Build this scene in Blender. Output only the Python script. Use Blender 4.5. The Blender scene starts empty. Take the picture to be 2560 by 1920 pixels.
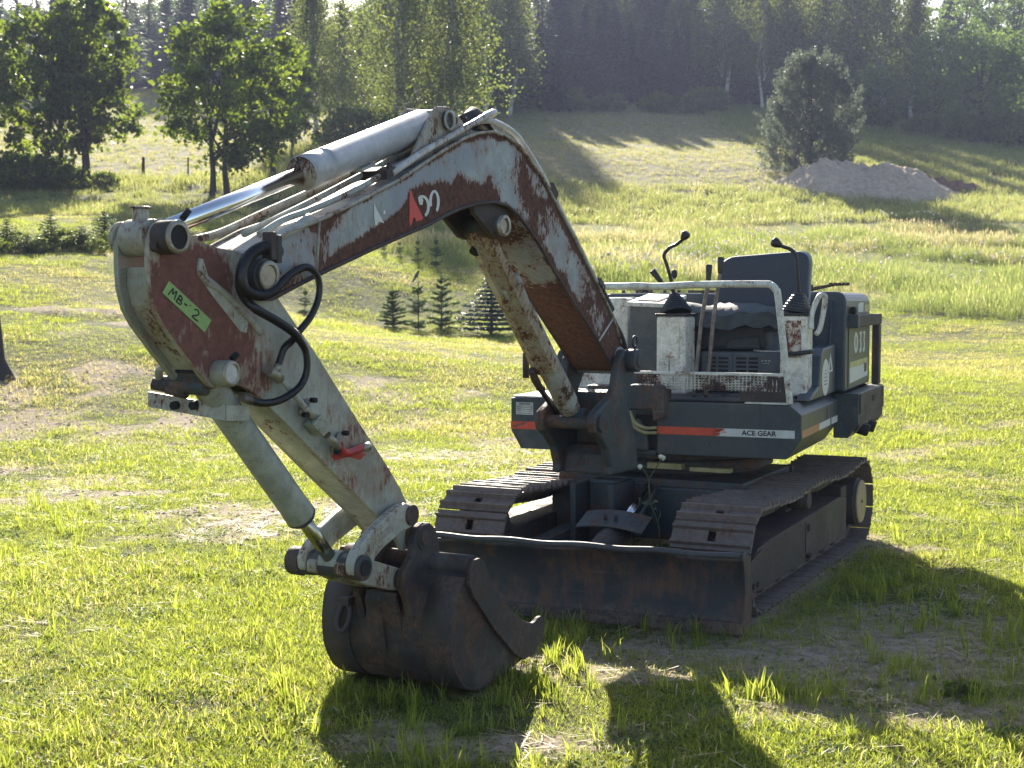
import bpy, bmesh, math, random
import numpy as np
from mathutils import Vector, Matrix

S = bpy.context.scene
COL = S.collection
R = math.radians

# ------------------------------------------------------------------ camera, sky, sun, exposure
EYE = 1.70
FPX = 3550.0                      # focal length in pixels of the 2560 px wide photograph
PITCH = math.atan(216.0 / FPX)
cam_d = bpy.data.cameras.new('camera')
cam_d.sensor_width = 36.0
cam_d.lens = 36.0 * FPX / 2560.0
cam_d.clip_start = 0.1
cam_d.clip_end = 2000
cam_d.dof.use_dof = True
cam_d.dof.focus_distance = 6.6
cam_d.dof.aperture_fstop = 7.0
cam = bpy.data.objects.new('camera', cam_d)
COL.objects.link(cam)
cam.location = (0, 0, EYE)
cam.rotation_euler = (R(90) - PITCH, 0, 0)
S.camera = cam

SUN_EL, SUN_AZ = R(25.6), R(-6.4)   # azimuth from +Y towards +X
world = bpy.data.worlds.new('World')
S.world = world
world.use_nodes = True
wn, wl = world.node_tree.nodes, world.node_tree.links
sky = wn.new('ShaderNodeTexSky')
sky.sky_type = 'NISHITA'
sky.sun_disc = False
sky.sun_elevation = SUN_EL
sky.sun_rotation = SUN_AZ
sky.air_density = 1.0
sky.dust_density = 1.2
sky.ozone_density = 1.0
wl.new(sky.outputs[0], wn['Background'].inputs[0])
wn['Background'].inputs[1].default_value = 0.068
sun_d = bpy.data.lights.new('sun', 'SUN')
sun_d.energy = 5.0
sun_d.angle = R(0.5)
sun_d.color = (1.0, 0.92, 0.78)
sun = bpy.data.objects.new('sun', sun_d)
COL.objects.link(sun)
sun_dir = Vector((math.sin(SUN_AZ) * math.cos(SUN_EL), math.cos(SUN_AZ) * math.cos(SUN_EL), math.sin(SUN_EL)))
sun.rotation_euler = sun_dir.to_track_quat('Z', 'Y').to_euler()
sun.location = sun_dir * 60

S.view_settings.view_transform = 'Standard'
S.view_settings.look = 'None'
S.view_settings.gamma = 1
S.view_settings.use_curve_mapping = False
S.view_settings.exposure = 1.7
S.render.engine = 'CYCLES'
S.cycles.use_denoising = True
S.cycles.max_bounces = 8
S.cycles.transparent_max_bounces = 8
S.cycles.volume_bounces = 0
S.cycles.sample_clamp_indirect = 6.0

rng = np.random.default_rng(7)
random.seed(7)

# ------------------------------------------------------------------ helpers
def link(o):
    COL.objects.link(o)
    return o

def tag(o, label=None, cat=None, group=None, kind=None):
    if label: o['label'] = label
    if cat: o['category'] = cat
    if group: o['group'] = group
    if kind: o['kind'] = kind
    return o

def empty(name, loc=(0, 0, 0)):
    o = bpy.data.objects.new(name, None)
    o.empty_display_size = 0.1
    o.location = loc
    return link(o)

def wloc(o):
    v = Vector((0, 0, 0))
    while o is not None:
        v += o.location
        o = o.parent
    return v

def attach(o, parent):
    if parent is not None:
        o.parent = parent
    return o

def V(*a):
    return np.array(a, float)

class MB:
    """collects faces of one part in world coordinates; build() links them as one object"""
    def __init__(self):
        self.v, self.f, self.s = [], [], []

    def add(self, verts, faces, smooth=False):
        n = len(self.v)
        self.v.extend([tuple(map(float, p)) for p in verts])
        for f in faces:
            self.f.append(tuple(i + n for i in f))
            self.s.append(smooth)
        return self

    def hexa(self, p):
        """8 corners: bottom 0-3 counter-clockwise, top 4-7"""
        return self.add(p, [(3, 2, 1, 0), (4, 5, 6, 7), (0, 1, 5, 4), (1, 2, 6, 5), (2, 3, 7, 6), (3, 0, 4, 7)])

    def box(self, fr, x0, x1, y0, y1, z0, z1):
        return self.hexa([fr(*c) for c in ((x0, y0, z0), (x1, y0, z0), (x1, y1, z0), (x0, y1, z0),
                                           (x0, y0, z1), (x1, y0, z1), (x1, y1, z1), (x0, y1, z1))])

    def cyl(self, p0, p1, r0, r1=None, n=20, caps=True, smooth=True):
        p0, p1 = np.array(p0, float), np.array(p1, float)
        r1 = r0 if r1 is None else r1
        d = p1 - p0
        d = d / np.linalg.norm(d)
        a = np.cross(d, V(0, 0, 1) if abs(d[2]) < .9 else V(1, 0, 0))
        a /= np.linalg.norm(a)
        b = np.cross(d, a)
        vs, fs = [], []
        for k in range(n):
            t = 2 * math.pi * k / n
            e = a * math.cos(t) + b * math.sin(t)
            vs += [p0 + e * r0, p1 + e * r1]
        for k in range(n):
            m = (k + 1) % n
            fs.append((2 * k, 2 * m, 2 * m + 1, 2 * k + 1))
        self.add(vs, fs, smooth)
        if caps:
            self.add([vs[2 * k] for k in range(n)], [tuple(range(n))[::-1]])
            self.add([vs[2 * k + 1] for k in range(n)], [tuple(range(n))])
        return self

    def lathe(self, p0, axis, prof, n=28, smooth=True):
        """prof: list of (distance along axis, radius)"""
        p0 = np.array(p0, float)
        d = np.array(axis, float)
        d /= np.linalg.norm(d)
        for i in range(len(prof) - 1):
            (h0, r0), (h1, r1) = prof[i], prof[i + 1]
            if abs(h1 - h0) < 1e-6:
                h1 = h0 + 1e-5
            self.cyl(p0 + d * h0, p0 + d * h1, max(r0, 1e-4), max(r1, 1e-4), n, caps=False, smooth=smooth)
        h, r = prof[0]
        if r > 1e-3: self.cyl(p0 + d * h, p0 + d * (h + 1e-4), r, r, n)
        h, r = prof[-1]
        if r > 1e-3: self.cyl(p0 + d * (h - 1e-4), p0 + d * h, r, r, n)
        return self

    def prism(self, fr, pts, o0, o1):
        """polygon pts (a, z) extruded between offsets o0 and o1; fr(a, o, z)"""
        n = len(pts)
        vs = [fr(a, o0, z) for a, z in pts] + [fr(a, o1, z) for a, z in pts]
        fs = [tuple(range(n)), tuple(range(n, 2 * n))[::-1]]
        for k in range(n):
            m = (k + 1) % n
            fs.append((k, k + n, m + n, m))
        return self.add(vs, fs)

    def tube(self, path, r, n=10, caps=True, smooth=True):
        P = [np.array(p, float) for p in path]
        rr = r if hasattr(r, '__len__') else [r] * len(P)
        T = []
        for i in range(len(P)):
            t = P[min(i + 1, len(P) - 1)] - P[max(i - 1, 0)]
            T.append(t / (np.linalg.norm(t) + 1e-12))
        u = np.cross(T[0], V(0, 0, 1) if abs(T[0][2]) < .9 else V(1, 0, 0))
        u /= np.linalg.norm(u)
        vs, fs = [], []
        for i in range(len(P)):
            u = u - T[i] * (u @ T[i])
            u /= np.linalg.norm(u) + 1e-12
            w = np.cross(T[i], u)
            for k in range(n):
                t = 2 * math.pi * k / n
                vs.append(P[i] + (u * math.cos(t) + w * math.sin(t)) * rr[i])
        for i in range(len(P) - 1):
            for k in range(n):
                m = (k + 1) % n
                fs.append((i * n + k, i * n + m, i * n + n + m, i * n + n + k))
        self.add(vs, fs, smooth)
        if caps:
            self.add(vs[:n], [tuple(range(n))[::-1]])
            self.add(vs[-n:], [tuple(range(n))])
        return self

    def build(self, name, mat, parent=None, bevel=0.0, seg=2, label=None, kind=None, fix=True):
        me = bpy.data.meshes.new(name)
        base = wloc(parent) if parent is not None else Vector((0, 0, 0))
        b = np.array(base)
        me.from_pydata([tuple(np.array(p) - b) for p in self.v], [], self.f)
        me.polygons.foreach_set('use_smooth', self.s)
        if fix:
            bm = bmesh.new()
            bm.from_mesh(me)
            bmesh.ops.remove_doubles(bm, verts=bm.verts, dist=1e-5)
            bmesh.ops.recalc_face_normals(bm, faces=bm.faces)
            bm.to_mesh(me)
            bm.free()
        me.materials.append(mat)
        o = link(bpy.data.objects.new(name, me))
        if bevel:
            m = o.modifiers.new('bevel', 'BEVEL')
            m.width = bevel
            m.segments = seg
            m.limit_method = 'ANGLE'
            m.angle_limit = R(35)
            m.harden_normals = False
        attach(o, parent)
        if label: o['label'] = label
        if kind: o['kind'] = kind
        return o

def spline(pts, n):
    """Catmull-Rom through pts, n samples per span"""
    P = [np.array(p, float) for p in pts]
    P = [2 * P[0] - P[1]] + P + [2 * P[-1] - P[-2]]
    out = []
    for i in range(1, len(P) - 2):
        for k in range(n):
            t = k / n
            a, b, c, d = P[i - 1], P[i], P[i + 1], P[i + 2]
            out.append(.5 * (2 * b + (c - a) * t + (2 * a - 5 * b + 4 * c - d) * t * t + (3 * b - a - 3 * c + d) * t ** 3))
    out.append(P[-2])
    return out

def copy_tree(o, parent=None):
    c = o.copy()
    link(c)
    if parent is not None: c.parent = parent
    for ch in list(o.children):
        copy_tree(ch, c)
    return c

# numpy value noise
class Noise:
    def __init__(self, seed, n=256):
        self.g = np.random.default_rng(seed).random((n, n))
        self.n = n
    def one(self, x, y):
        xi, yi = np.floor(x).astype(int), np.floor(y).astype(int)
        fx, fy = x - xi, y - yi
        fx, fy = fx * fx * (3 - 2 * fx), fy * fy * (3 - 2 * fy)
        n, g = self.n, self.g
        a, b = g[xi % n, yi % n], g[(xi + 1) % n, yi % n]
        c, d = g[xi % n, (yi + 1) % n], g[(xi + 1) % n, (yi + 1) % n]
        return (a * (1 - fx) + b * fx) * (1 - fy) + (c * (1 - fx) + d * fx) * fy
    def fbm(self, x, y, s=1.0, oct=4):
        x, y = np.asarray(x, float) * s, np.asarray(y, float) * s
        t, a, w = 0, .5, 0
        for k in range(oct):
            t = t + a * self.one(x + 17.3 * k, y + 5.1 * k)
            w += a
            a *= .5
            x, y = x * 2.03, y * 2.03
        return t / w
NZ = Noise(3)

def sstep(a, b, x):
    t = np.clip((np.asarray(x, float) - a) / (b - a), 0, 1)
    return t * t * (3 - 2 * t)

# ------------------------------------------------------------------ materials
class NT:
    def __init__(self, name):
        self.m = bpy.data.materials.new(name)
        self.m.use_nodes = True
        self.n, self.l = self.m.node_tree.nodes, self.m.node_tree.links
        self.p = self.n['Principled BSDF']
        self.out = self.n['Material Output']
    def node(self, t, **kw):
        x = self.n.new(t)
        for k, v in kw.items(): setattr(x, k, v)
        return x
    def val(self, sock, v):
        if hasattr(v, 'is_output'): self.l.new(v, sock)
        else: sock.default_value = v
    def pos(self):
        return self.node('ShaderNodeNewGeometry').outputs['Position']
    def noise(self, vec, scale, detail=5, rough=.6, stretch=None, dist=0.0):
        if stretch:
            mp = self.node('ShaderNodeMapping')
            mp.inputs['Scale'].default_value = stretch
            self.l.new(vec, mp.inputs[0])
            vec = mp.outputs[0]
        x = self.node('ShaderNodeTexNoise')
        self.l.new(vec, x.inputs['Vector'])
        x.inputs['Scale'].default_value = scale
        x.inputs['Detail'].default_value = detail
        x.inputs['Roughness'].default_value = rough
        x.inputs['Distortion'].default_value = dist
        return x.outputs['Fac']
    def math(self, op, a, b=0.0, c=0.0, clamp=False):
        x = self.node('ShaderNodeMath', operation=op, use_clamp=clamp)
        self.val(x.inputs[0], a); self.val(x.inputs[1], b); self.val(x.inputs[2], c)
        return x.outputs[0]
    def step(self, x, lo, hi):
        r = self.node('ShaderNodeMapRange', interpolation_type='SMOOTHSTEP')
        self.val(r.inputs['Value'], x); self.val(r.inputs['From Min'], lo); self.val(r.inputs['From Max'], hi)
        return r.outputs[0]
    def mix(self, f, a, b):
        x = self.node('ShaderNodeMix', data_type='RGBA')
        self.val(x.inputs[0], f)
        for s, v in ((x.inputs[6], a), (x.inputs[7], b)):
            if hasattr(v, 'is_output'): self.l.new(v, s)
            else: s.default_value = (*v, 1)
        return x.outputs[2]
    def bump(self, h, strength=.3, dist=.01):
        b = self.node('ShaderNodeBump')
        b.inputs['Strength'].default_value = strength
        b.inputs['Distance'].default_value = dist
        self.l.new(h, b.inputs['Height'])
        self.l.new(b.outputs[0], self.p.inputs['Normal'])
    def attr(self, name, out='Fac'):
        a = self.node('ShaderNodeAttribute', attribute_name=name)
        return a.outputs[out]

def simple(name, col, rough=.5, metal=0.0, var=.25, scale=14, bump=.12, dust=0.0):
    t = NT(name)
    P = t.pos()
    n = t.noise(P, scale, 6, .65)
    c = t.mix(t.step(n, .3, .75), tuple(x * (1 - var) for x in col), tuple(min(1, x * (1 + var)) for x in col))
    if dust:
        d = t.math('MULTIPLY', t.step(t.noise(P, 5, 7, .7), .42, .7), dust)
        c = t.mix(d, c, (.22, .18, .13))
    t.l.new(c, t.p.inputs['Base Color'])
    t.val(t.p.inputs['Roughness'], t.math('ADD', t.math('MULTIPLY', n, .3), rough - .15))
    t.p.inputs['Metallic'].default_value = metal
    if bump: t.bump(t.noise(P, scale * 4, 4), bump, .004)
    return t.m

RUST_A, RUST_B, RUST_C = (.035, .018, .014), (.115, .045, .028), (.26, .12, .055)

def painted(name, col, rust=.5, rough=.42, scale=4.0, streak=True, rcols=(RUST_A, RUST_B), halo=True, attr=None, speck=.0, fade=None, soft=.05):
    """old paint over rusting steel; rust is the share that has lost its paint (0..1) or is raised by a vertex attribute"""
    t = NT(name)
    P = t.pos()
    big = t.noise(P, scale, 9, .68, dist=.3)
    fine = t.noise(P, scale * 9, 6, .7, stretch=(1.6, 1.6, .55) if streak else None)
    m = t.math('ADD', t.math('MULTIPLY', big, .62), t.math('MULTIPLY', fine, .38))
    thr = 0.63 - .25 * rust
    if attr:
        m = t.math('ADD', t.math('MULTIPLY', t.math('SUBTRACT', m, .5), 1.7), .5)
        thr_s = t.math('SUBTRACT', .72, t.math('MULTIPLY', t.attr(attr), .44))
        m = t.math('SUBTRACT', m, thr_s)
        thr = 0.0
    mask = t.step(m, thr, thr + soft)
    halo_m = t.step(m, thr - (.13 if attr else .05), thr + .02)
    tone = t.noise(P, scale * 2.2, 6, .6)
    pc = t.mix(t.step(tone, .3, .72), tuple(x * .78 for x in col), tuple(min(1, x * 1.14) for x in col))
    if fade: pc = t.mix(t.step(t.noise(P, 2.1, 4, .5), .42, .62), pc, fade)
    # scratches and grime that run down
    gr = t.noise(P, 26, 5, .7, stretch=(1.5, 1.5, .22))
    pc = t.mix(t.math('MULTIPLY', t.step(gr, .55, .78), .5), pc, tuple(x * .35 for x in col))
    if attr:
        st = t.noise(P, 3.1, 7, .7, stretch=(1.3, 1.3, .5))
        pc = t.mix(t.math('MULTIPLY', t.step(st, .47, .66), .5), pc, (.20, .145, .105))
    if halo:
        sn = t.noise(P, 13, 3, .55, dist=2.6)
        line = t.math('SUBTRACT', 1.0, t.step(t.math('ABSOLUTE', t.math('SUBTRACT', sn, .5)), .004, .013))
        where = t.step(t.noise(P, 4.3, 4, .6), .50, .60)
        pc = t.mix(t.math('MULTIPLY', t.math('MULTIPLY', line, where), .8), pc, (.035, .03, .03))
    if speck:
        sp = t.noise(P, 95, 2, .5)
        mask = t.math('MAXIMUM', mask, t.math('MULTIPLY', t.step(sp, .64, .68), speck))
    rn = t.noise(P, 38, 7, .75)
    rc = t.mix(t.step(rn, .3, .75), rcols[0], rcols[1])
    if halo: pc = t.mix(t.math('MULTIPLY', halo_m, .55), pc, RUST_C)
    c = t.mix(mask, pc, rc)
    if not halo:
        # paint chipped and rubbed along the edges of the plates, dust in the hollows of the noise
        bv = t.node('ShaderNodeBevel', samples=4); bv.inputs['Radius'].default_value = .010
        ge = t.node('ShaderNodeNewGeometry')
        dt = t.node('ShaderNodeVectorMath', operation='DOT_PRODUCT')
        t.l.new(bv.outputs[0], dt.inputs[0]); t.l.new(ge.outputs['Normal'], dt.inputs[1])
        edge = t.step(t.math('ADD', t.math('SUBTRACT', 1.0, dt.outputs['Value']), t.math('MULTIPLY', t.math('SUBTRACT', fine, .5), .5)), .06, .22)
        c = t.mix(t.math('MULTIPLY', edge, .75), c, t.mix(t.step(rn, .4, .65), (.12, .065, .042), (.19, .16, .14)))
        dn = t.noise(P, 2.6, 7, .72)
        c = t.mix(t.math('MULTIPLY', t.step(dn, .50, .68), .32), c, (.20, .165, .125))
        sc = t.noise(P, 11, 3, .55, dist=2.2)
        ln = t.math('SUBTRACT', 1.0, t.step(t.math('ABSOLUTE', t.math('SUBTRACT', sc, .5)), .003, .009))
        c = t.mix(t.math('MULTIPLY', t.math('MULTIPLY', ln, t.step(big, .48, .58)), .5), c, (.16, .15, .14))
    t.l.new(c, t.p.inputs['Base Color'])
    t.val(t.p.inputs['Roughness'], t.math('ADD', t.math('MULTIPLY', mask, .9 - rough), t.math('ADD', rough, t.math('MULTIPLY', tone, .12))))
    t.bump(t.math('ADD', t.math('MULTIPLY', rn, .6), t.math('MULTIPLY', t.math('SUBTRACT', 1.0, mask), .5)), .3, .003)
    return t.m

M = {}
PALE = (.46, .47, .44)
M['boom'] = painted('boom_paint', (.30, .335, .345), attr='rust', scale=5, soft=.035, rcols=((.055, .028, .022), (.17, .075, .048)), fade=(.225, .265, .315))
M['boom_top'] = painted('boom_top_paint', (.5, .5, .48), rust=.3, scale=5, rough=.3)
M['arm_plate'] = painted('arm_plate_paint', (.36, .375, .33), attr='rust', scale=4, rcols=((.13, .055, .045), (.22, .095, .072)), soft=.10, speck=.22)
M['arm'] = painted('arm_paint', (.32, .32, .26), rust=.2, scale=3, rcols=((.12, .08, .05), (.24, .17, .10)), soft=.16, fade=(.24, .25, .21))
M['pale_steel'] = painted('pale_steel', (.40, .41, .36), rust=.28, scale=7)
M['pale_worn'] = painted('pale_worn_steel', (.34, .335, .28), rust=.42, scale=6, rcols=((.03, .02, .016), (.16, .08, .045)))
M['cylinder'] = painted('cylinder_paint', (.44, .45, .47), rust=.12, scale=6, rough=.3, rcols=((.03, .02, .018), (.12, .05, .03)))
M['bucket_cylinder'] = painted('bucket_cylinder_paint', (.31, .32, .26), rust=.2, scale=7, rough=.4, rcols=((.03, .022, .018), (.09, .05, .03)))
M['old_cylinder'] = painted('boom_cylinder_paint', (.38, .39, .36), rust=.46, scale=12, rough=.4, rcols=((.02, .013, .01), (.11, .055, .03)))
M['guard_cover'] = painted('guard_cover_paint', (.36, .33, .26), rust=.55, scale=5, rcols=((.035, .018, .013), (.20, .09, .04)), soft=.06)
M['white'] = painted('white_enamel', (.74, .72, .64), rust=.26, scale=9, rough=.4, speck=.5, rcols=((.09, .03, .02), (.22, .08, .04)))
M['white_rail'] = painted('white_rail_paint', (.66, .66, .58), rust=.25, scale=8, rough=.4)
M['white_rusty'] = painted('white_rusty_mesh', (.62, .6, .52), rust=.52, scale=7, rough=.5)
M['panel_rust'] = painted('console_panel_rust', (.62, .6, .53), rust=.6, scale=16, rcols=((.10, .03, .022), (.16, .055, .035)))
M['navy'] = painted('dark_machine_paint', (.038, .053, .066), rust=.2, scale=3.5, rough=.4, rcols=((.06, .035, .027), (.15, .08, .05)), soft=.08, halo=False, fade=(.055, .066, .070))
M['hood'] = painted('hood_paint', (.042, .060, .082), rust=.12, scale=3.5, rough=.34, rcols=((.06, .04, .03), (.13, .08, .05)), soft=.15, halo=False)
M['hood_side'] = painted('faded_hood_side', (.13, .14, .085), rust=.2, scale=4, rough=.5, rcols=((.05, .05, .03), (.12, .08, .05)), soft=.18, halo=False)
M['cast'] = painted('cast_dark_steel', (.036, .050, .058), rust=.50, scale=5, rough=.5, rcols=((.060, .036, .029), (.165, .085, .055)), soft=.07, halo=False)
M['rust'] = painted('rusted_steel', (.04, .034, .034), rust=.62, scale=5, rough=.6, rcols=((.05, .032, .026), (.13, .078, .056)), soft=.1, halo=False)
M['bucket'] = painted('bucket_steel', (.026, .024, .027), rust=.66, scale=4.5, rough=.6, rcols=((.045, .026, .019), (.125, .066, .044)), soft=.08, halo=False)
M['blade'] = painted('blade_steel', (.026, .027, .033), rust=.44, scale=3.2, rough=.6, rcols=((.045, .028, .022), (.125, .062, .043)), soft=.1, halo=False)
def blade_steel():
    t = NT('scraped_blade_steel')
    P = t.pos()
    a = t.noise(P, 3.0, 9, .7)
    streak = t.noise(P, 9, 7, .7, stretch=(1.2, 1.2, .18))
    scrape = t.noise(P, 7, 6, .75, stretch=(.25, .25, 6))
    c = t.mix(t.step(a, .38, .62), (.022, .024, .032), (.040, .040, .044))
    rm = t.step(t.math('ADD', t.math('MULTIPLY', a, .5), t.math('MULTIPLY', streak, .5)), .46, .58)
    c = t.mix(t.math('MULTIPLY', rm, .85), c, (.125, .058, .036))
    c = t.mix(t.math('MULTIPLY', t.step(scrape, .60, .70), .55), c, (.13, .115, .10))
    sp = t.node('ShaderNodeSeparateXYZ'); t.l.new(P, sp.inputs[0])
    mud = t.math('MULTIPLY', t.step(t.math('ADD', sp.outputs[2], t.math('MULTIPLY', t.math('SUBTRACT', streak, .5), .25)), .13, .02), t.step(t.noise(P, 30, 5, .7), .35, .6))
    c = t.mix(t.math('MULTIPLY', mud, .8), c, (.17, .125, .09))
    t.l.new(c, t.p.inputs['Base Color'])
    t.val(t.p.inputs['Roughness'], t.math('ADD', t.math('MULTIPLY', a, .35), .38))
    t.bump(t.math('ADD', scrape, t.math('MULTIPLY', t.noise(P, 60, 4), .5)), .35, .003)
    return t.m
M['blade'] = blade_steel()
M['track'] = painted('track_shoe_steel', (.15, .12, .105), rust=.5, scale=10, rough=.55, rcols=((.075, .048, .04), (.26, .165, .13)), soft=.08, halo=False)
M['edge_worn'] = simple('worn_bright_steel', (.075, .075, .08), .6, .2, scale=30)
M['chrome'] = simple('chrome_rod', (.82, .84, .86), .13, 1.0, var=.06, scale=8, bump=.02)
M['dull_rod'] = simple('dull_chrome_rod', (.45, .44, .36), .22, 1.0, var=.2, scale=8, bump=.02)
M['rubber'] = simple('black_rubber', (.016, .016, .018), .42, scale=30)
M['hose'] = simple('hose_rubber', (.014, .014, .017), .36, scale=40, bump=.05)
M['boot'] = simple('rubber_boot', (.018, .022, .026), .34, scale=30)
M['vinyl'] = simple('seat_vinyl', (.035, .042, .058), .5, var=.12, scale=30, bump=.1)
M['vinyl_edge'] = simple('seat_shell', (.30, .33, .36), .4, scale=20)
M['cover_cloth'] = simple('seat_cover_cloth', (.06, .075, .085), .7, scale=12, bump=.3)
M['knob'] = simple('lever_knob', (.015, .015, .018), .35)
M['lever'] = simple('lever_steel', (.028, .034, .04), .4, .3, scale=20)
M['lever_bare'] = simple('bare_lever_steel', (.17, .14, .12), .45, .6, var=.4, scale=18)
M['heater'] = simple('heater_box_paint', (.085, .10, .12), .5, scale=9, dust=.3)
M['black'] = simple('dark_void', (.012, .012, .014), .8)
M['mat'] = simple('floor_mat_rubber', (.03, .032, .035), .7, scale=20, dust=.4)
M['red_stripe'] = simple('red_stripe_film', (.62, .085, .042), .5, var=.12, scale=20, bump=0)
M['orange_stripe'] = painted('orange_faded_film', (.50, .20, .09), rust=.35, scale=12, rcols=((.4, .3, .2), (.5, .42, .32)), halo=False)
M['white_film'] = simple('white_film', (.62, .63, .6), .5, var=.1, scale=18, bump=0)
M['ink'] = simple('black_ink', (.02, .022, .025), .5, bump=0)
M['red_paint'] = simple('red_letter_paint', (.62, .05, .04), .5, var=.1, bump=0)
M['letter_white'] = simple('pale_letter_film', (.60, .63, .60), .5, var=.08, bump=0)
M['tape'] = simple('green_tape', (.27, .42, .14), .55, var=.12, scale=25, bump=.1)
M['plate'] = simple('aluminium_plate', (.55, .56, .55), .4, .1, bump=0)
M['yellow_label'] = simple('yellow_label', (.5, .47, .2), .5, bump=0)
M['yellow_hose'] = simple('yellow_hose', (.34, .30, .15), .5)
M['red_fitting'] = simple('red_fitting_paint', (.42, .03, .03), .45, scale=20)
M['brass'] = simple('dirty_fitting', (.33, .30, .24), .4, .5, scale=24)
M['hub'] = painted('hub_cover_paint', (.34, .25, .17), rust=.2, scale=8, soft=.2, halo=False)
M['rag'] = simple('dark_rag', (.03, .025, .024), .7, scale=25, bump=.4)
# ------------------------------------------------------------------ survey frames of the machine (metres)
def frame(origin, yaw):
    y = R(yaw)
    a, b, o = V(math.cos(y), -math.sin(y), 0), V(math.sin(y), math.cos(y), 0), V(*origin, 0)
    return (lambda r, s, z: o + a * r + b * s + V(0, 0, z)), a, b

U, Ua, Ub = frame((.515, 7.970), 26.1)       # crawler: r to its right side in view, s to the rear, z up
D, Da, Db = frame((1.663, 8.131), 22.0)      # upper works: r = 0 at the front corner
BN = V(math.cos(R(29)), -math.sin(R(29)), 0)
BE = V(-math.sin(R(29)), -math.cos(R(29)), 0)
BO = V(.69, 8.15, 0)
def B(a, o, z):                              # boom plane: a forward, o across, z up
    return BO + BE * a + BN * o + V(0, 0, z)

_c, _s = math.cos(PITCH), math.sin(PITCH)
def survey(u, v, o=0.0):
    """point of the boom plane (offset o) sighted from the tripod spot; returns (a, z)"""
    x, y = (u - 1280) / FPX, -(v - 960) / FPX
    d = V(x, _c + y * _s, -_s + y * _c)
    p0 = BO + BN * o - V(0, 0, EYE)
    q = V(0, 0, EYE) + d * ((p0 @ BN) / (d @ BN)) - BO
    return float(q @ BE), float(q[2])
def sv(pts, o=0.0):
    return [survey(u, v, o) for u, v in pts]

EX = empty('excavator', tuple(U(0, 1.2, 0)))
tag(EX, 'old tracked excavator without a cab, rusty pale boom and dark body, parked on the grass', 'excavator')

# ================================================================== crawler
TH, TW, TG, SL = .585, .446, .7187, 2.45     # height, shoe width, half gauge, idler to sprocket
RAD = TH / 2 - .012
def loop_point(d):
    """distance along the shoe path -> (s, z, tangent angle); d = 0 at the front of the top run"""
    sag = .035
    arc = math.pi * RAD
    tot = 2 * SL + 2 * arc
    d %= tot
    if d < SL:
        k = d / SL
        sg = sag * (math.sin(math.pi * min(1, k * 2)) ** 2 * .8 if k < .5 else math.sin(math.pi * (k - .5) * 2) ** 2)
        e = .004
        return k * SL, 2 * RAD + .012 - sg, 0.0
    d -= SL
    if d < arc:
        t = d / RAD
        return SL + RAD * math.sin(t), RAD + .012 + RAD * math.cos(t), -t
    d -= arc
    if d < SL:
        return SL - d, .012, math.pi
    t = (d - SL) / RAD
    return -RAD * math.sin(t), RAD + .012 - RAD * math.cos(t), math.pi - t
TOT = 2 * SL + 2 * math.pi * RAD
NSH = 40
PITCH_SHOE = TOT / NSH

def shoe_mesh():
    m = MB()
    fr = lambda x, y, z: V(x, y, z)
    hw, p = TW / 2, PITCH_SHOE
    # plate with two rectangular mud holes in the middle, built as strips round the slot
    m.box(fr, -hw, -.022, -p * .47, p * .47, -.012, 0)
    m.box(fr, .022, hw, -p * .47, p * .47, -.012, 0)
    m.box(fr, -.022, .022, -p * .47, -.030, -.012, 0)
    m.box(fr, -.022, .022, .030, p * .47, -.012, 0)
    for y in (-p * .27, p * .27):                     # grousers, flared at the root
        m.prism(lambda a, o, z: V(o, a, z), [(y - .014, 0), (y + .014, 0), (y + .006, .022), (y - .006, .022)], -hw, hw)
    for x in (-.075, .075):                           # chain link lugs
        m.box(fr, x - .014, x + .014, -p * .5, p * .42, -.062, -.0125)
    m.cyl((-.09, p * .45, -.038), (.09, p * .45, -.038), .016, n=8)
    return m
SHOE = None
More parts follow.
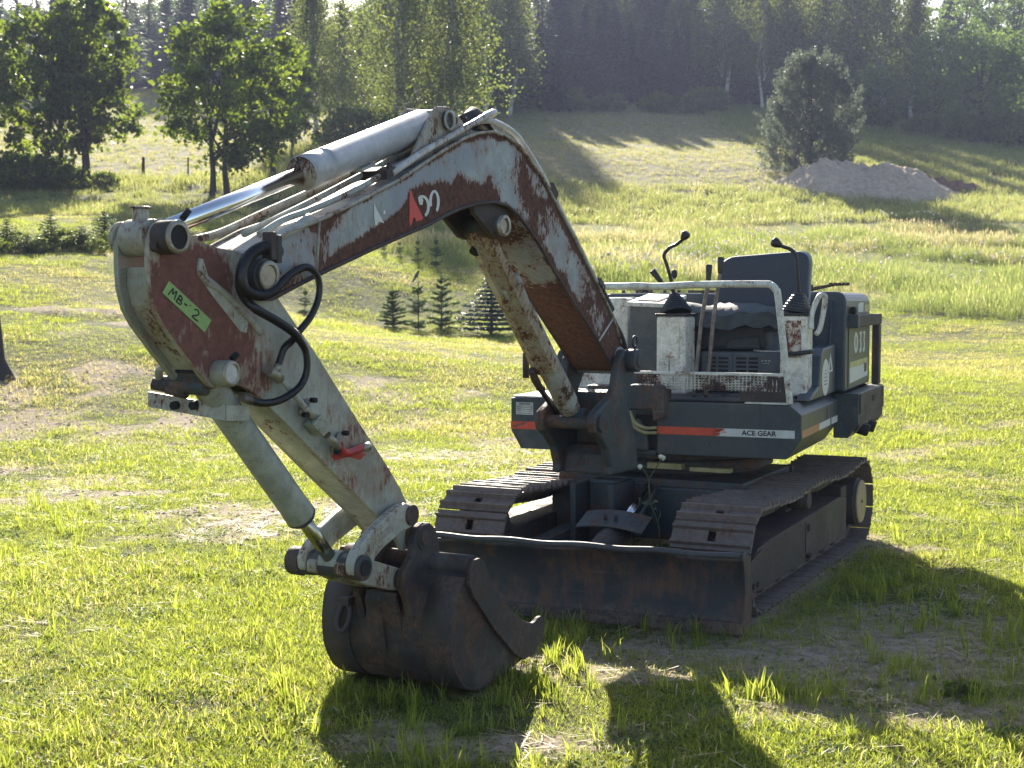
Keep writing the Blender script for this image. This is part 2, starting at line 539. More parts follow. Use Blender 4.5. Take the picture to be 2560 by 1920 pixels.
def make_track(side):
    global SHOE
    r0 = side * TG
    fr = lambda r, s, z: U(r0 + side * r, s, z)       # r outward
    f = MB()
    # side frame: sloping top, boxed, in two lengths with the joint plate at the front
    f.prism(lambda a, o, z: fr(o, a, z), [(-.05, .125), (.22, .105), (2.10, .115), (2.10, .36), (1.9, .39), (.25, .36), (.02, .345), (-.05, .31)], -.135, .178)
    fo = f.build('track_frame', M['rust'], EX, bevel=.006)
    j = MB()
    j.prism(lambda a, o, z: fr(o, a, z), [(-.16, .13), (.06, .12), (.06, .335), (-.16, .30)], .181, .190)
    j.build('joint_plate', M['rust'], fo, bevel=.004)
    c = MB()
    c.box(lambda *q: fr(*q), .1785, .181, 1.02, 1.035, .13, .345)
    c.box(lambda *q: fr(*q), .1785, .184, 1.07, 1.12, .285, .325)
    c.box(lambda *q: fr(*q), .1785, .20, 1.04, 1.10, .125, .15)
    c.build('inspection_plate', M['black'], fo)
    for s in (-.11, -.03):
        b = MB(); b.cyl(fr(.19, s, .165), fr(.197, s, .165), .017, n=10); b.build('bolt', M['black'], fo)
    i = MB()
    i.lathe(fr(-.055, 0, RAD + .012), Ua * side, [(0, .06), (0, .17), (.02, .215), (.09, .215), (.11, .17), (.11, .06)], 32)
    i.cyl(fr(-.12, 0, RAD + .012), fr(.15, 0, RAD + .012), .045, n=14)
    i.build('idler_wheel', M['rust'], fo)
    sp = MB()
    n = 22
    ring = []
    for k in range(n * 2):
        rad = .235 if k % 2 else .195
        t = math.pi * k / n
        ring.append((SL + rad * math.cos(t), RAD + .012 + rad * math.sin(t)))
    sp.prism(lambda a, o, z: fr(o, a, z), ring, -.025, .025)
    sp.build('drive_sprocket', M['rust'], fo)
    h = MB()
    h.lathe(fr(-.14, SL, RAD + .012), Ua * side, [(0, .13), (.0, .17), (.315, .165), (.33, .15)], 32)
    ho = h.build('drive_hub', M['rust'], fo, bevel=.004)
    hc = MB(); hc.cyl(fr(.19, SL, RAD + .012), fr(.205, SL, RAD + .012), .152, .146, n=36); hc.build('hub_cover', M['hub'], fo)
    hd = MB(); hd.cyl(fr(.205, SL, RAD + .012), fr(.209, SL, RAD + .012), .012, n=8); hd.build('plug', M['black'], fo)
    pl = MB(); pl.box(lambda *q: fr(*q), -.13, .15, 2.06, 2.22, .14, .43); pl.build('motor_bracket', M['rust'], fo, bevel=.01)
    for s in (.33, .68, 1.03, 1.38, 1.73, 2.03):      # bottom rollers
        b = MB()
        b.lathe(fr(-.11, s, .118), Ua * side, [(0, .05), (.0, .075), (.05, .075), (.06, .055), (.16, .055), (.17, .075), (.22, .075), (.22, .05)], 18)
        b.build('track_roller', M['rust'], fo)
    c = MB()                                          # carrier roller under the top run
    c.cyl(fr(-.02, 1.22, .455), fr(.15, 1.22, .455), .055, n=20)
    c.cyl(fr(-.16, 1.22, .42), fr(-.05, 1.22, .42), .07, n=12)
    c.box(lambda *q: fr(*q), -.10, .02, 1.16, 1.28, .37, .43)
    c.build('carrier_roller', M['rust'], fo)
    ch = MB()                                         # link chain inside the shoes
    for k in range(NSH * 2):
        s, z, a = loop_point(k * TOT / NSH / 2)
        ca, sa = math.cos(a), math.sin(a)
        for x in (-.058, .058):
            fr2 = lambda X, Y, Z: fr(X, s + Y * ca - Z * sa, z + Y * sa + Z * ca)
            ch.box(fr2, x - .014, x + .014, -.046, .046, -.095, -.03)
    ch.build('track_chain', M['rust'], fo)
    for k in range(NSH):
        s, z, a = loop_point((k + (.3 if side > 0 else .05)) * PITCH_SHOE)
        if SHOE is None:
            SHOE = shoe_mesh().build('track_shoe', M['track'], None)
            SHOE.data.materials.append(M['rust'])
            o = SHOE
        else:
            o = link(bpy.data.objects.new('track_shoe', SHOE.data))
        X = Ua
        Y = Ub * math.cos(a) + V(0, 0, math.sin(a))
        Z = np.cross(X, Y)
        mat = Matrix((( X[0], Y[0], Z[0], 0), (X[1], Y[1], Z[1], 0), (X[2], Y[2], Z[2], 0), (0, 0, 0, 1)))
        wob = Matrix.Rotation(random.uniform(-.012, .012), 4, 'X')
        p = fr(0, s, z) - np.array(wloc(fo))
        o.parent = fo
        o.matrix_local = Matrix.Translation(p) @ mat @ wob
    return fo
make_track(1)
make_track(-1)
# sunlit outer half of the far track's grousers, painted as red, green, pale strips
pc_mats = [simple('sunlit_red_trace', (.42, .10, .06), .5, scale=40), simple('sunlit_green_trace', (.12, .30, .20), .5, scale=40), simple('sunlit_pale_trace', (.5, .48, .44), .4, scale=40)]

lf = [o for o in EX.children if o.name.startswith('track_frame')][-1]
for k in range(20):
    s, z, a = loop_point((k + .05) * PITCH_SHOE)
    if s < .12 or a != 0: continue
    for j, dy in enumerate((-PITCH_SHOE * .27, PITCH_SHOE * .27)):
        kk = (k * 2 + j) % 7
        m_ = pc_mats[(2, 0, 2, 1, 0, 2, 1)[kk]]
        x0, x1 = random.uniform(-.223, -.15), random.uniform(.0, .15)
        q = MB(); q.box(lambda r, ss, zz: U(-TG + r, ss, zz), x0, x1, s + dy - .0058, s + dy + .0058, z + .0222, z + .0236)
        q.build('sunlit_trace', m_, lf)

# centre frame, swing ring
f = MB()
f.box(U, -.60, .60, .72, 1.75, .30, .60)
f.box(U, -.62, .62, .66, .74, .24, .56)
f.prism(lambda a, o, z: U(a, o, z), [(-.62, .24), (-.30, .24), (-.22, .60), (-.62, .60)], 1.752, 1.80)
f.prism(lambda a, o, z: U(a, o, z), [(.62, .24), (.62, .60), (.22, .60), (.30, .24)], 1.752, 1.80)
f.box(U, -.30, -.10, .50, .66, .15, .60)
f.box(U, -.34, -.30, .30, .66, .13, .60)
f.box(U, -.10, -.06, .30, .66, .13, .60)
f.build('centre_frame', M['cast'], EX, bevel=.01)
f = MB()
f.lathe(U(.02, 1.35, .60), V(0, 0, 1), [(0, .50), (.05, .50), (.05, .56), (.10, .56), (.10, .46), (.17, .46)], 48)
sr = f.build('swing_ring', M['cast'], EX)
f = MB()
f.box(U, .0, .22, .70, .76, .665, .70)
f.box(U, .27, .52, .70, .76, .66, .685)
f.build('greasy_edge', M['yellow_hose'], sr)

# ---- dozer blade
FB = V(*U(0, -.60, 0)[:2], 0)
by = R(22.5)
def BL(r, s, z):
    return V(.335, 7.37, 0) + V(math.cos(by), -math.sin(by), 0) * r + V(math.sin(by), math.cos(by), 0) * s + V(0, 0, z)
b = MB()
prof = [(-.005, .035), (.010, .12), (.020, .22), (.012, .31), (-.015, .375), (-.045, .405)]
back = [(s + .022, z) for s, z in prof]
N = 28
for i in range(N):
    r0, r1 = -.885 + 1.77 * i / N, -.885 + 1.77 * (i + 1) / N
    d = lambda r: .010 * math.sin(r * 5.1) * math.sin(r * 2.3 + 1) + .004 * math.sin(r * 17)
    for k in range(len(prof) - 1):
        (s0, z0), (s1, z1) = prof[k], prof[k + 1]
        (t0, y0), (t1, y1) = back[k], back[k + 1]
        q = lambda r, s, z: BL(r, s + d(r) * z * 1.2, z + d(r) * (z > .36))
        b.add([q(r0, s0, z0), q(r1, s0, z0), q(r1, s1, z1), q(r0, s1, z1)], [(0, 1, 2, 3)], True)
        b.add([q(r0, t0, y0), q(r1, t0, y0), q(r1, t1, y1), q(r0, t1, y1)], [(3, 2, 1, 0)], True)
    b.add([q(r0, *prof[-1]), q(r1, *prof[-1]), q(r1, *back[-1]), q(r0, *back[-1])], [(0, 1, 2, 3)])
bl = b.build('dozer_blade', M['blade'], EX, fix=True)
b = MB(); b.tube([BL(-.885 + 1.77 * i / 30, -.03 + .010 * math.sin((-.885 + 1.77 * i / 30) * 5.1) * .3, .412 + .004 * math.sin(i * .9)) for i in range(31)], .017, 8)
b.build('rolled_top_edge', M['edge_worn'], bl)
b = MB(); b.box(BL, -.90, .90, -.024, .0, .01, .075); b.build('cutting_edge', M['blade'], bl, bevel=.004)
for sgn in (-1, 1):
    e = MB()
    e.prism(lambda a, o, z: BL(o, a, z), [(-.03, .02), (-.012, .12), (-.002, .22), (-.01, .31), (-.035, .37), (-.055, .405), (-.03, .425), (.03, .425), (.12, .36), (.16, .25), (.14, .03)], sgn * .886, sgn * .900)
    e.build('blade_end_plate', M['blade'], bl, bevel=.003)
for sgn in (-1, 1):                                   # lift arms run back to the centre frame
    a = MB()
    p0, p1 = BL(sgn * .62, .06, .16), U(sgn * .36, .70, .30)
    side = V(math.cos(R(26)), -math.sin(R(26)), 0)
    q = []
    for p in (p0, p1):
        for x, z in ((-.055, -.06), (.055, -.06), (.055, .06), (-.055, .06)):
            q.append(p + side * x + V(0, 0, z))
    a.add(q, [(0, 1, 2, 3), (7, 6, 5, 4), (0, 4, 5, 1), (1, 5, 6, 2), (2, 6, 7, 3), (3, 7, 4, 0)])
    a.build('blade_arm', M['cast'], EX, bevel=.008)
c = MB()
p0, p1 = U(.015, -.36, .17), U(.045, .62, .56)
c.cyl(p0, p0 + (p1 - p0) * .50, .078, n=24)
c.cyl(p0 + (p1 - p0) * .50, p0 + (p1 - p0) * .53, .085, n=24)
bc = c.build('blade_cylinder', M['cast'], EX)
c = MB(); c.cyl(p0 + (p1 - p0) * .5, p1, .030, n=18); c.build('cylinder_rod', M['chrome'], bc)
c = MB(); c.cyl(p0 + (p1 - p0) * .5 + Ua * .085 , p1 + Ua * .05, .012, n=8); c.build('grease_line', M['cast'], bc)
g = MB()
gc = p0 + (p1 - p0) * .46 + V(0, 0, .088)
gx, gy = Ua, Ub
for i in range(8):
    x0, x1 = -.20 + .05 * i, -.15 + .05 * i
    zz = lambda x: .018 - .55 * (x + .03) ** 2
    g.hexa([gc + gx * x0 - gy * .085 + V(0, 0, zz(x0) - .05), gc + gx * x1 - gy * .085 + V(0, 0, zz(x1) - .05), gc + gx * x1 + gy * .085 + V(0, 0, zz(x1) + .015), gc + gx * x0 + gy * .085 + V(0, 0, zz(x0) + .015),
            gc + gx * x0 - gy * .085 + V(0, 0, zz(x0) - .042), gc + gx * x1 - gy * .085 + V(0, 0, zz(x1) - .042), gc + gx * x1 + gy * .085 + V(0, 0, zz(x1) + .023), gc + gx * x0 + gy * .085 + V(0, 0, zz(x0) + .023)])
go = g.build('rod_guard', M['cast'], bc)
for x in (-.045, .02):
    q = MB(); q.cyl(gc + gx * x - gy * .02 + V(0, 0, -.005), gc + gx * x - gy * .02 + V(0, 0, .032), .012, n=6); q.build('bolt', M['rust'], bc)

# ================================================================== upper works
dk = MB()
# right hand front box with chamfered edges: front outline (r, z) extruded rearwards
sec = [(-.86, .765), (-.085, .765), (0, .885), (0, 1.024), (-.07, 1.08), (-.86, 1.08)]
dk.prism(lambda a, o, z: D(a, o, z), sec, 0, 1.295)
deck = dk.build('deck', M['navy'], EX, bevel=.006)
b = MB(); b.prism(lambda a, o, z: D(a, o, z), [(.0005, .885), (.0015, .885), (.0015, 1.02), (.0005, 1.02)], .86, .872); b.build('panel_joint', M['black'], deck)
lb = MB()
lb.prism(lambda a, o, z: D(a, o, z), [(-1.735, .765), (-1.42, .765), (-1.42, 1.08), (-1.80, 1.08), (-1.80, .877)], 0, 1.6)
lbox = lb.build('side_box', M['navy'], EX, bevel=.006)
b = MB(); b.prism(lambda a, o, z: D(a, o, z), [(-1.79, 1.082), (-1.43, 1.082), (-1.43, 1.094), (-1.79, 1.094)], .01, .5)
b.build('lid', M['white_rail'], lbox, bevel=.003)
mid = MB()
mid.box(D, -1.42, -.86, .30, 1.55, .768, 1.06)
mid.box(D, -1.36, -.92, .16, .30, .80, 1.16)
mid.build('front_bulkhead', M['cast'], EX, bevel=.012)
fm = MB(); fm.box(D, -.95, -.09, .05, .30, 1.084, 1.10); fm.box(D, -.90, -.55, .31, .60, 1.084, 1.104); fm.box(D, -.53, -.12, .31, .62, 1.084, 1.106); fm.build('floor_mat', M['mat'], EX, bevel=.006)

# stripes: orange-red film that turns white, lettering
def strip(name, r0, r1, z0, z1, mat, s=-.0025, t=.0015, par=None):
    m = MB(); m.box(D, r0, r1, s, s + t, z0, z1)
    return m.build(name, mat, par or deck)
strip('red_stripe', -1.80, -1.44, .887, .934, M['red_stripe'], par=lbox)
sc = MB()
for i, (x, z, w, h) in enumerate([(-1.79, .90, .03, .008), (-1.765, .906, .022, .008), (-1.745, .913, .03, .008), (-1.722, .922, .022, .008), (-1.53, .915, .03, .012), (-1.56, .89, .02, .02)]):
    sc.box(D, x, x + w, -.004, -.0025, z, z + h)
sc.build('torn_film', M['navy'], lbox)
strip('red_stripe', -.858, -.50, .888, .934, M['red_stripe'])
strip('white_stripe', -.50, -.037, .888, .934, M['white_film'])
sc = MB()
for k in range(26):
    x = -.535 + abs(random.gauss(0, .03)); z = .889 + random.random() * .04
    sc.box(D, x, x + .02 + random.random() * .03, -.0042, -.0026, z, z + .0025 + random.random() * .004)
sc.build('faded_film', M['red_stripe'], deck)
def side_strip(name, s0, s1, z0, z1, mat):
    m = MB(); m.box(D, .001, .0028, s0, s1, z0, z1); return m.build(name, mat, deck)
side_strip('orange_stripe', .012, .58, .888, .934, M['orange_stripe'])
side_strip('white_stripe', .58, .98, .888, .930, M['white_film'])
side_strip('white_stripe', 1.03, 1.27, .888, .930, M['white_film'])

def text(body, name, size, mat, parent, origin, xdir, updir, bold=0.0, width=None, ext=.0008):
    cu = bpy.data.curves.new(name, 'FONT')
    cu.body = body
    cu.size = size
    cu.offset = bold
    cu.extrude = ext
    cu.align_x = 'CENTER'
    cu.align_y = 'CENTER'
    cu.materials.append(mat)
    o = link(bpy.data.objects.new(name, cu))
    x = Vector(xdir).normalized(); y = Vector(updir).normalized(); z = x.cross(y)
    mt = Matrix(((x[0], y[0], z[0]), (x[1], y[1], z[1]), (x[2], y[2], z[2]))).to_4x4()
    bpy.context.view_layer.update()
    me = bpy.data.meshes.new_from_object(o.evaluated_get(bpy.context.evaluated_depsgraph_get()))
    me.materials.clear(); me.materials.append(mat)
    bpy.data.objects.remove(o)
    o = link(bpy.data.objects.new(name, me))
    o.parent = parent
    if width:
        w = max(v.co.x for v in me.vertices) - min(v.co.x for v in me.vertices)
        mt = mt @ Matrix.Diagonal((width / max(w, 1e-6), 1, 1, 1))
    o.matrix_local = Matrix.Translation(Vector(origin) - wloc(parent)) @ mt
    return o
text('ACE GEAR', 'lettering', .040, M['ink'], deck, D(-.245, -.0042, .911), Da, (0, 0, 1), bold=.0010, width=.205)

# data plate
dp = MB(); dp.box(D, -1.766, -1.652, -.003, -.001, .977, 1.053)
dpo = dp.build('data_plate', M['plate'], lbox)
text('EXCAVATOR', 'plate_title', .014, M['ink'], dpo, D(-1.709, -.0038, 1.043), Da, (0, 0, 1), bold=.0004, width=.075)
for k, w in enumerate(('MODEL', 'SERIAL NO', 'YEAR')):
    text(w, 'plate_text', .010, M['ink'], dpo, D(-1.745, -.0038, 1.027 - .0125 * k), Da, (0, 0, 1), width=.030)
    fr_ = MB()
    fr_.box(D, -1.722, -1.662, -.0036, -.003, 1.0315 - .0125 * k, 1.0325 - .0125 * k)
    fr_.box(D, -1.722, -1.662, -.0036, -.003, 1.0215 - .0125 * k, 1.0225 - .0125 * k)
    fr_.box(D, -1.722, -1.721, -.0036, -.003, 1.0215 - .0125 * k, 1.0325 - .0125 * k)
    fr_.box(D, -1.663, -1.662, -.0036, -.003, 1.0215 - .0125 * k, 1.0325 - .0125 * k)
    fr_.build('plate_field', M['ink'], dpo)
fr_ = MB(); fr_.box(D, -1.755, -1.665, -.0036, -.003, .984, .987); fr_.build('plate_line', M['ink'], dpo)

# counterweight at the right rear
cw = MB()
cw.prism(lambda a, o, z: D(a, o, z), [(-.03, .775), (.065, .775), (.133, .875), (.133, 1.07), (-.03, 1.07)], 1.30, 2.48)
cwo = cw.build('counterweight', M['navy'], EX, bevel=.006)
cs = MB()
cs.prism(lambda a, o, z: D(o, a, z), [(1.325, .93), (2.48, .905), (2.48, 1.060), (1.325, 1.068)], .134, .142)
cs.build('side_plate', M['rust'], cwo, bevel=.003)
cs = MB(); cs.box(D, .1425, .1445, 1.86, 1.99, .985, 1.025); cs.box(D, .1425, .1445, 2.36, 2.44, .99, 1.03); cs.build('jack_hole', M['black'], cwo)
cs = MB()
cs.prism(lambda a, o, z: D(a, o, z), [(.10, .80), (.134, .85), (.134, .925), (.115, .925)], 1.33, 2.48)
cs.build('lower_skirt', M['rust'], cwo, bevel=.004)
for s in (1.55, 1.85):
    q = MB(); q.cyl(D(.1, s, .79), D(.125, s, .86), .06, n=14); q.build('exhaust_slot', M['black'], cwo)
rw = MB()
rw.prism(lambda a, o, z: D(a, o, z), [(-1.75, .80), (.06, .80), (.06, 1.07), (-1.75, 1.07)], 2.0, 2.5)
rw.build('rear_weight', M['navy'], EX, bevel=.02)

# engine hood: a rounded box; right cheek, top and left tank
def rounded(pts, rad, n=5):
    """round the corners of a polygon given radius per corner"""
    out = []
    L = len(pts)
    for i in range(L):
        p0, p1, p2 = V(*pts[i - 1]), V(*pts[i]), V(*pts[(i + 1) % L])
        r = rad[i] if hasattr(rad, '__len__') else rad
        if r <= 0:
            out.append(tuple(p1)); continue
        a, b = (p0 - p1) / np.linalg.norm(p0 - p1), (p2 - p1) / np.linalg.norm(p2 - p1)
        s, e = p1 + a * r, p1 + b * r
        for k in range(n + 1):
            t = k / n
            out.append(tuple(s * (1 - t) ** 2 + p1 * 2 * t * (1 - t) + e * t * t))
    return out
hd = MB()
hd.prism(lambda a, o, z: D(a, o, z), rounded([(-.62, 1.085), (.05, 1.085), (.05, 1.735), (-.62, 1.735)], [0, 0, .09, .02]), 1.30, 2.35)
hood = hd.build('engine_hood', M['hood'], EX, bevel=.012)
hf = MB()                                            # front cheek: a pressed panel with its own lip
hf.prism(lambda a, o, z: D(a, o, z), rounded([(-.34, 1.085), (.052, 1.085), (.052, 1.74), (-.34, 1.74)], [0, 0, .075, .06]), 1.235, 1.298)
hfo = hf.build('front_cheek', M['hood'], hood, bevel=.015, seg=3)
q = MB(); q.tube([D(-.055, 1.232, 1.10), D(-.05, 1.232, 1.40), D(-.035, 1.232, 1.68)], .008, 6); q.build('panel_seam', M['hood'], hfo)
hs = MB()
hs.box(D, .0505, .056, 1.36, 2.32, 1.10, 1.50)
hso = hs.build('side_door', M['hood_side'], hood, bevel=.004)
hs = MB()
hs.prism(lambda a, o, z: D(o, a, z), [(1.40, 1.13), (2.22, 1.145), (2.22, 1.235), (1.40, 1.232)], .0565, .058)
hs.build('white_sticker', M['white_film'], hso)
hs = MB(); hs.prism(lambda a, o, z: D(o, a, z), [(1.40, 1.233), (2.22, 1.237), (2.22, 1.275), (1.40, 1.272)], .0565, .058); hs.build('yellow_sticker', M['yellow_label'], hso)
hs = MB(); hs.prism(lambda a, o, z: D(o, a, z), [(2.05, 1.175), (2.17, 1.18), (2.17, 1.24), (2.05, 1.24)], .058, .0592); hs.build('sticker_mark', M['ink'], hso)
# stencilled number: an open oval and two hooked strokes
def onside(pts, name, mat, par, r0=.0562, r1=.0585):
    m = MB(); m.prism(lambda a, o, z: D(o, a, z), pts, r0, r1); return m.build(name, mat, par)
oval = [(1.655 + .085 * math.cos(t), 1.395 + .072 * math.sin(t)) for t in np.linspace(0, 2 * math.pi, 29)[:-1]]
inner = [(1.655 + .030 * math.cos(t), 1.395 + .045 * math.sin(t)) for t in np.linspace(0, 2 * math.pi, 29)[:-1]]
m = MB()
for k in range(28):
    j = (k + 1) % 28
    m.prism(lambda a, o, z: D(o, a, z), [oval[k], oval[j], inner[j], inner[k]], .0562, .0585)
m.build('stencil_digit', M['white_film'], hso)
for s0 in (1.80, 1.965):
    onside([(s0 + .015, 1.466), (s0 + .105, 1.466), (s0 + .098, 1.425), (s0 + .078, 1.402), (s0 + .104, 1.385), (s0 + .108, 1.34), (s0 + .08, 1.322), (s0 + .015, 1.322), (s0 + .015, 1.346), (s0 + .055, 1.352), (s0 + .052, 1.385), (s0 + .032, 1.402), (s0 + .052, 1.42), (s0 + .05, 1.445), (s0 + .015, 1.45)], 'stencil_digit', M['white_film'], hso)
fz = MB()                                            # roof stripe sticker on the hood shoulder
fz.prism(lambda a, o, z: D(o, a, z), [(1.78, 1.60), (2.02, 1.60), (2.02, 1.665), (1.94, 1.668), (1.78, 1.66)], .0502, .0522)
fz.build('white_sticker', M['white_film'], hood)
fz = MB(); fz.prism(lambda a, o, z: D(o, a, z), [(2.08, 1.60), (2.30, 1.60), (2.30, 1.65), (2.08, 1.65)], .0502, .0522); fz.build('yellow_sticker', M['yellow_label'], hood)
hg = MB()                                            # guard frame round the rear corner
hg.box(D, .060, .115, 1.42, 2.52, 1.505, 1.585)
hg.box(D, .060, .112, 2.40, 2.52, 1.072, 1.504)
hgo = hg.build('corner_guard', M['rust'], EX, bevel=.008)
q = MB(); q.box(D, .0, .117, 1.355, 1.419, 1.50, 1.59); q.build('guard_block', M['navy'], hgo, bevel=.006)
q = MB(); q.box(D, .055, .09, 1.39, 1.46, 1.59, 1.64); q.build('door_latch', M['black'], hgo, bevel=.01)
# wiper-like hinge iron lying on the hood
q = MB(); q.tube([D(-.25, 1.40, 1.745), D(-.16, 1.42, 1.765), D(-.06, 1.44, 1.785), D(.02, 1.46, 1.785)], [.012, .014, .010, .006], 6)
q.cyl(D(-.21, 1.41, 1.74), D(-.21, 1.41, 1.785), .018, n=8)
for k in range(5):
    q.box(D, -.09 + .028 * k, -.072 + .028 * k, 1.42, 1.46, 1.780, 1.80)
q.build('hood_hinge', M['rust'], hood)
ht = MB()
ht.prism(lambda a, o, z: D(a, o, z), rounded([(-1.72, 1.06), (-.6, 1.06), (-.6, 1.725), (-1.72, 1.725)], [0, 0, 0, .10]), 1.35, 2.3)
hto = ht.build('rear_hood', M['hood'], EX, bevel=.01)
q = MB(); q.box(D, -1.60, -.95, 1.36, 2.25, 1.726, 1.732); q.build('hood_lid', M['white_rail'], hto)
q = MB()
q.box(D, -1.05, -.82, 1.40, 1.50, 1.732, 1.75)
for k in range(6):
    q.cyl(D(-1.52 + .1 * k, 1.42, 1.73), D(-1.52 + .1 * k, 1.42, 1.752), .014, n=6)
q.cyl(D(-1.45, 1.7, 1.73), D(-1.45, 1.7, 1.80), .045, n=14)
q.build('filler_caps', M['rust'], hto)
tk = MB()                                            # white oil tank beside the boom foot
tk.prism(lambda a, o, z: D(a, o, z), rounded([(-1.70, 1.085), (-1.33, 1.085), (-1.33, 1.70), (-1.70, 1.70)], [0, 0, .04, .12], 8), .92, 1.33)
tko = tk.build('oil_tank', M['white'], EX, bevel=.015, seg=3)
q = MB(); q.prism(lambda a, o, z: D(a, o, z), rounded([(-1.705, 1.09), (-1.325, 1.09), (-1.325, 1.706), (-1.705, 1.706)], [0, 0, .04, .12], 8), 1.10, 1.115); q.build('tank_band', M['pale_steel'], tko)

# side cabinet with a pale lid, left of the seat
cb = MB(); cb.box(D, -1.22, -.985, .60, 1.06, 1.085, 1.655); cbo = cb.build('tool_cabinet', M['hood'], EX, bevel=.008)
q = MB(); q.hexa([D(-1.235, .585, 1.645), D(-.97, .585, 1.635), D(-.97, 1.07, 1.69), D(-1.235, 1.07, 1.70), D(-1.235, .585, 1.672), D(-.97, .585, 1.662), D(-.97, 1.07, 1.717), D(-1.235, 1.07, 1.727)])
lid = q.build('lid', M['white'], cbo, bevel=.004)
q = MB(); q.hexa([D(-1.19, .66, 1.682), D(-1.04, .66, 1.676), D(-1.04, .92, 1.706), D(-1.19, .92, 1.712), D(-1.19, .66, 1.685), D(-1.04, .66, 1.679), D(-1.04, .92, 1.709), D(-1.19, .92, 1.715)]); q.build('gauge_window', M['black'], cbo)
q = MB(); q.hexa([D(-1.175, .68, 1.687), D(-1.055, .68, 1.682), D(-1.055, .90, 1.708), D(-1.175, .90, 1.713), D(-1.175, .68, 1.689), D(-1.055, .68, 1.684), D(-1.055, .90, 1.710), D(-1.175, .90, 1.715)]); q.build('gauge_face', M['white_film'], cbo)

# heater box with louvres
hb = MB()
hb.box(D, -.78, -.26, .70, .95, 1.10, 1.358)
hbo = hb.build('heater_box', M['heater'], EX, bevel=.015, seg=3)
q = MB()
for col_ in ((-.735, -.675), (-.66, -.595), (-.545, -.48), (-.465, -.405)):
    for k in range(5):
        q.box(D, col_[0], col_[1], .697, .72, 1.205 + .026 * k, 1.219 + .026 * k)
q.build('vent_slot', M['black'], hbo)
q = MB()
for k in range(3):
    q.box(D, -.385 + .022 * k, -.372 + .022 * k, .698, .701, 1.30, 1.306)
    q.box(D, -.375 + .015 * k, -.366 + .015 * k, .698, .701, 1.285, 1.289)
q.build('switch_marks', M['plate'], hbo)
q = MB(); q.box(D, -.57, -.567, .698, .703, 1.14, 1.345); q.build('panel_joint', M['black'], hbo)

# seat
sb = MB(); sb.box(D, -.88, -.30, .82, 1.22, 1.36, 1.54); sb.build('seat_base', M['vinyl'], EX, bevel=.03)
sq = MB()
nx, ny = 14, 8
grid = {}
for i in range(nx + 1):
    for k in range(ny + 1):
        x, y = i / nx, k / ny
        e = min(x, 1 - x, y * .8, (1 - y) * .8)
        h = 1.60 + .055 * min(1, e * 7) ** .5 + .012 * math.sin(x * 11 + y * 5) + .010 * math.sin(x * 23 + 1) * math.cos(y * 9) + (.02 if x < .1 else 0)
        grid[i, k] = D(-.93 + .70 * x, .66 + .52 * y, h)
for i in range(nx):
    for k in range(ny):
        sq.add([grid[i, k], grid[i + 1, k], grid[i + 1, k + 1], grid[i, k + 1]], [(0, 1, 2, 3)], True)
for i in range(nx):                                  # cloth edge hangs down in front and at the sides
    for j in range(3):
        def edge(i, j):
            p = grid[i, 0] - V(0, 0, .03 * j) - Db * (.012 * math.sin(j + i * 1.3))
            return p - V(0, 0, .012 * math.sin(i * 1.9)) * (j == 3)
        sq.add([edge(i, j + 1), edge(i + 1, j + 1), edge(i + 1, j), edge(i, j)], [(0, 1, 2, 3)], True)
for k in range(ny):
    for gi in (0, nx):
        d_ = V(0, 0, .08)
        sq.add([grid[gi, k] - d_, grid[gi, k + 1] - d_, grid[gi, k + 1], grid[gi, k]], [(0, 1, 2, 3)], True)
sq.build('seat_cushion', M['cover_cloth'], EX)
bk = MB()
def seat_outline(s, shrink=0.0):
    return rounded([(-.765 + shrink, 1.615 + shrink), (-.175 - shrink, 1.615 + shrink), (-.165 - shrink, 2.005 - shrink), (-.755 + shrink, 1.965 - shrink)], [.03, .03, .09, .10], 6)
bk.prism(lambda a, o, z: D(a, o + (z - 1.6) * .12, z), seat_outline(0), 1.06, 1.14)
bko = bk.build('seat_back', M['vinyl'], EX, bevel=.022, seg=4)
q = MB(); q.prism(lambda a, o, z: D(a, o + (z - 1.6) * .12, z), [(a + .006, z + .006) for a, z in seat_outline(0)], 1.141, 1.175); q.build('seat_shell', M['vinyl_edge'], bko, bevel=.012)

# control consoles with rubber boots and levers
def console(r0, r1, s0, s1, zt, zb, panel, mat_p, tip, bends, cuts=0.0):
    c = MB()
    c.prism(lambda a, o, z: D(a, o, z), [(r0, zb), (r1, zb), (r1, zt), (r0, zt)], s0, s1)
    co = c.build('control_console', M['white'], EX, bevel=.02, seg=3)
    p = MB(); p.box(D, *panel[:2], s0 - .006, s0 - .001, *panel[2:]); p.build('console_panel', mat_p, co, bevel=.004)
    t = MB(); t.box(D, r0 - .008, r1 + .008, s0 - .008, s1 + .008, zt + .001, zt + .016); t.build('console_lid', M['rubber'], co, bevel=.006)
    base = D((r0 + r1) / 2, (s0 + s1) / 2, zt + .016)
    b = MB()
    d = tip - base
    d = d / np.linalg.norm(d)
    prof = []
    H = np.linalg.norm(tip - base)
    for k in range(7):
        h0, rr = H * k / 7, .076 * (1 - k / 7) ** .8 + .022
        prof += [(h0, rr * .93), (h0 + H / 16, rr * 1.05), (h0 + H / 8, rr * .9)]
    b.lathe(base, d, prof, 20)
    b.build('rubber_boot', M['boot'], co)
    return co, base, d
co1, base1, d1 = console(-.985, -.795, .40, .64, 1.585, 1.095, (-.965, -.835, 1.315, 1.555), M['white'], D(-.915, .56, 1.72), None)
q = MB(); q.box(D, -.9, -.897, .393, .3995, 1.1, 1.31); q.build('panel_seam', M['rust'], co1)
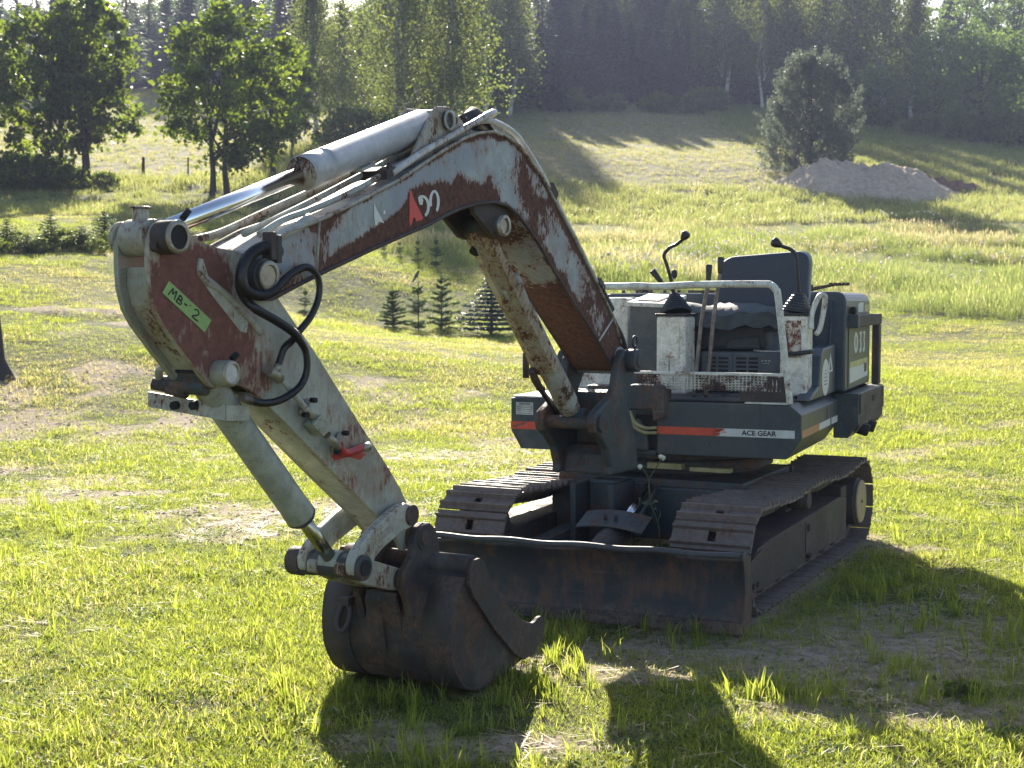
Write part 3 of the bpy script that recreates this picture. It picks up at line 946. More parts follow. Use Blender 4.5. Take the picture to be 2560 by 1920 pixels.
def lever(path, knob_r, rad=.0115, parent=EX, name='control_lever', kshape='ball', mat=None):
    l = MB(); l.tube(spline(path[:-1], 8), rad, 10)
    lo = l.build(name, mat or M['lever'], parent)
    k = MB()
    p, e = np.array(path[-2], float), np.array(path[-1], float)
    d = e - p
    L = np.linalg.norm(d)
    if kshape == 'ball':
        k.lathe(p, d, [(0, .010), (L * .15, .016), (L * .45, knob_r * .85), (L * .75, knob_r), (L * .93, knob_r * .8), (L, knob_r * .45)], 14)
    else:
        k.lathe(p, d, [(0, .014), (L * .05, knob_r * .72), (L * .9, knob_r), (L, knob_r * .8)], 10)
    k.build('knob', M['knob'], lo)
    return lo
# left lever: cranked towards the seat
lever([D(-.915, .56, 1.70), D(-.925, .53, 1.80), D(-.945, .50, 1.90), D(-.962, .49, 1.965), D(-.925, .48, 2.01), D(-.875, .46, 2.03), D(-.835, .44, 2.055), D(-.795, .43, 2.105)], .030)
lever([D(-.90, .72, 1.62), D(-.93, .70, 1.70), D(-.985, .68, 1.77), D(-1.03, .66, 1.80), D(-1.085, .64, 1.875)], .023, kshape='grip')
q = MB(); q.lathe(D(-.93, .62, 1.82), V(0, .3, 1), [(0, .01), (.02, .02), (.05, .02), (.06, .005)], 10); q.build('switch_knob', M['knob'], co1)
co2, base2, d2 = console(-.215, -.05, .42, .62, 1.592, 1.10, (-.205, -.085, 1.34, 1.562), M['panel_rust'], D(-.118, .53, 1.73), None)
lever([D(-.118, .53, 1.70), D(-.128, .50, 1.85), D(-.135, .49, 1.95), D(-.165, .48, 1.99), D(-.215, .46, 2.01), D(-.275, .45, 2.045)], .032)
# travel levers
for r0, rt, zt in ((-.71, -.625, 1.90), (-.635, -.552, 1.945)):
    lever([D(r0 + .02, .20, 1.10), D(r0 + .035, .21, 1.25), D((r0 + rt) / 2 + .01, .25, 1.55), D(rt - .012, .29, zt - .17), D(rt - .004, .30, zt - .10), D(rt, .30, zt)], .021, .0125, name='travel_lever', kshape='grip', mat=M['lever_bare'])
# arm rest loop beside the right console
q = MB()
q.tube(spline([D(-.03, .45, 1.51), D(-.03, .46, 1.60), D(.0, .47, 1.69), D(.02, .49, 1.715), D(.04, .51, 1.70), D(.03, .50, 1.60), D(.012, .49, 1.51), D(-.005, .47, 1.48)], 6), .016, 8)
q.build('grab_handle', M['white_rail'], EX)
q = MB(); q.tube([D(-.155, .40, 1.36), D(-.10, .36, 1.365), D(-.03, .38, 1.375), D(-.01, .42, 1.38)], .014, 8); q.build('lock_lever', M['lever'], EX)
# dark lower skirt of the right console with warning labels
sk = MB()
sk.prism(lambda a, o, z: D(o, a, z), [(.30, 1.085), (1.20, 1.085), (1.20, 1.40), (.74, 1.385), (.66, 1.34), (.60, 1.16), (.40, 1.12)], -.095, -.005)
sko = sk.build('console_skirt', M['hood'], EX, bevel=.01)
ov = [(.82 + .13 * math.cos(t), 1.20 + .115 * math.sin(t)) for t in np.linspace(0, 2 * math.pi, 29)[:-1]]
m = MB(); m.prism(lambda a, o, z: D(o, a, z), ov, -.0045, -.003); ovo = m.build('oval_label', M['white_film'], sko)
m = MB()
for k in range(5):
    m.box(D, -.003, -.002, .76 + .01 * k, .88 - .01 * k, 1.155 + .022 * k, 1.160 + .022 * k)
m.build('label_lines', M['heater'], ovo)
m = MB(); m.prism(lambda a, o, z: D(o, a, z), [(.90, 1.225), (1.09, 1.228), (1.00, 1.345)], -.0045, -.003); tro = m.build('triangle_label', M['white_film'], sko)
m = MB(); m.prism(lambda a, o, z: D(o, a, z), [(.96, 1.24), (1.03, 1.24), (1.0, 1.30)], -.003, -.002); m.build('label_mark', M['heater'], tro)

# clutter behind the levers: bag, tin and a loop of wire under the seat
q = MB(); q.hexa([D(-.66, .80, 1.365), D(-.40, .80, 1.365), D(-.40, .90, 1.365), D(-.66, .90, 1.365), D(-.64, .82, 1.45), D(-.42, .81, 1.47), D(-.42, .90, 1.47), D(-.64, .90, 1.45)])
o = q.build('toolbag', M['cover_cloth'], None, bevel=.03, seg=3); tag(o, 'dark cloth tool bag lying on the heater box under the seat', 'bag')
q = MB(); q.lathe(D(-.345, .84, 1.36), V(0, 0, 1), [(0, .048), (.12, .060), (.125, .060)], 18)
o = q.build('metal_bucket', M['heater'], None); tag(o, 'small dark tin can standing under the seat beside the white wire', 'can')
q = MB(); q.tube(spline([D(-.45, .78, 1.365), D(-.36, .74, 1.362), D(-.27, .76, 1.37), D(-.25, .80, 1.45), D(-.28, .83, 1.53), D(-.38, .84, 1.545)], 8), .006, 6)
o = q.build('loose_wire', M['white_rail'], None); tag(o, 'pale loose wire looped under the front of the seat', 'wire')

# front guard rail and screen
gr = MB()
path = [D(-.072, .02, 1.085), D(-.095, .02, 1.27), D(-.145, .02, 1.69), D(-.16, .02, 1.745), D(-.19, .02, 1.772), D(-.24, .02, 1.778), D(-.62, .02, 1.776), D(-.86, .02, 1.766), D(-1.0, .02, 1.770), D(-1.09, .02, 1.768), D(-1.40, .02, 1.766), D(-1.44, .03, 1.75), D(-1.45, .04, 1.70), D(-1.45, .05, 1.10)]
gr.tube(spline(path, 6), .021, 12)
gro = gr.build('guard_rail', M['white_rail'], EX)
q = MB(); q.box(D, -1.44, -.10, .004, .026, 1.245, 1.262); q.build('cross_rail', M['white'], gro, bevel=.003)
q = MB()
for k in range(40):                                  # upright wires
    x = -.985 + .86 * k / 39
    q.cyl(D(x, .012 + .008 * math.sin(k * .8), 1.155), D(x, .012, 1.245), .0050, n=5, caps=False)
for k in range(6):
    z = 1.165 + .0155 * k
    q.tube([D(-.985 + .86 * i / 17, .016 + .009 * math.sin(i * .9 + k * .3), z + .003 * math.sin(i * 1.1)) for i in range(18)], .0046, 5)
q.build('screen_mesh', M['white_rusty'], gro)
q = MB(); q.box(D, -.36, -.09, .006, .022, 1.10, 1.155); q.box(D, -.20, -.09, .006, .02, 1.155, 1.245); q.build('rusted_plate', M['rust'], gro)
q = MB(); q.box(D, -.33, -.085, -.004, .04, 1.083, 1.092); q.build('rail_foot', M['white_rail'], gro)
# ================================================================== swing post
pp = [(.40, 1.42), (.35, 1.36), (.36, 1.28), (.42, 1.20), (.44, 1.12), (.36, .98), (.32, .85), (.30, .757), (.66, .757), (.655, .80), (.70, .90), (.78, .965), (.85, 1.0), (.865, 1.05), (.845, 1.10), (.78, 1.13), (.66, 1.175), (.60, 1.22), (.575, 1.30), (.545, 1.37), (.49, 1.42)]
p = MB()
p.prism(B, pp, .128, .178)
post = p.build('swing_post', M['cast'], EX, bevel=.012)
p = MB()
p.prism(B, pp, -.178, -.128)
p.build('post_cheek', M['cast'], post, bevel=.012)
p = MB()
p.prism(B, [(.34, .757), (.62, .757), (.60, .86), (.55, .905), (.42, .91), (.36, .88)], -.127, .127)
p.prism(B, [(.40, .90), (.46, .90), (.46, 1.18), (.40, 1.20)], -.127, .127)
p.build('post_web', M['cast'], post, bevel=.01)
p = MB()                                            # raised casting mark on the web: a square emblem of strokes
for (a0, a1, z0, z1) in ((-.030, .0, .80, .806), (-.030, .0, .826, .832), (-.030, -.025, .80, .832), (-.004, .0, .80, .832), (-.018, -.013, .832, .875), (-.03, -.026, .84, .87), (.004, .008, .84, .875)):
    p.add([B(.622 - (z - .757) * .17 + .004, o, z) for o, z in ((a0 * 1.4 - .0, z0), (a1 * 1.4, z0), (a1 * 1.4, z1), (a0 * 1.4, z1))], [(0, 1, 2, 3)])
p.build('casting_mark', M['rust'], post, fix=False)
p = MB()
p.cyl(B(.43, .165, 1.36), B(.43, .235, 1.36), .062, n=28)
p.cyl(B(.43, .225, 1.36), B(.43, .245, 1.36), .040, n=24)
p.build('foot_pin', M['cast'], post, bevel=.006)
p = MB(); p.cyl(B(.43, -.235, 1.36), B(.43, -.179, 1.36), .062, n=24)
p.build('foot_pin', M['cast'], post, bevel=.006)
p = MB()
p.cyl(B(.79, .17, 1.045), B(.79, .196, 1.045), .046, n=24)
p.cyl(B(.735, .17, 1.04), B(.735, .19, 1.04), .024, n=8)
p.cyl(B(.79, -.196, 1.045), B(.79, .17, 1.045), .036, n=20)
p.build('cylinder_pin', M['cast'], post, bevel=.005)
p = MB()
t = [B(.41 + .030 * math.cos(a), .20, 1.46 + .030 * math.sin(a)) for a in np.linspace(-1.3, 4.4, 22)]
p.tube(t, .007, 8)
p.build('lifting_eye', M['cast'], post)
p = MB()                                            # pivot lug and hose gap right of the post
p.prism(D, [(0, 0)] * 3, 0, 1) if False else None
p.box(D, -1.08, -.86, -.02, .20, .757, .79)
p.prism(lambda a, o, z: D(a, o, z), [(-.94, .79), (-.90, .79), (-.915, .92), (-.965, .985), (-1.03, .93), (-1.02, .79)], -.05, .0)
p.build('pivot_lug', M['cast'], EX, bevel=.01)
p = MB()
p.prism(lambda a, o, z: D(a, o, z), rounded([(-1.02, 1.03), (-.80, 1.03), (-.80, 1.185), (-1.02, 1.185)], [0, 0, .045, .03]), -.06, .12)
p.prism(lambda a, o, z: D(a, o, z), [(-.87, .96), (-.80, .99), (-.80, 1.04), (-.88, 1.04)], -.06, .10)
p.build('hose_cover', M['cast'], EX, bevel=.015)
for k in range(2):
    p = MB()
    p.tube(spline([D(-1.02, -.03, 1.02 - .03 * k), D(-.98, -.05, .955 - .028 * k), D(-.92, -.05, .925 - .028 * k), D(-.86, -.01, .925 - .03 * k)], 8), .011, 8)
    p.build('swing_hose', M['yellow_hose'], EX)
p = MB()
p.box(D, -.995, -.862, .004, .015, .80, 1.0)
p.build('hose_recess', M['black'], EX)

# ================================================================== boom
HB = .118
TOPL = [(3.560, 1.775), (3.548, 1.825), (3.500, 1.868), (3.433, 1.894), (3.299, 1.946), (3.124, 1.992), (2.85, 2.085), (2.582, 2.182), (2.40, 2.262), (2.227, 2.337), (2.08, 2.395), (1.963, 2.430), (1.823, 2.451), (1.693, 2.441), (1.558, 2.405), (1.332, 2.275), (1.07, 2.065), (.81, 1.845), (.528, 1.605), (.408, 1.440), (.352, 1.38)]
BOTL = [(3.558, 1.765), (3.540, 1.725), (3.490, 1.695), (3.420, 1.695), (3.302, 1.735), (3.126, 1.792), (2.80, 1.888), (2.55, 1.958), (2.367, 2.008), (2.25, 2.048), (2.112, 2.088), (1.964, 2.119), (1.824, 2.134), (1.693, 2.127), (1.578, 2.085), (1.401, 1.977), (1.138, 1.772), (.90, 1.608), (.70, 1.462), (.52, 1.318), (.45, 1.292)]
def resample(line, n):
    L = np.array(line, float)
    d = np.concatenate([[0], np.cumsum(np.linalg.norm(np.diff(L, axis=0), axis=1))])
    t = np.linspace(0, 1, n) * d[-1]
    return np.stack([np.interp(t, d, L[:, 0]), np.interp(t, d, L[:, 1])], 1)
# pair the two edges station by station
NS, NTT = 190, 26
idx = np.linspace(0, len(TOPL) - 1, NS)
tp = np.stack([np.interp(idx, range(len(TOPL)), [p[k] for p in TOPL]) for k in (0, 1)], 1)
bt = np.stack([np.interp(idx, range(len(BOTL)), [p[k] for p in BOTL]) for k in (0, 1)], 1)
def rust_field(a, z, s, t):
    """how far the paint has gone, from the boom's tip (s=0) to its foot (s=1), lower edge t=0 to upper t=1"""
    f = np.zeros_like(s) + .15
    # top edge line and lower edge line
    f += .55 * sstep(.86, .97, t) + .45 * sstep(.10, .02, t)
    # bare lower half between the tip weld and the bend, ragged upper limit
    zone = sstep(.235, .275, s) * sstep(.66, .60, s)
    lim = .34 + .16 * np.interp(s, [.25, .29, .33, .38, .44, .5, .56, .62], [.3, .0, .2, 1.7, .2, 1.9, .5, .9])
    lim = np.interp(s, [.24, .27, .30, .33, .36, .39, .43, .465, .50, .53, .56, .59, .62, .66], [.22, .25, .30, .42, .62, .70, .55, .40, .50, .30, .22, .32, .18, .10])
    f = np.maximum(f, zone * sstep(lim + .20, lim - .22, t) * 1.35)
    # rusty weld band near the tip
    f = np.maximum(f, .62 * np.exp(-((s - .245) / .022) ** 2))
    f = np.maximum(f, .52 * np.exp(-((s - .215) / .03) ** 2))
    f += .25 * sstep(.22, .28, s) * sstep(.30, .27, s) * sstep(.6, .9, t)
    # descending part: speckled band in the middle of the plate
    f = np.maximum(f, .72 * np.exp(-((s - .735) / .05) ** 2) * (.35 + .65 * sstep(.95, .45, t)))
    f = np.maximum(f, .50 * np.exp(-((s - .695) / .03) ** 2) * sstep(.35, .8, t))
    f = np.maximum(f, .50 * sstep(.80, .86, s))
    f = np.maximum(f, .72 * sstep(.66, .72, s) * sstep(.30, .10, t) )
    f = np.maximum(f, .62 * sstep(.7, .8, s) * sstep(.72, .92, t))
    f = np.maximum(f, .80 * sstep(.885, .90, s) * sstep(.985, .95, s))
    f += .13 * sstep(.64, .72, s)
    return f
bm = MB()
rust = []
uvs = []
for side in (1, -1):
    base = len(bm.v)
    vs = []
    for i in range(NS):
        for j in range(NTT):
            t = j / (NTT - 1)
            p = bt[i] * (1 - t) + tp[i] * t
            vs.append(B(p[0], side * HB, p[1]))
            rust.append(float(rust_field(p[0], p[1], np.array(i / (NS - 1)), np.array(t))))
    fs = [(i * NTT + j, (i + 1) * NTT + j, (i + 1) * NTT + j + 1, i * NTT + j + 1) for i in range(NS - 1) for j in range(NTT - 1)]
    bm.add(vs, fs)
for line, nm, hb in ((bt, 'u', HB - .0), (tp, 't', HB)):
    vs = []
    for i in range(NS):
        for k in range(9):
            o = -hb + 2 * hb * k / 8
            vs.append(B(line[i][0], o, line[i][1]))
            s = i / (NS - 1)
            if nm == 'u':
                r = .34 + .55 * sstep(.79, .84, s) + .42 * sstep(.30, .42, s) * sstep(.72, .66, s) + .22 * sstep(.66, .70, s) - .30 * np.exp(-((s - .775) / .022) ** 2)
            else:
                r = .35
            rust.append(float(r))
    bm.add(vs, [(i * 9 + k, i * 9 + k + 1, (i + 1) * 9 + k + 1, (i + 1) * 9 + k) for i in range(NS - 1) for k in range(8)])
for i in (0, NS - 1):
    vs = [B(bt[i][0], -HB, bt[i][1]), B(bt[i][0], HB, bt[i][1]), B(tp[i][0], HB, tp[i][1]), B(tp[i][0], -HB, tp[i][1])]
    bm.add(vs, [(0, 1, 2, 3)])
    rust += [.8] * 4
boom = bm.build('boom', M['boom'], EX, fix=False)
at = boom.data.attributes.new('rust', 'FLOAT', 'POINT')
at.data.foreach_set('value', rust)
b2 = bmesh.new(); b2.from_mesh(boom.data)
bmesh.ops.remove_doubles(b2, verts=b2.verts, dist=1e-5)
bmesh.ops.recalc_face_normals(b2, faces=b2.faces)
b2.to_mesh(boom.data); b2.free()

# plate edges of the box section stand proud along both sides
for nm, line, sgn in (('edge_strip', tp, 1), ('edge_strip', bt, -1)):
    for side in (1, -1):
        q = MB()
        for i in range(20, NS - 12):
            pass
        pts = [B(line[i][0], side * (HB + .004), line[i][1]) for i in range(16, NS - 8, 2)]
        q.tube(pts, .0085, 6)
        q.build(nm, M['rust'] if sgn < 0 else M['pale_worn'], boom)
# weld seam near the foot and near the tip
for s in (.90, .245):
    i = int(s * (NS - 1))
    q = MB(); q.tube([B(*(bt[i] * .97 + tp[i] * .03)[:1], HB + .001, (bt[i] * .97 + tp[i] * .03)[1]), B(*(bt[i + 1] * .03 + tp[i + 1] * .97)[:1], HB + .001, (bt[i + 1] * .03 + tp[i + 1] * .97)[1])], .006, 6)
    q.build('weld_seam', M['pale_worn'] if s < .5 else M['boom_top'], boom)
q = MB()
q.cyl(B(.43, -.126, 1.36), B(.43, .126, 1.36), .075, n=28)
q.build('foot_boss', M['boom'], boom, bevel=.006)
q = MB()
q.cyl(B(3.487, -.150, 1.776), B(3.487, .150, 1.776), .062, n=28)
q.cyl(B(3.487, .148, 1.776), B(3.487, .160, 1.776), .050, .046, n=28)
q.build('arm_pin', M['cast'], boom, bevel=.003)
q = MB(); q.lathe(B(3.487, .158, 1.776), BN, [(0, .052), (.012, .054), (.012, .040), (.006, .038)], 28); q.cyl(B(3.487, .158, 1.776), B(3.487, .166, 1.776), .036, n=24)
q.build('pin_cap', M['brass'], boom)

# printed letters: fragments of old film on the boom side
def film(pts, mat, name, o=HB + .0015, par=boom, t=.0012):
    m = MB(); m.prism(B, sv(pts, o), o, o + t); return m.build(name, mat, par)
R3 = lambda L: [(680 + .434 * x, 240 + .434 * y) for x, y in L]
R5 = lambda L: [(960 + .1989 * x, 240 + .1989 * y) for x, y in L]
film(R3([(585, 610), (603, 655), (622, 690), (645, 733), (612, 722), (604, 745), (592, 745), (588, 700)]), M['letter_white'], 'letter_fragment')
film(R3([(640, 660), (652, 658), (654, 678), (641, 682)]), M['letter_white'], 'letter_fragment')
film(R5([(320, 1185), (345, 1190), (365, 1270), (400, 1350), (440, 1430), (492, 1535), (470, 1560), (398, 1575), (392, 1530), (365, 1530), (352, 1590), (330, 1640), (318, 1600)]), M['red_paint'], 'red_letter')
def arc_film(ctr, rx, ry, a0, a1, w, n=14):
    outer = [(ctr[0] + rx * math.cos(R(a)), ctr[1] - ry * math.sin(R(a))) for a in np.linspace(a0, a1, n)]
    inn = [(ctr[0] + (rx - w) * math.cos(R(a)), ctr[1] - (ry - w) * math.sin(R(a))) for a in np.linspace(a0, a1, n)]
    m = MB()
    o = HB + .0015
    for k in range(n - 1):
        m.prism(B, sv(R5([outer[k], outer[k + 1], inn[k + 1], inn[k]]), o), o, o + .0012)
    m.build('letter_fragment', M['letter_white'], boom)
arc_film((478, 1390), 96, 145, 115, -62, 33)
arc_film((632, 1330), 66, 150, 205, -58, 32)
film(R5([(425, 1270), (470, 1260), (490, 1310), (480, 1370), (450, 1365), (435, 1330)]), M['letter_white'], 'letter_fragment')

# bracket that carries the arm cylinder, and the lower lug for the boom cylinder
bk_pts = [(2.485, 2.235), (2.269, 2.494), (2.235, 2.520), (2.135, 2.528), (2.085, 2.510), (1.985, 2.452), (1.86, 2.44), (2.0, 2.40), (2.227, 2.33)]
q = MB(); q.prism(B, bk_pts, .070, .086); br = q.build('cylinder_bracket', M['pale_worn'], boom, bevel=.003)
q = MB(); q.prism(B, bk_pts, -.086, -.070); q.build('bracket_cheek', M['pale_worn'], br, bevel=.003)
q = MB(); q.cyl(B(2.165, -.105, 2.466), B(2.165, .100, 2.466), .040, n=24); q.build('bracket_pin', M['rust'], br)
q = MB(); q.lathe(B(2.165, .098, 2.466), BN, [(0, .043), (.008, .046), (.008, .034), (.002, .033)], 26); q.build('pin_ring', M['pale_steel'], br)
q = MB(); q.cyl(B(2.115, .086, 2.47), B(2.115, .104, 2.47), .017, n=8); q.build('bolt', M['rust'], br)
lug = [(1.96, 2.115), (1.95, 2.08), (1.86, 2.03), (1.78, 1.98), (1.72, 1.97), (1.67, 2.0), (1.63, 2.09), (1.70, 2.135), (1.9, 2.14)]
for o0, o1 in ((.074, .10), (-.10, -.074)):
    q = MB(); q.prism(B, lug, o0, o1); q.build('cylinder_lug', M['rust'], boom, bevel=.004)
q = MB(); q.cyl(B(1.73, -.11, 2.03), B(1.73, .118, 2.03), .048, n=26); q.build('lug_pin', M['cast'], boom)
q = MB(); q.lathe(B(1.73, .118, 2.03), BN, [(0, .048), (.02, .050), (.02, .034), (.012, .032)], 26); q.build('pin_ring', M['brass'], boom)

# steel oil pipes along the boom
def pipe(pts, o, r, name='oil_pipe', mat=None, n=4):
    P = [B(a, oo if hasattr(o, '__len__') else o, z) for (a, z), oo in zip(pts, o if hasattr(o, '__len__') else [o] * len(pts))]
    m = MB(); m.tube(spline(P, n), r, 10); return m.build(name, mat or M['boom_top'], boom)
up = lambda L, h: [(a, z + h) for a, z in L]
main = [(2.62, 2.185), (2.40, 2.285), (2.2, 2.365), (2.02, 2.435), (1.80, 2.520)]
pipe([*up(main, .018), (1.74, 2.545), (1.72, 2.535), (1.76, 2.52), (1.80, 2.505)], [.105, .105, .105, .105, .10, .08, .03, .01, -.02], .015)
pipe([(1.95, 2.47), (1.80, 2.505), (1.60, 2.475), (1.50, 2.42), (1.34, 2.315), (1.08, 2.105), (.82, 1.885), (.66, 1.745)], [.06, .09, .10, .105, .105, .105, .105, .105], .0145)
pipe([(1.80, 2.490), (1.62, 2.455), (1.50, 2.375), (1.36, 2.28)], [.03, .04, .05, .05], .0145, mat=M['pale_worn'])
pipe([(3.42, 1.925), (3.28, 1.985), (3.1, 2.035), (2.85, 2.115), (2.64, 2.195), (2.3, 2.325)], .068, .013, mat=M['pale_steel'])
pipe([(3.40, 1.93), (3.2, 2.0), (3.0, 2.07), (2.64, 2.205), (2.3, 2.335)], -.02, .013, mat=M['pale_steel'])
pipe([(3.62, 1.90), (3.45, 1.935), (3.2, 2.02), (2.9, 2.12), (2.64, 2.21), (2.3, 2.34)], -.085, .015, mat=M['pale_worn'])
q = MB()
q.box(lambda x, y, z: B(2.63 + x, y, 2.19 + z - x * .38), -.03, .03, -.11, .112, -.004, .034)
q.cyl(B(2.63, .10, 2.20), B(2.63, .10, 2.245), .012, n=6)
q.build('pipe_clamp', M['rust'], boom, bevel=.004)
for a, z in ((1.21, 2.215), (.66, 1.755)):
    q = MB(); q.box(lambda x, y, zz: B(a + x - zz * .6, y, z + zz + x * .8), -.03, .03, .06, .122, -.02, .028); q.build('pipe_clamp', M['rust'], boom, bevel=.004)
for o in (.06, .09):
    q = MB(); q.cyl(B(1.80 - o, o, 2.50), B(1.66 - o * .5, o, 2.43), .004, n=5); q.build('stay_wire', M['pale_steel'], boom)
# hose from the pipes down into the body
q = MB(); q.tube(spline([B(.70, .10, 1.78), B(.60, .10, 1.68), B(.48, .11, 1.56), B(.40, .12, 1.47), B(.35, .12, 1.36), B(.34, .12, 1.22)], 8), [.017] * 41, 10)
q.build('body_hose', M['hose'], boom)
q = MB()
for k in range(7):
    t = k / 6
    q.cyl(B(.70 - .16 * t, .105, 1.78 - .13 * t), B(.68 - .16 * t, .105, 1.765 - .13 * t), .024, n=10)
q.build('hose_spring', M['rubber'], boom)

# ================================================================== boom cylinder with its cover
P0, P1 = B(.735, 0, 1.06), B(1.73, 0, 2.03)
dv = (P1 - P0) / np.linalg.norm(P1 - P0)
q = MB()
q.lathe(P0 - dv * .0, dv, [(.055, .030), (.075, .052), (.09, .056), (.14, .060), (.95, .060), (.97, .066), (1.03, .066), (1.04, .05)], 30)
bcy = q.build('boom_cylinder', M['old_cylinder'], EX)
q = MB(); q.cyl(P0 + dv * 1.03, P1, .034, n=20); q.build('cylinder_rod', M['dull_rod'], bcy)
q = MB()
q.cyl(P0 - BN * .07, P0 + BN * .07, .055, n=22)
q.build('cylinder_eye', M['cast'], bcy)
q = MB()
q.cyl(P1 - BN * .06, P1 + BN * .06, .055, n=22)
q.build('cylinder_eye', M['cast'], bcy)
nv = np.cross(dv, BN); nv = nv if nv[2] < 0 else -nv           # outward, away from the boom
cov = MB()
L0, L1 = .43, 1.40
NL = 24
secs = [(-.088, -.05), (-.086, .030), (-.020, .074), (-.006, .066), (.060, .058), (.074, .020)]
vs = []
for i in range(NL + 1):
    h = L0 + (L1 - L0) * i / NL
    for o, n_ in secs:
        k = 1.0 if h < 1.28 else 1 - (h - 1.28) * 1.4
        vs.append(P0 + dv * h + BN * o + nv * (n_ * k))
nsx = len(secs)
cov.add(vs, [(i * nsx + j, i * nsx + j + 1, (i + 1) * nsx + j + 1, (i + 1) * nsx + j) for i in range(NL) for j in range(nsx - 1)])
co_ = cov.build('cylinder_cover', M['guard_cover'], bcy)
sm = co_.modifiers.new('thick', 'SOLIDIFY'); sm.thickness = .005
q = MB(); q.cyl(P0 + dv * 1.29 + nv * .045 - BN * .045, P0 + dv * 1.29 + nv * .068 - BN * .045, .026, n=18); q.build('cover_bolt', M['black'], bcy)
q = MB(); q.tube([P0 + dv * .47 + BN * -.055 + nv * .075, P0 + dv * .33 + BN * -.06 + nv * .075, P0 + dv * .30 + BN * -.06 + nv * .06], .020, 8)
q.cyl(P0 + dv * .36 - BN * .13 + V(0, 0, .02), P0 + dv * .36 - BN * .06, .016, n=10)
q.cyl(P0 + dv * .44 - BN * .125 - V(0, 0, .08), P0 + dv * .44 - BN * .125 + V(0, 0, .05), .018, n=10)
q.build('valve_block', M['rust'], bcy, bevel=.003)
q = MB(); q.tube(spline([P0 + dv * .36 - BN * .12, P0 + dv * .30 - BN * .13, P0 + dv * .20 - BN * .115, P0 + dv * .10 - BN * .10, P0 - BN * .09], 6), .016, 8); q.build('cylinder_hose', M['hose'], bcy)

# ================================================================== arm cylinder
A0, A1 = B(2.165, 0, 2.466), B(3.938, 0, 1.896)
dv = (A1 - A0) / np.linalg.norm(A1 - A0)
LT = np.linalg.norm(A1 - A0)
q = MB()
q.lathe(A0, dv, [(.05, .05), (.07, .066), (.80, .066), (.802, .0675), (.815, .0675), (.817, .066), (.86, .066), (.862, .068), (.955, .068), (.957, .064)], 40)
acy = q.build('arm_cylinder', M['cylinder'], EX)
q = MB()
q.lathe(A0, dv, [(.955, .066), (.962, .0655), (.965, .052), (.972, .052), (.974, .044), (.984, .043), (.985, .030)], 36)
q.build('gland', M['pale_worn'], acy)
q = MB(); q.cyl(A0 + dv * .95, A1 - dv * .03, .0305, n=28); q.build('cylinder_rod', M['chrome'], acy)
q = MB(); q.cyl(A0 - BN * .065, A0 + BN * .065, .052, n=22); q.build('cylinder_eye', M['pale_worn'], acy)
q = MB(); q.cyl(A1 - BN * .055, A1 + BN * .055, .062, n=26); q.cyl(A1 - BN * .005 + V(0, 0, .05), A1 - BN * .005 + V(0, 0, .098), .030, .026, n=12); q.cyl(A1 - BN * .005 + V(0, 0, .098), A1 - BN * .005 + V(0, 0, .104), .036, n=12); q.build('rod_eye', M['pale_worn'], acy, bevel=.003)
q = MB(); q.hexa([A0 + dv * .52 + BN * o - V(0, 0, .062 + h) + dv * x for h, o, x in ((.012, -.05, 0), (.012, .055, 0), (.012, .055, .10), (.012, -.05, .10), (0, -.05, 0), (0, .055, 0), (0, .055, .10), (0, -.05, .10))]); q.build('pipe_saddle', M['pale_steel'], acy)

# ================================================================== arm
HA = .080
near = [(3.924, 1.960), (3.965, 1.935), (3.990, 1.885), (3.992, 1.813), (3.986, 1.729), (3.964, 1.661), (3.929, 1.610), (3.831, 1.510), (3.755, 1.440), (3.709, 1.398), (3.677, 1.386), (3.607, 1.396), (3.552, 1.392), (3.480, 1.365), (3.431, 1.335), (3.296, 1.241), (3.042, 1.056), (2.844, 0.915), (2.676, 0.796), (2.560, .700), (2.515, .640), (2.470, .640), (2.425, .685), (2.430, .76), (2.53, 0.902), (2.636, 1.017), (2.824, 1.2), (3.11, 1.491), (3.356, 1.720), (3.41, 1.80), (3.48, 1.845), (3.56, 1.862), (3.668, 1.872), (3.764, 1.895), (3.848, 1.930)]
def plate_grid(m, poly, o, attr, field):
    """triangulated plate face with inner points so that wear can vary over it"""
    P = [Vector((a, z, 0)) for a, z in poly]
    b = bmesh.new()
    vs = [b.verts.new(p) for p in P]
    f = b.faces.new(vs)
    bmesh.ops.triangulate(b, faces=[f])
    for _ in range(3):
        bmesh.ops.subdivide_edges(b, edges=[e for e in b.edges if e.calc_length() > .035], cuts=1, use_grid_fill=False)
        bmesh.ops.triangulate(b, faces=b.faces[:])
    b.verts.index_update()
    vv = [B(v.co.x, o, v.co.y) for v in b.verts]
    attr += [field(v.co.x, v.co.y) for v in b.verts]
    m.add(vv, [tuple(v.index for v in f.verts) for f in b.faces])
    b.free()
def arm_rust(a, z):
    # the red-brown worn triangle between the three pins; further down the arm keeps its paint
    t = .10
    d1 = math.hypot(a - 3.80, z - 1.68)
    t = max(t, 1.0 * float(sstep(.33, .12, d1)))
    t = max(t, .95 * float(sstep(.24, .08, math.hypot(a - 3.62, z - 1.56))))
    t = max(t, .75 * float(sstep(.15, .03, math.hypot(a - 3.66, z - 1.76))))
    t = max(t, .42 * float(sstep(.2, .05, math.hypot(a - 3.45, z - 1.42))))
    t = max(t, .48 * float(sstep(.5, .1, math.hypot(a - 2.80, z - 1.02))))
    if z > 1.86: t *= .6
    return t
am = MB(); ar = []
plate_grid(am, near, HA, ar, arm_rust)
n = len(near)
lower = near[14:29]                                  # box part of the arm from the bucket end to the boom pin
def ring(m, poly, o0, o1, closed=True):
    k = len(poly)
    vs = [B(a, o0, z) for a, z in poly] + [B(a, o1, z) for a, z in poly]
    m.add(vs, [(i, (i + 1) % k, (i + 1) % k + k, i + k) for i in range(k if closed else k - 1)])
    return len(vs)
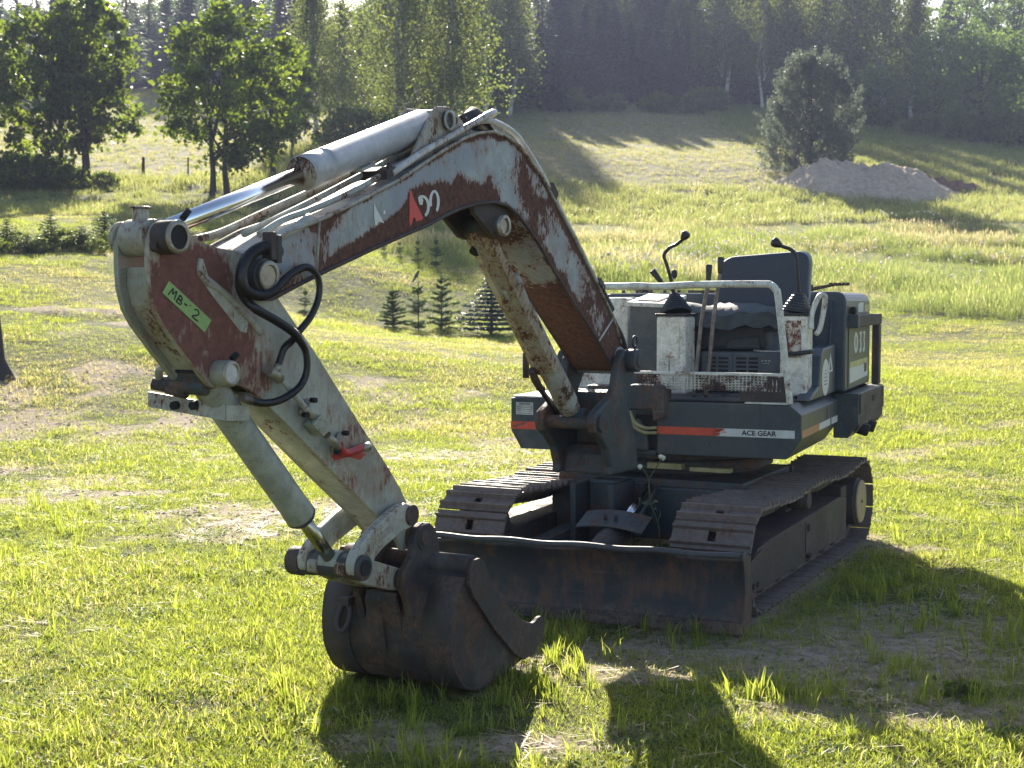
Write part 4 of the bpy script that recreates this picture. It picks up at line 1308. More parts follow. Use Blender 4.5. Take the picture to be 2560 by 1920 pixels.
k = ring(am, near, HA, HA - .022); ar += [.4] * k
am2 = MB()
k0 = len(am.v)
plate_grid(am, near, HA - .022, ar, lambda a, z: .5)
arm = am.build('arm', M['arm_plate'], EX, fix=False)
at = arm.data.attributes.new('rust', 'FLOAT', 'POINT'); at.data.foreach_set('value', ar)
far = MB(); far.prism(B, near, -HA, -HA + .022); far.build('far_plate', M['arm'], arm, bevel=.003)
# webs: front face under the bucket cylinder, rear face, rounded nose between the plates
q = MB()
fl = near[13:20]
ring(q, [(3.46, 1.352), (3.431, 1.335), (3.296, 1.241), (3.042, 1.056), (2.844, .915), (2.676, .796), (2.585, .722)], HA - .024, -HA + .024, closed=False)
wb = q.build('front_web', M['pale_steel'], arm)
wb.modifiers.new('thick', 'SOLIDIFY').thickness = .01
q = MB()
ring(q, [(2.432, .77), (2.53, .902), (2.636, 1.017), (2.824, 1.2), (3.11, 1.491), (3.356, 1.715)], HA - .024, -HA + .024, closed=False)
wb = q.build('rear_web', M['arm'], arm)
wb.modifiers.new('thick', 'SOLIDIFY').thickness = .01
q = MB()
ring(q, [(3.955, 1.80), (3.955, 1.74), (3.935, 1.675), (3.90, 1.622), (3.805, 1.522), (3.735, 1.452)], HA - .024, -HA + .024, closed=False)
wb = q.build('nose_web', M['pale_worn'], arm)
wb.modifiers.new('thick', 'SOLIDIFY').thickness = .01
q = MB(); ring(q, [(3.735, 1.452), (3.69, 1.44), (3.60, 1.45), (3.48, 1.37)], HA - .03, -HA + .03, closed=False); wb = q.build('inner_web', M['black'], arm); wb.modifiers.new('thick', 'SOLIDIFY').thickness = .01
def boss(name, a, z, r, o0, o1, mat, par, cap=True, capmat=None):
    q = MB(); q.cyl(B(a, o0, z), B(a, o1, z), r, n=28); b_ = q.build(name, mat, par, bevel=.004)
    if cap:
        q = MB(); q.lathe(B(a, o1 - .004, z), BN, [(0, r * .98), (.012, r * .98), (.012, r * .72), (.006, r * .70)], 26); q.build('pin_ring', M['brass'], par)
        q = MB(); q.cyl(B(a, o1, z), B(a, o1 + .004, z), r * .7, n=24); q.build('pin_end', capmat or M['black'], par)
    return b_
boss('top_boss', 3.938, 1.896, .056, HA, .152, M['rust'], arm)
boss('top_boss', 3.938, 1.896, .056, -.10, -HA, M['pale_worn'], arm, cap=False)
boss('lower_boss', 3.668, 1.439, .046, HA, .138, M['arm'], arm, capmat=M['plate'])
boss('lower_boss', 3.668, 1.439, .046, -.11, -HA, M['arm'], arm, cap=False)
q = MB(); q.cyl(B(3.915, .152, 1.955), B(3.89, .158, 1.985), .012, n=8); q.cyl(B(3.645, .125, 1.488), B(3.622, .13, 1.505), .012, n=8); q.build('grease_cap', M['black'], arm)
q = MB(); q.cyl(B(3.975, .082, 1.868), B(3.975, .110, 1.868), .020, n=12); q.build('keeper_bolt', M['rust'], arm)
# pressed bead that runs down the plate
q = MB()
bead = sv([(500, 648), (497, 668), (500, 688), (520, 708), (545, 722), (575, 748), (610, 785), (632, 808), (650, 835)], HA)
q.tube(spline([B(a, HA + .002, z) for a, z in bead], 5), .011, 8)
q.build('plate_bead', M['pale_steel'], arm)
q = MB(); q.prism(B, sv([(498, 655), (508, 652), (520, 690), (575, 735), (622, 790), (616, 832), (600, 828), (540, 752), (505, 705)], HA), HA + .0008, HA + .0016); q.build('bare_paint', M['pale_steel'], arm)
# green tape with handwriting
tpq = sv([(423, 702), (529, 801), (512, 831), (406, 732)], HA + .003)
q = MB(); q.prism(B, tpq, HA + .002, HA + .0028); tape = q.build('marking_tape', M['tape'], arm)
T0, T1, T3 = V(*tpq[0]), V(*tpq[1]), V(*tpq[3])
def hand(strokes):
    for stq in strokes:
        pts = []
        for x, y in stq:
            p_ = T0 + (T1 - T0) * x + (T3 - T0) * y
            pts.append(B(p_[0], HA + .0034, p_[1]))
        m = MB(); m.tube(spline(pts, 5) if len(pts) > 2 else pts, .0026, 5); m.build('handwriting', M['ink'], tape)
hand([[(.10, .80), (.125, .22), (.16, .55), (.20, .20), (.235, .78)],
      [(.285, .24), (.275, .78)], [(.285, .24), (.345, .30), (.345, .46), (.285, .50), (.36, .56), (.365, .74), (.275, .78)],
      [(.42, .48), (.48, .46)],
      [(.63, .28), (.68, .16), (.735, .28), (.72, .48), (.65, .76), (.70, .80), (.78, .78)],
      [(.53, .25), (.535, .30)]])
# fittings on the arm side: pipe, clamps, quick coupler block, red elbow
def on_arm(pts, o):
    return [B(a, o, z) for a, z in sv(pts, o)]
q = MB(); q.tube(on_arm([(688, 934), (712, 958), (745, 998), (765, 1022), (790, 1055)], HA + .035), .012, 10); fp = q.build('arm_pipe', M['pale_steel'], arm)
q = MB(); q.tube(on_arm([(672, 926), (690, 938), (700, 948)], HA + .035), .020, 10); q.build('elbow', M['brass'], arm)
for (u, v), (u2, v2) in (((752, 1036), (772, 1000)), ((832, 1128), (852, 1082))):
    q = MB()
    a_, b_ = on_arm([(u, v), (u2, v2)], HA + .012)
    q.cyl(a_, b_, .016, n=4); cl_ = q.build('pipe_clamp', M['brass'], arm, bevel=.003)
    for p_ in (a_, b_):
        q = MB(); q.cyl(p_ + BN * .01, p_ + BN * .035, .011, n=6); q.build('bolt', M['black'], cl_)
q = MB(); q.tube(on_arm([(762, 1015), (790, 1052)], HA + .035), .018, 10); q.tube(on_arm([(818, 1088), (845, 1118)], HA + .035), .017, 10); q.build('coupling_nut', M['brass'], arm)
c4 = sv([(800, 1036), (829, 1068), (806, 1092), (778, 1062)], HA + .05)
q = MB(); q.prism(B, c4, HA + .01, HA + .058); q.build('valve_block', M['bucket_cylinder'], arm, bevel=.004)
q = MB(); q.tube(spline(on_arm([(848, 1115), (862, 1132), (882, 1128), (902, 1120)], HA + .035), 5), .017, 10); q.build('red_elbow', M['red_fitting'], arm)
q = MB(); q.tube(on_arm([(902, 1120), (922, 1116)], HA + .035), .018, 10); q.build('end_plug', M['brass'], arm)
q = MB(); q.prism(B, sv([(828, 1138), (850, 1122), (915, 1134), (900, 1150), (870, 1142), (835, 1152)], HA), HA + .0008, HA + .0016); q.build('overspray', M['red_fitting'], arm)

# ================================================================== corrugated hoses at the arm joint
def hose(path, o, r, name='corrugated_hose', step=.0085, amp=.17, par=None):
    oo = o if hasattr(o, '__len__') else [o] * len(path)
    rr = r if hasattr(r, '__len__') else [r] * len(path)
    P = []
    for (u, v), ok in zip(path, oo):
        a, z = survey(u, v, ok)
        P.append(B(a, ok, z))
    Q = np.array(spline([np.append(p, x) for p, x in zip(P, rr)], 10))
    d = np.concatenate([[0], np.cumsum(np.linalg.norm(np.diff(Q[:, :3], axis=0), axis=1))])
    nn = int(d[-1] / (step / 2))
    t = np.linspace(0, d[-1], nn)
    W = np.stack([np.interp(t, d, Q[:, k]) for k in range(4)], 1)
    rad = W[:, 3] * (1 + amp * np.where(np.arange(nn) % 2 == 0, .5, -.9))
    m = MB(); m.tube(list(W[:, :3]), list(rad), 10)
    return m.build(name, M['hose'], par or EX)
H3 = lambda L: [(560 + .14465 * x, 600 + .14465 * y) for x, y in L]
h1 = H3([(720, 105), (560, 175), (420, 300), (330, 470), (295, 640), (320, 790), (400, 890), (560, 955), (730, 945), (880, 860), (1000, 740), (1130, 610), (1270, 520), (1410, 470), (1530, 520), (1620, 650), (1650, 820), (1630, 1000), (1570, 1180), (1480, 1350), (1370, 1490), (1260, 1620)]) + [(732, 850), (712, 868), (703, 890), (695, 916)]
hose(h1, [.17] * 11 + [.165, .16, .155, .15, .15, .15, .15, .15, .148, .145, .14] + [.13, .125, .12, .118], [.020, .0205, .0208, .0208, .0205, .020, .0185, .017, .016, .0155, .015] + [.0132] * 15)
h2 = H3([(700, 120), (520, 220), (400, 360), (300, 560), (270, 740), (300, 890), (400, 1060), (520, 1170), (680, 1270), (850, 1365), (1020, 1470), (1180, 1580)]) + [(742, 840), (762, 872), (768, 905), (764, 938), (748, 968), (720, 990), (690, 1004), (655, 1008), (625, 1000), (612, 995)]
hose(h2, [.15] * 3 + [.14] * 4 + [.16, .165, .165, .165, .165, .165] + [.16, .16, .155, .15, .14, .13, .12, .10, .09], [.018] * 5 + [.0165] * 3 + [.0155] * 5 + [.0135] * 9)
def fitting(pts, o, r, name='hose_fitting', mat=None):
    m = MB(); m.tube(on_arm(pts, o), r, 12); return m.build(name, mat or M['rubber'], EX)
fitting([(695, 912), (690, 930)], .118, .015, mat=M['brass'])
fitting([(655, 1008), (628, 1002), (604, 993)], .10, .016, mat=M['lever_bare'])
q = MB()
for u, v in ((672, 604), (686, 612)):
    a, z = survey(u, v, HB + .02)
    q.box(lambda x, y, zz: B(a + x, y, z + zz), -.014, .014, HB + .001, HB + .045, -.065, .035)
cl = q.build('hose_clamp', M['rust'], boom, bevel=.004)
q = MB(); a, z = survey(692, 628, HB + .02); q.cyl(B(a, HB + .002, z), B(a, HB + .035, z), .022, n=14); q.build('rubber_bung', M['rubber'], boom)
q = MB(); a, z = survey(672, 632, HB + .02); q.cyl(B(a, HB + .002, z), B(a, HB + .04, z), .016, n=6); q.build('bolt', M['rubber'], boom)
q = MB(); q.tube(spline([B(*(lambda s_: (s_[0], HB - .01, s_[1]))(survey(u, v, HB - .01))) for u, v in ((665, 606), (700, 590), (740, 570), (775, 545))], 5), .020, 10); q.build('oil_pipe', M['pale_steel'], boom)

# ================================================================== bucket cylinder
Q0, Q1 = B(3.668, 0, 1.439), B(2.890, 0, .640)
dv = (Q1 - Q0) / np.linalg.norm(Q1 - Q0)
LB = np.linalg.norm(Q1 - Q0)
q = MB()
q.lathe(Q0, dv, [(.03, .04), (.06, .058), (.76, .058), (.765, .060), (.80, .060), (.812, .056), (.818, .03)], 36)
kcy = q.build('bucket_cylinder', M['bucket_cylinder'], EX)
q = MB(); q.lathe(Q0, dv, [(.800, .0605), (.812, .061), (.822, .054), (.826, .03)], 30); q.build('gland', M['cast'], kcy)
q = MB(); q.cyl(Q0 + dv * .80, Q1, .0285, n=24); q.build('cylinder_rod', M['dull_rod'], kcy)
q = MB(); q.cyl(Q1 - BN * .045, Q1 + BN * .045, .055, n=22); q.build('rod_eye', M['bucket_cylinder'], kcy, bevel=.003)
q = MB(); q.cyl(Q0 - BN * .055, Q0 + BN * .055, .058, n=22)
q.cyl(Q0 - BN * .13 - V(0, 0, .04) - BE * -.05, Q0 + BN * .05 - V(0, 0, .05) - BE * -.02, .030, n=10)
q.build('cylinder_eye', M['cast'], kcy, bevel=.004)
q = MB()
e0 = [B(a, o, z) for a, o, z in ((3.745, -.17, 1.372), (3.745, -.17, 1.318), (3.60, .055, 1.268), (3.60, .055, 1.322))]
q.add(e0 + [p_ - BE * .006 for p_ in e0], [(0, 1, 2, 3), (7, 6, 5, 4), (0, 4, 5, 1), (1, 5, 6, 2), (2, 6, 7, 3), (3, 7, 4, 0)])
e1 = [B(a, o, z) for a, o, z in ((3.60, .057, 1.322), (3.60, .057, 1.268), (3.50, .075, 1.262), (3.50, .075, 1.318))]
q.add(e1 + [p_ + BN * .006 for p_ in e1], [(0, 1, 2, 3), (7, 6, 5, 4), (0, 4, 5, 1), (1, 5, 6, 2), (2, 6, 7, 3), (3, 7, 4, 0)])
gp = q.build('guard_plate', M['pale_steel'], kcy)
for o in (-.085, -.03):
    a_ = 3.745 - (o + .17) / .225 * .145
    q = MB(); q.cyl(B(a_ + .002, o, 1.325), B(a_ + .024, o, 1.322), .016, n=6); q.build('bolt', M['black'], kcy)
q = MB(); q.cyl(B(3.74, -.15, 1.40), B(3.72, -.10, 1.39), .022, n=12); q.cyl(B(3.72, -.10, 1.39), B(3.70, -.03, 1.375), .028, n=12); q.build('hose_fitting', M['rust'], kcy)
q = MB(); q.tube(spline([B(3.74, -.12, 1.42), B(3.76, -.10, 1.45), B(3.74, -.07, 1.46), B(3.71, -.06, 1.43)], 5), .014, 8); q.build('pipe_bend', M['pale_worn'], kcy)

# ================================================================== links
outer = [(2.940, .690), (2.905, .722), (2.832, .768), (2.721, .815), (2.645, .840), (2.577, .852), (2.520, .835), (2.492, .795), (2.505, .755), (2.548, .742)]
inner = [(2.600, .738), (2.646, .721), (2.741, .690), (2.797, .660), (2.828, .615), (2.86, .588), (2.915, .588), (2.95, .62), (2.955, .66)]
for o0, o1 in ((.098, .138), (-.138, -.098)):
    q = MB(); q.prism(B, outer + inner, o0, o1); lk = q.build('curved_link', M['pale_steel'], EX, bevel=.008)
    if o0 > 0:
        q = MB()
        q.prism(B, [(2.90, .675), (2.83, .728), (2.72, .772), (2.64, .796), (2.60, .785), (2.66, .757), (2.75, .724), (2.82, .688), (2.86, .650)], .1385, .1395); q.build('worn_recess', M['pale_worn'], lk)
    q = MB(); q.cyl(B(2.537, o0 - .012, .797), B(2.537, o1 + .012, .797), .044, n=24); q.build('link_boss', M['rust'], lk, bevel=.004)
    q = MB(); q.cyl(B(2.895, o0 - .04, .636), B(2.895, o1 + .016, .636), .052, n=24); q.build('link_boss', M['cast'], lk, bevel=.004)
    q = MB(); q.cyl(B(2.895, o1 + .014 if o0 > 0 else o0 - .02, .636), B(2.895, o1 + .022 if o0 > 0 else o0 - .012, .636), .032, n=20); q.build('pin_end', M['black'], lk)
q = MB(); q.cyl(B(2.895, -.20, .636), B(2.895, .10, .636), .050, n=24); q.build('link_pin', M['cast'], EX, bevel=.004)
q = MB(); q.cyl(B(2.895, -.205, .636), B(2.895, -.14, .636), .058, n=24); q.build('pin_cap', M['rust'], EX, bevel=.006)
q = MB()
q.prism(B, [(2.90, .592), (2.955, .610), (2.955, .65), (2.90, .680), (2.80, .655), (2.60, .588), (2.52, .560), (2.51, .50), (2.56, .48), (2.62, .490), (2.80, .545)], .045, .090)
q.prism(B, [(2.90, .592), (2.955, .610), (2.955, .65), (2.90, .680), (2.80, .655), (2.60, .588), (2.52, .560), (2.51, .50), (2.56, .48), (2.62, .490), (2.80, .545)], -.090, -.045)
q.prism(B, [(2.82, .62), (2.82, .57), (2.60, .505), (2.60, .56)], -.045, .045)
q.build('bucket_link', M['pale_worn'], EX, bevel=.006)
q = MB(); q.cyl(B(2.555, -.13, .525), B(2.555, .135, .525), .045, n=24); q.build('bucket_link_pin', M['rust'], EX, bevel=.004)
q = MB(); q.cyl(B(2.44, -.098, .690), B(2.44, .098, .690), .058, n=26); q.build('arm_end_boss', M['rust'], arm, bevel=.005)

# ================================================================== bucket
WB = .325
backp = [(2.392, .545), (2.435, .515), (2.475, .475), (2.505, .42), (2.522, .35), (2.524, .27), (2.508, .19), (2.470, .125), (2.42, .075), (2.34, .042), (2.20, .038), (2.02, .055), (1.86, .082), (1.78, .10)]
bs = spline([V(a, z) for a, z in backp], 3)
bs = [tuple(p) for p in bs]
off = []
for i in range(len(bs)):
    p, nx_ = V(*bs[max(i - 1, 0)]), V(*bs[min(i + 1, len(bs) - 1)])
    t_ = (nx_ - p) / np.linalg.norm(nx_ - p)
    off.append(tuple(V(*bs[i]) + V(-t_[1], t_[0]) * -.016))
# shell: outer skin and inner skin, open towards the machine
q = MB()
NB = 6
for i in range(len(bs) - 1):
    for A_, flip in ((bs, 0), (off, 1)):
        for j in range(NB):
            o0, o1 = -WB + 2 * WB * j / NB, -WB + 2 * WB * (j + 1) / NB
            f_ = (0, 1, 2, 3) if not flip else (3, 2, 1, 0)
            q.add([B(A_[i][0], o0, A_[i][1]), B(A_[i][0], o1, A_[i][1]), B(A_[i + 1][0], o1, A_[i + 1][1]), B(A_[i + 1][0], o0, A_[i + 1][1])], [f_], True)
for i in (0, len(bs) - 1):
    q.add([B(bs[i][0], -WB, bs[i][1]), B(bs[i][0], WB, bs[i][1]), B(off[i][0], WB, off[i][1]), B(off[i][0], -WB, off[i][1])], [(0, 1, 2, 3)])
bucket = q.build('bucket', M['bucket'], EX)
side_out = bs + [(1.76, .13), (2.02, .15), (2.38, .47), (2.36, .52)]
cut_out = [(2.372, .600), (2.405, .560), (2.408, .50), (2.385, .455), (2.205, .275), (2.016, .120), (1.93, .075), (1.844, .080), (1.775, .115), (1.735, .165), (1.722, .200), (1.742, .228), (1.769, .243), (1.797, .240), (1.822, .229), (1.850, .226), (1.90, .240), (1.956, .264), (2.051, .324), (2.133, .392), (2.212, .463), (2.262, .540), (2.285, .578), (2.325, .600)]
for sgn in (1, -1):
    q = MB(); q.prism(B, side_out, sgn * WB, sgn * (WB - .014)); sd = q.build('side_plate', M['bucket'], bucket)
    q = MB(); q.prism(B, cut_out, sgn * (WB + .001), sgn * (WB + .020)); q.build('side_cutter', M['rust'], bucket, bevel=.003)
    # wear strap that wraps the back near the side
    q = MB()
    o0, o1 = sgn * (WB + .004), sgn * (WB - .135)
    wid = [1, 1, 1, 1, .95, .9, .9, .9, .95, 1, 1, 1]
    for i in range(2, len(bs) - 10):
        e0, e1 = o0, o1
        pa, pb = V(*bs[i]), V(*bs[i + 1])
        na = (V(*bs[i]) - V(*off[i])) / .016; nb = (V(*bs[i + 1]) - V(*off[i + 1])) / .016
        A0_, A1_ = pa + na * .008, pb + nb * .008
        q.add([B(A0_[0], e0, A0_[1]), B(A0_[0], e1, A0_[1]), B(A1_[0], e1, A1_[1]), B(A1_[0], e0, A1_[1])], [(0, 1, 2, 3)], True)
        q.add([B(A0_[0], e1, A0_[1]), B(pa[0], e1, pa[1]), B(pb[0], e1, pb[1]), B(A1_[0], e1, A1_[1])], [(0, 1, 2, 3)])
        q.add([B(A0_[0], e0, A0_[1]), B(pa[0], e0, pa[1]), B(pb[0], e0, pb[1]), B(A1_[0], e0, A1_[1])], [(0, 1, 2, 3)])
    q.build('wear_strap', M['rust'], bucket)
q = MB(); q.cyl(B(2.350, -WB + .01, .568), B(2.350, WB - .0, .568), .046, n=26); q.build('torque_tube', M['bucket'], bucket)
ear = [(2.31, .56), (2.318, .66), (2.345, .715), (2.39, .745), (2.44, .752), (2.49, .735), (2.512, .695), (2.53, .62), (2.60, .565), (2.61, .50), (2.57, .45), (2.525, .33), (2.50, .30), (2.46, .45)]
for o0, o1 in ((.104, .140), (-.140, -.104)):
    q = MB(); q.prism(B, ear, o0, o1); er = q.build('bucket_ear', M['bucket'], bucket, bevel=.01)
    q = MB(); q.cyl(B(2.44, o0 - .004, .690), B(2.44, o1 + .004, .690), .056, n=24); q.build('ear_boss', M['bucket'], er, bevel=.003)
q = MB(); q.cyl(B(2.44, -.15, .69), B(2.44, .152, .69), .032, n=20); q.build('hinge_pin', M['rust'], bucket)
q = MB(); q.prism(B, [(2.56, .47), (2.575, .43), (2.545, .30), (2.525, .20), (2.515, .20), (2.52, .35)], -.075, .0); q.prism(B, [(2.56, .47), (2.58, .43), (2.55, .36), (2.53, .30), (2.515, .30), (2.52, .35)], .0, .08); q.build('back_rib', M['bucket'], bucket, bevel=.01)
# lifting hook: an oblong ring hanging on a welded pad
q = MB()
c_ = B(2.545, -.195, .335)
ringp = []
for t in np.linspace(0, 2 * math.pi, 26)[:-1]:
    ringp.append(c_ + BN * (.030 * math.cos(t)) + V(0, 0, .055 * math.sin(t)) + BE * (.012 - .022 * math.sin(t)))
q.tube(ringp + [ringp[0]], .0115, 8, caps=False)
q.build('lifting_ring', M['rust'], bucket)
q = MB(); q.box(lambda x, y, z: B(2.525 + x, -.195 + y, .40 + z), -.02, .035, -.025, .025, -.02, .02); q.build('ring_pad', M['rust'], bucket, bevel=.006)
# repair plates welded on the back
for (o0, o1, i0, i1) in ((-.17, .17, 21, 25), (.0, .19, 16, 21)):
    q = MB()
    for i in range(i0, i1):
        na = (V(*bs[i]) - V(*off[i])) / .016; nb = (V(*bs[i + 1]) - V(*off[i + 1])) / .016
        A0_, A1_ = V(*bs[i]) + na * .006, V(*bs[i + 1]) + nb * .006
        q.add([B(A0_[0], o0, A0_[1]), B(A0_[0], o1, A0_[1]), B(A1_[0], o1, A1_[1]), B(A1_[0], o0, A1_[1])], [(0, 1, 2, 3)], True)
        for oo in (o0, o1):
            q.add([B(A0_[0], oo, A0_[1]), B(bs[i][0], oo, bs[i][1]), B(bs[i + 1][0], oo, bs[i + 1][1]), B(A1_[0], oo, A1_[1])], [(0, 1, 2, 3)])
    q.build('repair_plate', M['bucket'], bucket)
for k in range(5):
    o = -.29 + .145 * k
    q = MB(); q.hexa([B(a, o + d, z) for a, d, z in ((1.80, -.03, .085), (1.80, .03, .085), (1.68, .018, .135), (1.68, -.018, .135), (1.80, -.03, .125), (1.80, .03, .125), (1.68, .018, .150), (1.68, -.018, .150))])
    q.build('bucket_tooth', M['edge_worn'], bucket, bevel=.003)

# a crumpled dark rag left on top of the boom
q = MB()
g = {}
for i in range(12):
    for j in range(8):
        x, y = i / 11, j / 7
        a = 2.02 - .27 * x
        h = 2.505 + .035 * math.sin(x * 3.1) + .022 * math.sin(x * 9 + y * 4) + .016 * math.cos(y * 8 + x * 5) - .05 * (abs(y - .5) * 2) ** 3 + (.03 if .25 < x < .75 else 0)
        g[i, j] = B(a - .10 + .015 * math.sin(y * 7), -.10 + .17 * y, h - .03 * x)
for i in range(11):
    for j in range(7):
        q.add([g[i, j], g[i + 1, j], g[i + 1, j + 1], g[i, j + 1]], [(0, 1, 2, 3)], True)
o = q.build('rag', M['rag'], None)
o.modifiers.new('thick', 'SOLIDIFY').thickness = .012
tag(o, 'crumpled dark rag lying over the pipes on top of the boom', 'rag')
# ================================================================== terrain
# survey points of the hillside: sighting (u, v) in the photograph's pixels and the distance in metres
SP = [(1245, 838, 32), (860, 815, 32), (1000, 822, 32), (1100, 828, 32), (760, 795, 33), (1500, 842, 31), (1800, 850, 32), (2300, 872, 30),
      (300, 795, 24), (0, 765, 24), (-300, 740, 24), (10, 945, 18), (-300, 920, 18), (300, 930, 18), (700, 955, 18.5), (2400, 1010, 18), (1900, 1030, 18),
      (0, 640, 31), (300, 632, 31.5), (-400, 630, 31), (880, 660, 38), (1200, 690, 41), (1500, 712, 40), (1850, 755, 38), (2200, 795, 36), (2560, 800, 36), (2900, 810, 36),
      (400, 525, 48), (0, 520, 48), (-400, 520, 48), (900, 590, 56), (1300, 600, 57), (1700, 615, 56), (2200, 650, 52), (2560, 660, 52), (3000, 670, 52),
      (220, 478, 60), (565, 485, 60), (690, 445, 66), (-100, 470, 60), (-600, 460, 60), (350, 438, 68), (0, 430, 68),
      (350, 340, 92), (350, 255, 122), (0, 260, 122), (700, 340, 90), (700, 255, 125), (1000, 340, 88), (1000, 470, 68),
      (1400, 545, 68), (1800, 555, 68), (2200, 560, 68), (2560, 560, 68), (3000, 560, 68),
      (1400, 440, 84), (1700, 445, 86), (2030, 440, 88), (2200, 500, 80), (2360, 490, 84), (2560, 480, 86), (3000, 470, 88),
      (1400, 355, 108), (1700, 350, 112), (2560, 400, 104), (1400, 278, 138), (1650, 280, 138), (1900, 290, 136), (2150, 318, 128), (2350, 345, 122), (2560, 362, 118), (3000, 380, 116)]
P3 = []
for u, v, y in SP:
    P3.append(((u - 1280) / FPX * y, y, EYE - (v - 744) / FPX * y * 1.0))
for x, y, z in [(-60, 200, 30), (0, 200, 31), (60, 200, 28), (-150, 200, 30), (150, 200, 24), (0, 320, 38), (-200, 340, 36), (200, 340, 32), (-150, 80, 9), (150, 80, 7), (-120, 20, 1), (120, 20, 0), (0, -60, -1), (-80, -60, -1), (80, -60, -1)]:
    P3.append((x, y, z))
for x in (-8, -4, 0, 4, 8):
    for y in (0, 5, 9, 12):
        P3.append((x, y, 0))
P3 = np.array(P3)
def _phi(r):
    return np.where(r > 1e-6, r * r * np.log(np.maximum(r, 1e-6)), 0)
_n = len(P3)
_X = P3[:, :2] / 30
_K = _phi(np.linalg.norm(_X[:, None] - _X[None], axis=2)) + np.eye(_n) * .004
_P = np.c_[np.ones(_n), _X]
_A = np.block([[_K, _P], [_P.T, np.zeros((3, 3))]])
_W = np.linalg.solve(_A, np.r_[P3[:, 2], 0, 0, 0])
def _line_dist(x, y, p, q):
    p, q = V(*p), V(*q)
    d = q - p
    t = np.clip(((x - p[0]) * d[0] + (y - p[1]) * d[1]) / (d @ d), 0, 1)
    return np.hypot(x - p[0] - d[0] * t, y - p[1] - d[1] * t), t
RUTS = [((-8.65, 24.2), (-6.1, 23.3)), ((-8.0, 24.9), (-6.1, 24.1))]
def height(x, y):
    x, y = np.asarray(x, float), np.asarray(y, float)
    sh = x.shape
    x, y = x.ravel(), y.ravel()
    q = np.c_[x, y] / 30
    z = np.zeros(len(x))
    for s in range(0, len(x), 20000):
        e = slice(s, s + 20000)
        z[e] = _phi(np.linalg.norm(q[e, None] - _X[None], axis=2)) @ _W[:_n] + _W[_n] + q[e] @ _W[_n + 1:]
    d = np.hypot(x - .6, (y - 7.5) * .8)
    w = sstep(6.0, 14.0, d)
    z = z * w
    far = sstep(20, 60, y)
    z = z + (NZ.fbm(x + 50, y, .5, 3) - .5) * (.05 + .18 * far) * sstep(2.5, 6, d) + (NZ.fbm(x, y + 9, 1.7, 3) - .5) * .035 * sstep(1.2, 3, d)
    for a, b in RUTS:
        dd, t = _line_dist(x + .12 * np.sin(y * 2.3), y, a, b)
        z = z + .11 * np.exp(-(dd / .13) ** 2) * (.3 + .9 * NZ.one(x * 4, y * 4)) - .05 * np.exp(-((dd - .4) / .2) ** 2)
    # the ground rises a little where the bucket rests
    z = z + .02 * np.exp(-((x + .45) ** 2 + (y - 6.1) ** 2) / .6)
    return z.reshape(sh)
def on_ground(u, v):
    """first point where a line of sight meets the hillside"""
    x, y = (u - 1280) / FPX, -(v - 960) / FPX
    d = V(x, _c + y * _s, -_s + y * _c)
    ts = np.geomspace(4, 320, 900)
    px, py, pz = d[0] * ts, d[1] * ts, EYE + d[2] * ts
    h = height(px, py)
    k = np.argmax(pz < h)
    return V(px[k], py[k], h[k])

_pp = [on_ground(u, v) for u, v in ((1330, 552), (1560, 556), (1760, 562), (1980, 556), (2200, 545), (2400, 536), (2700, 528))]
PATHS = [(tuple(a[:2]), tuple(b[:2])) for a, b in zip(_pp[:-1], _pp[1:])]
def soil_amount(x, y):
    """bare or sandy ground, 0..1"""
    n = NZ.fbm(x, y * 1.5 + 3, .55, 5)
    n2 = NZ.fbm(x + 31, y * 1.3, 1.9, 4)
    s = sstep(.52, .66, n * .62 + n2 * .38)
    near = sstep(24, 16, y)
    s = s * (.42 + .42 * near) * sstep(45, 30, y)
    # long worn bands across the field behind the machine
    for y0, wd, x0, x1 in ((16.6, 1.3, -9, 1.2), (13.4, .8, -4.6, 0), (20.5, .9, -2.5, 3.4), (13.2, 1.0, 2.6, 7), (11.2, .7, 2.2, 6), (24.5, 1.0, -4, 4)):
        b = np.exp(-((y - y0 + .6 * (n2 - .5)) / wd) ** 2) * sstep(x0 - 1, x0 + .6, x) * sstep(x1 + 1, x1 - .6, x)
        s = np.maximum(s, b * sstep(.42, .62, n * .35 + n2 * .65) * .85)
    # churned sandy patch in front of and beside the right-hand crawler
    p = np.exp(-(((x - 1.9) / 1.35) ** 2 + ((y - 6.9) / 1.1) ** 2) ** 1.5)
    s = np.maximum(s, p * (.62 + .38 * sstep(.35, .6, n2)))
    p = np.exp(-(((x - .55) / .7) ** 2 + ((y - 6.55) / .45) ** 2) ** 2)
    s = np.maximum(s, p * .75)
    p = np.exp(-(((x - 1.55) / .8) ** 2 + ((y - 5.75) / .28) ** 2) ** 2)
    s = np.maximum(s, p * .8)
    # under the crawlers
    r, t = (x - .515) * Ua[0] + (y - 7.97) * Ua[1], (x - .515) * Ub[0] + (y - 7.97) * Ub[1]
    s = np.maximum(s, sstep(1.15, .95, np.abs(r)) * sstep(-.5, -.3, t) * sstep(3.0, 2.7, t) * .9)
    for a, b in RUTS:
        dd, _t = _line_dist(x, y, a, b)
        s = np.maximum(s, np.exp(-(dd / .20) ** 2) * .9)
    lawn = sstep(-.2, -1.2, x) * sstep(9.5, 8.0, y)
    return np.clip(s * (1 - .75 * lawn), 0, 1)
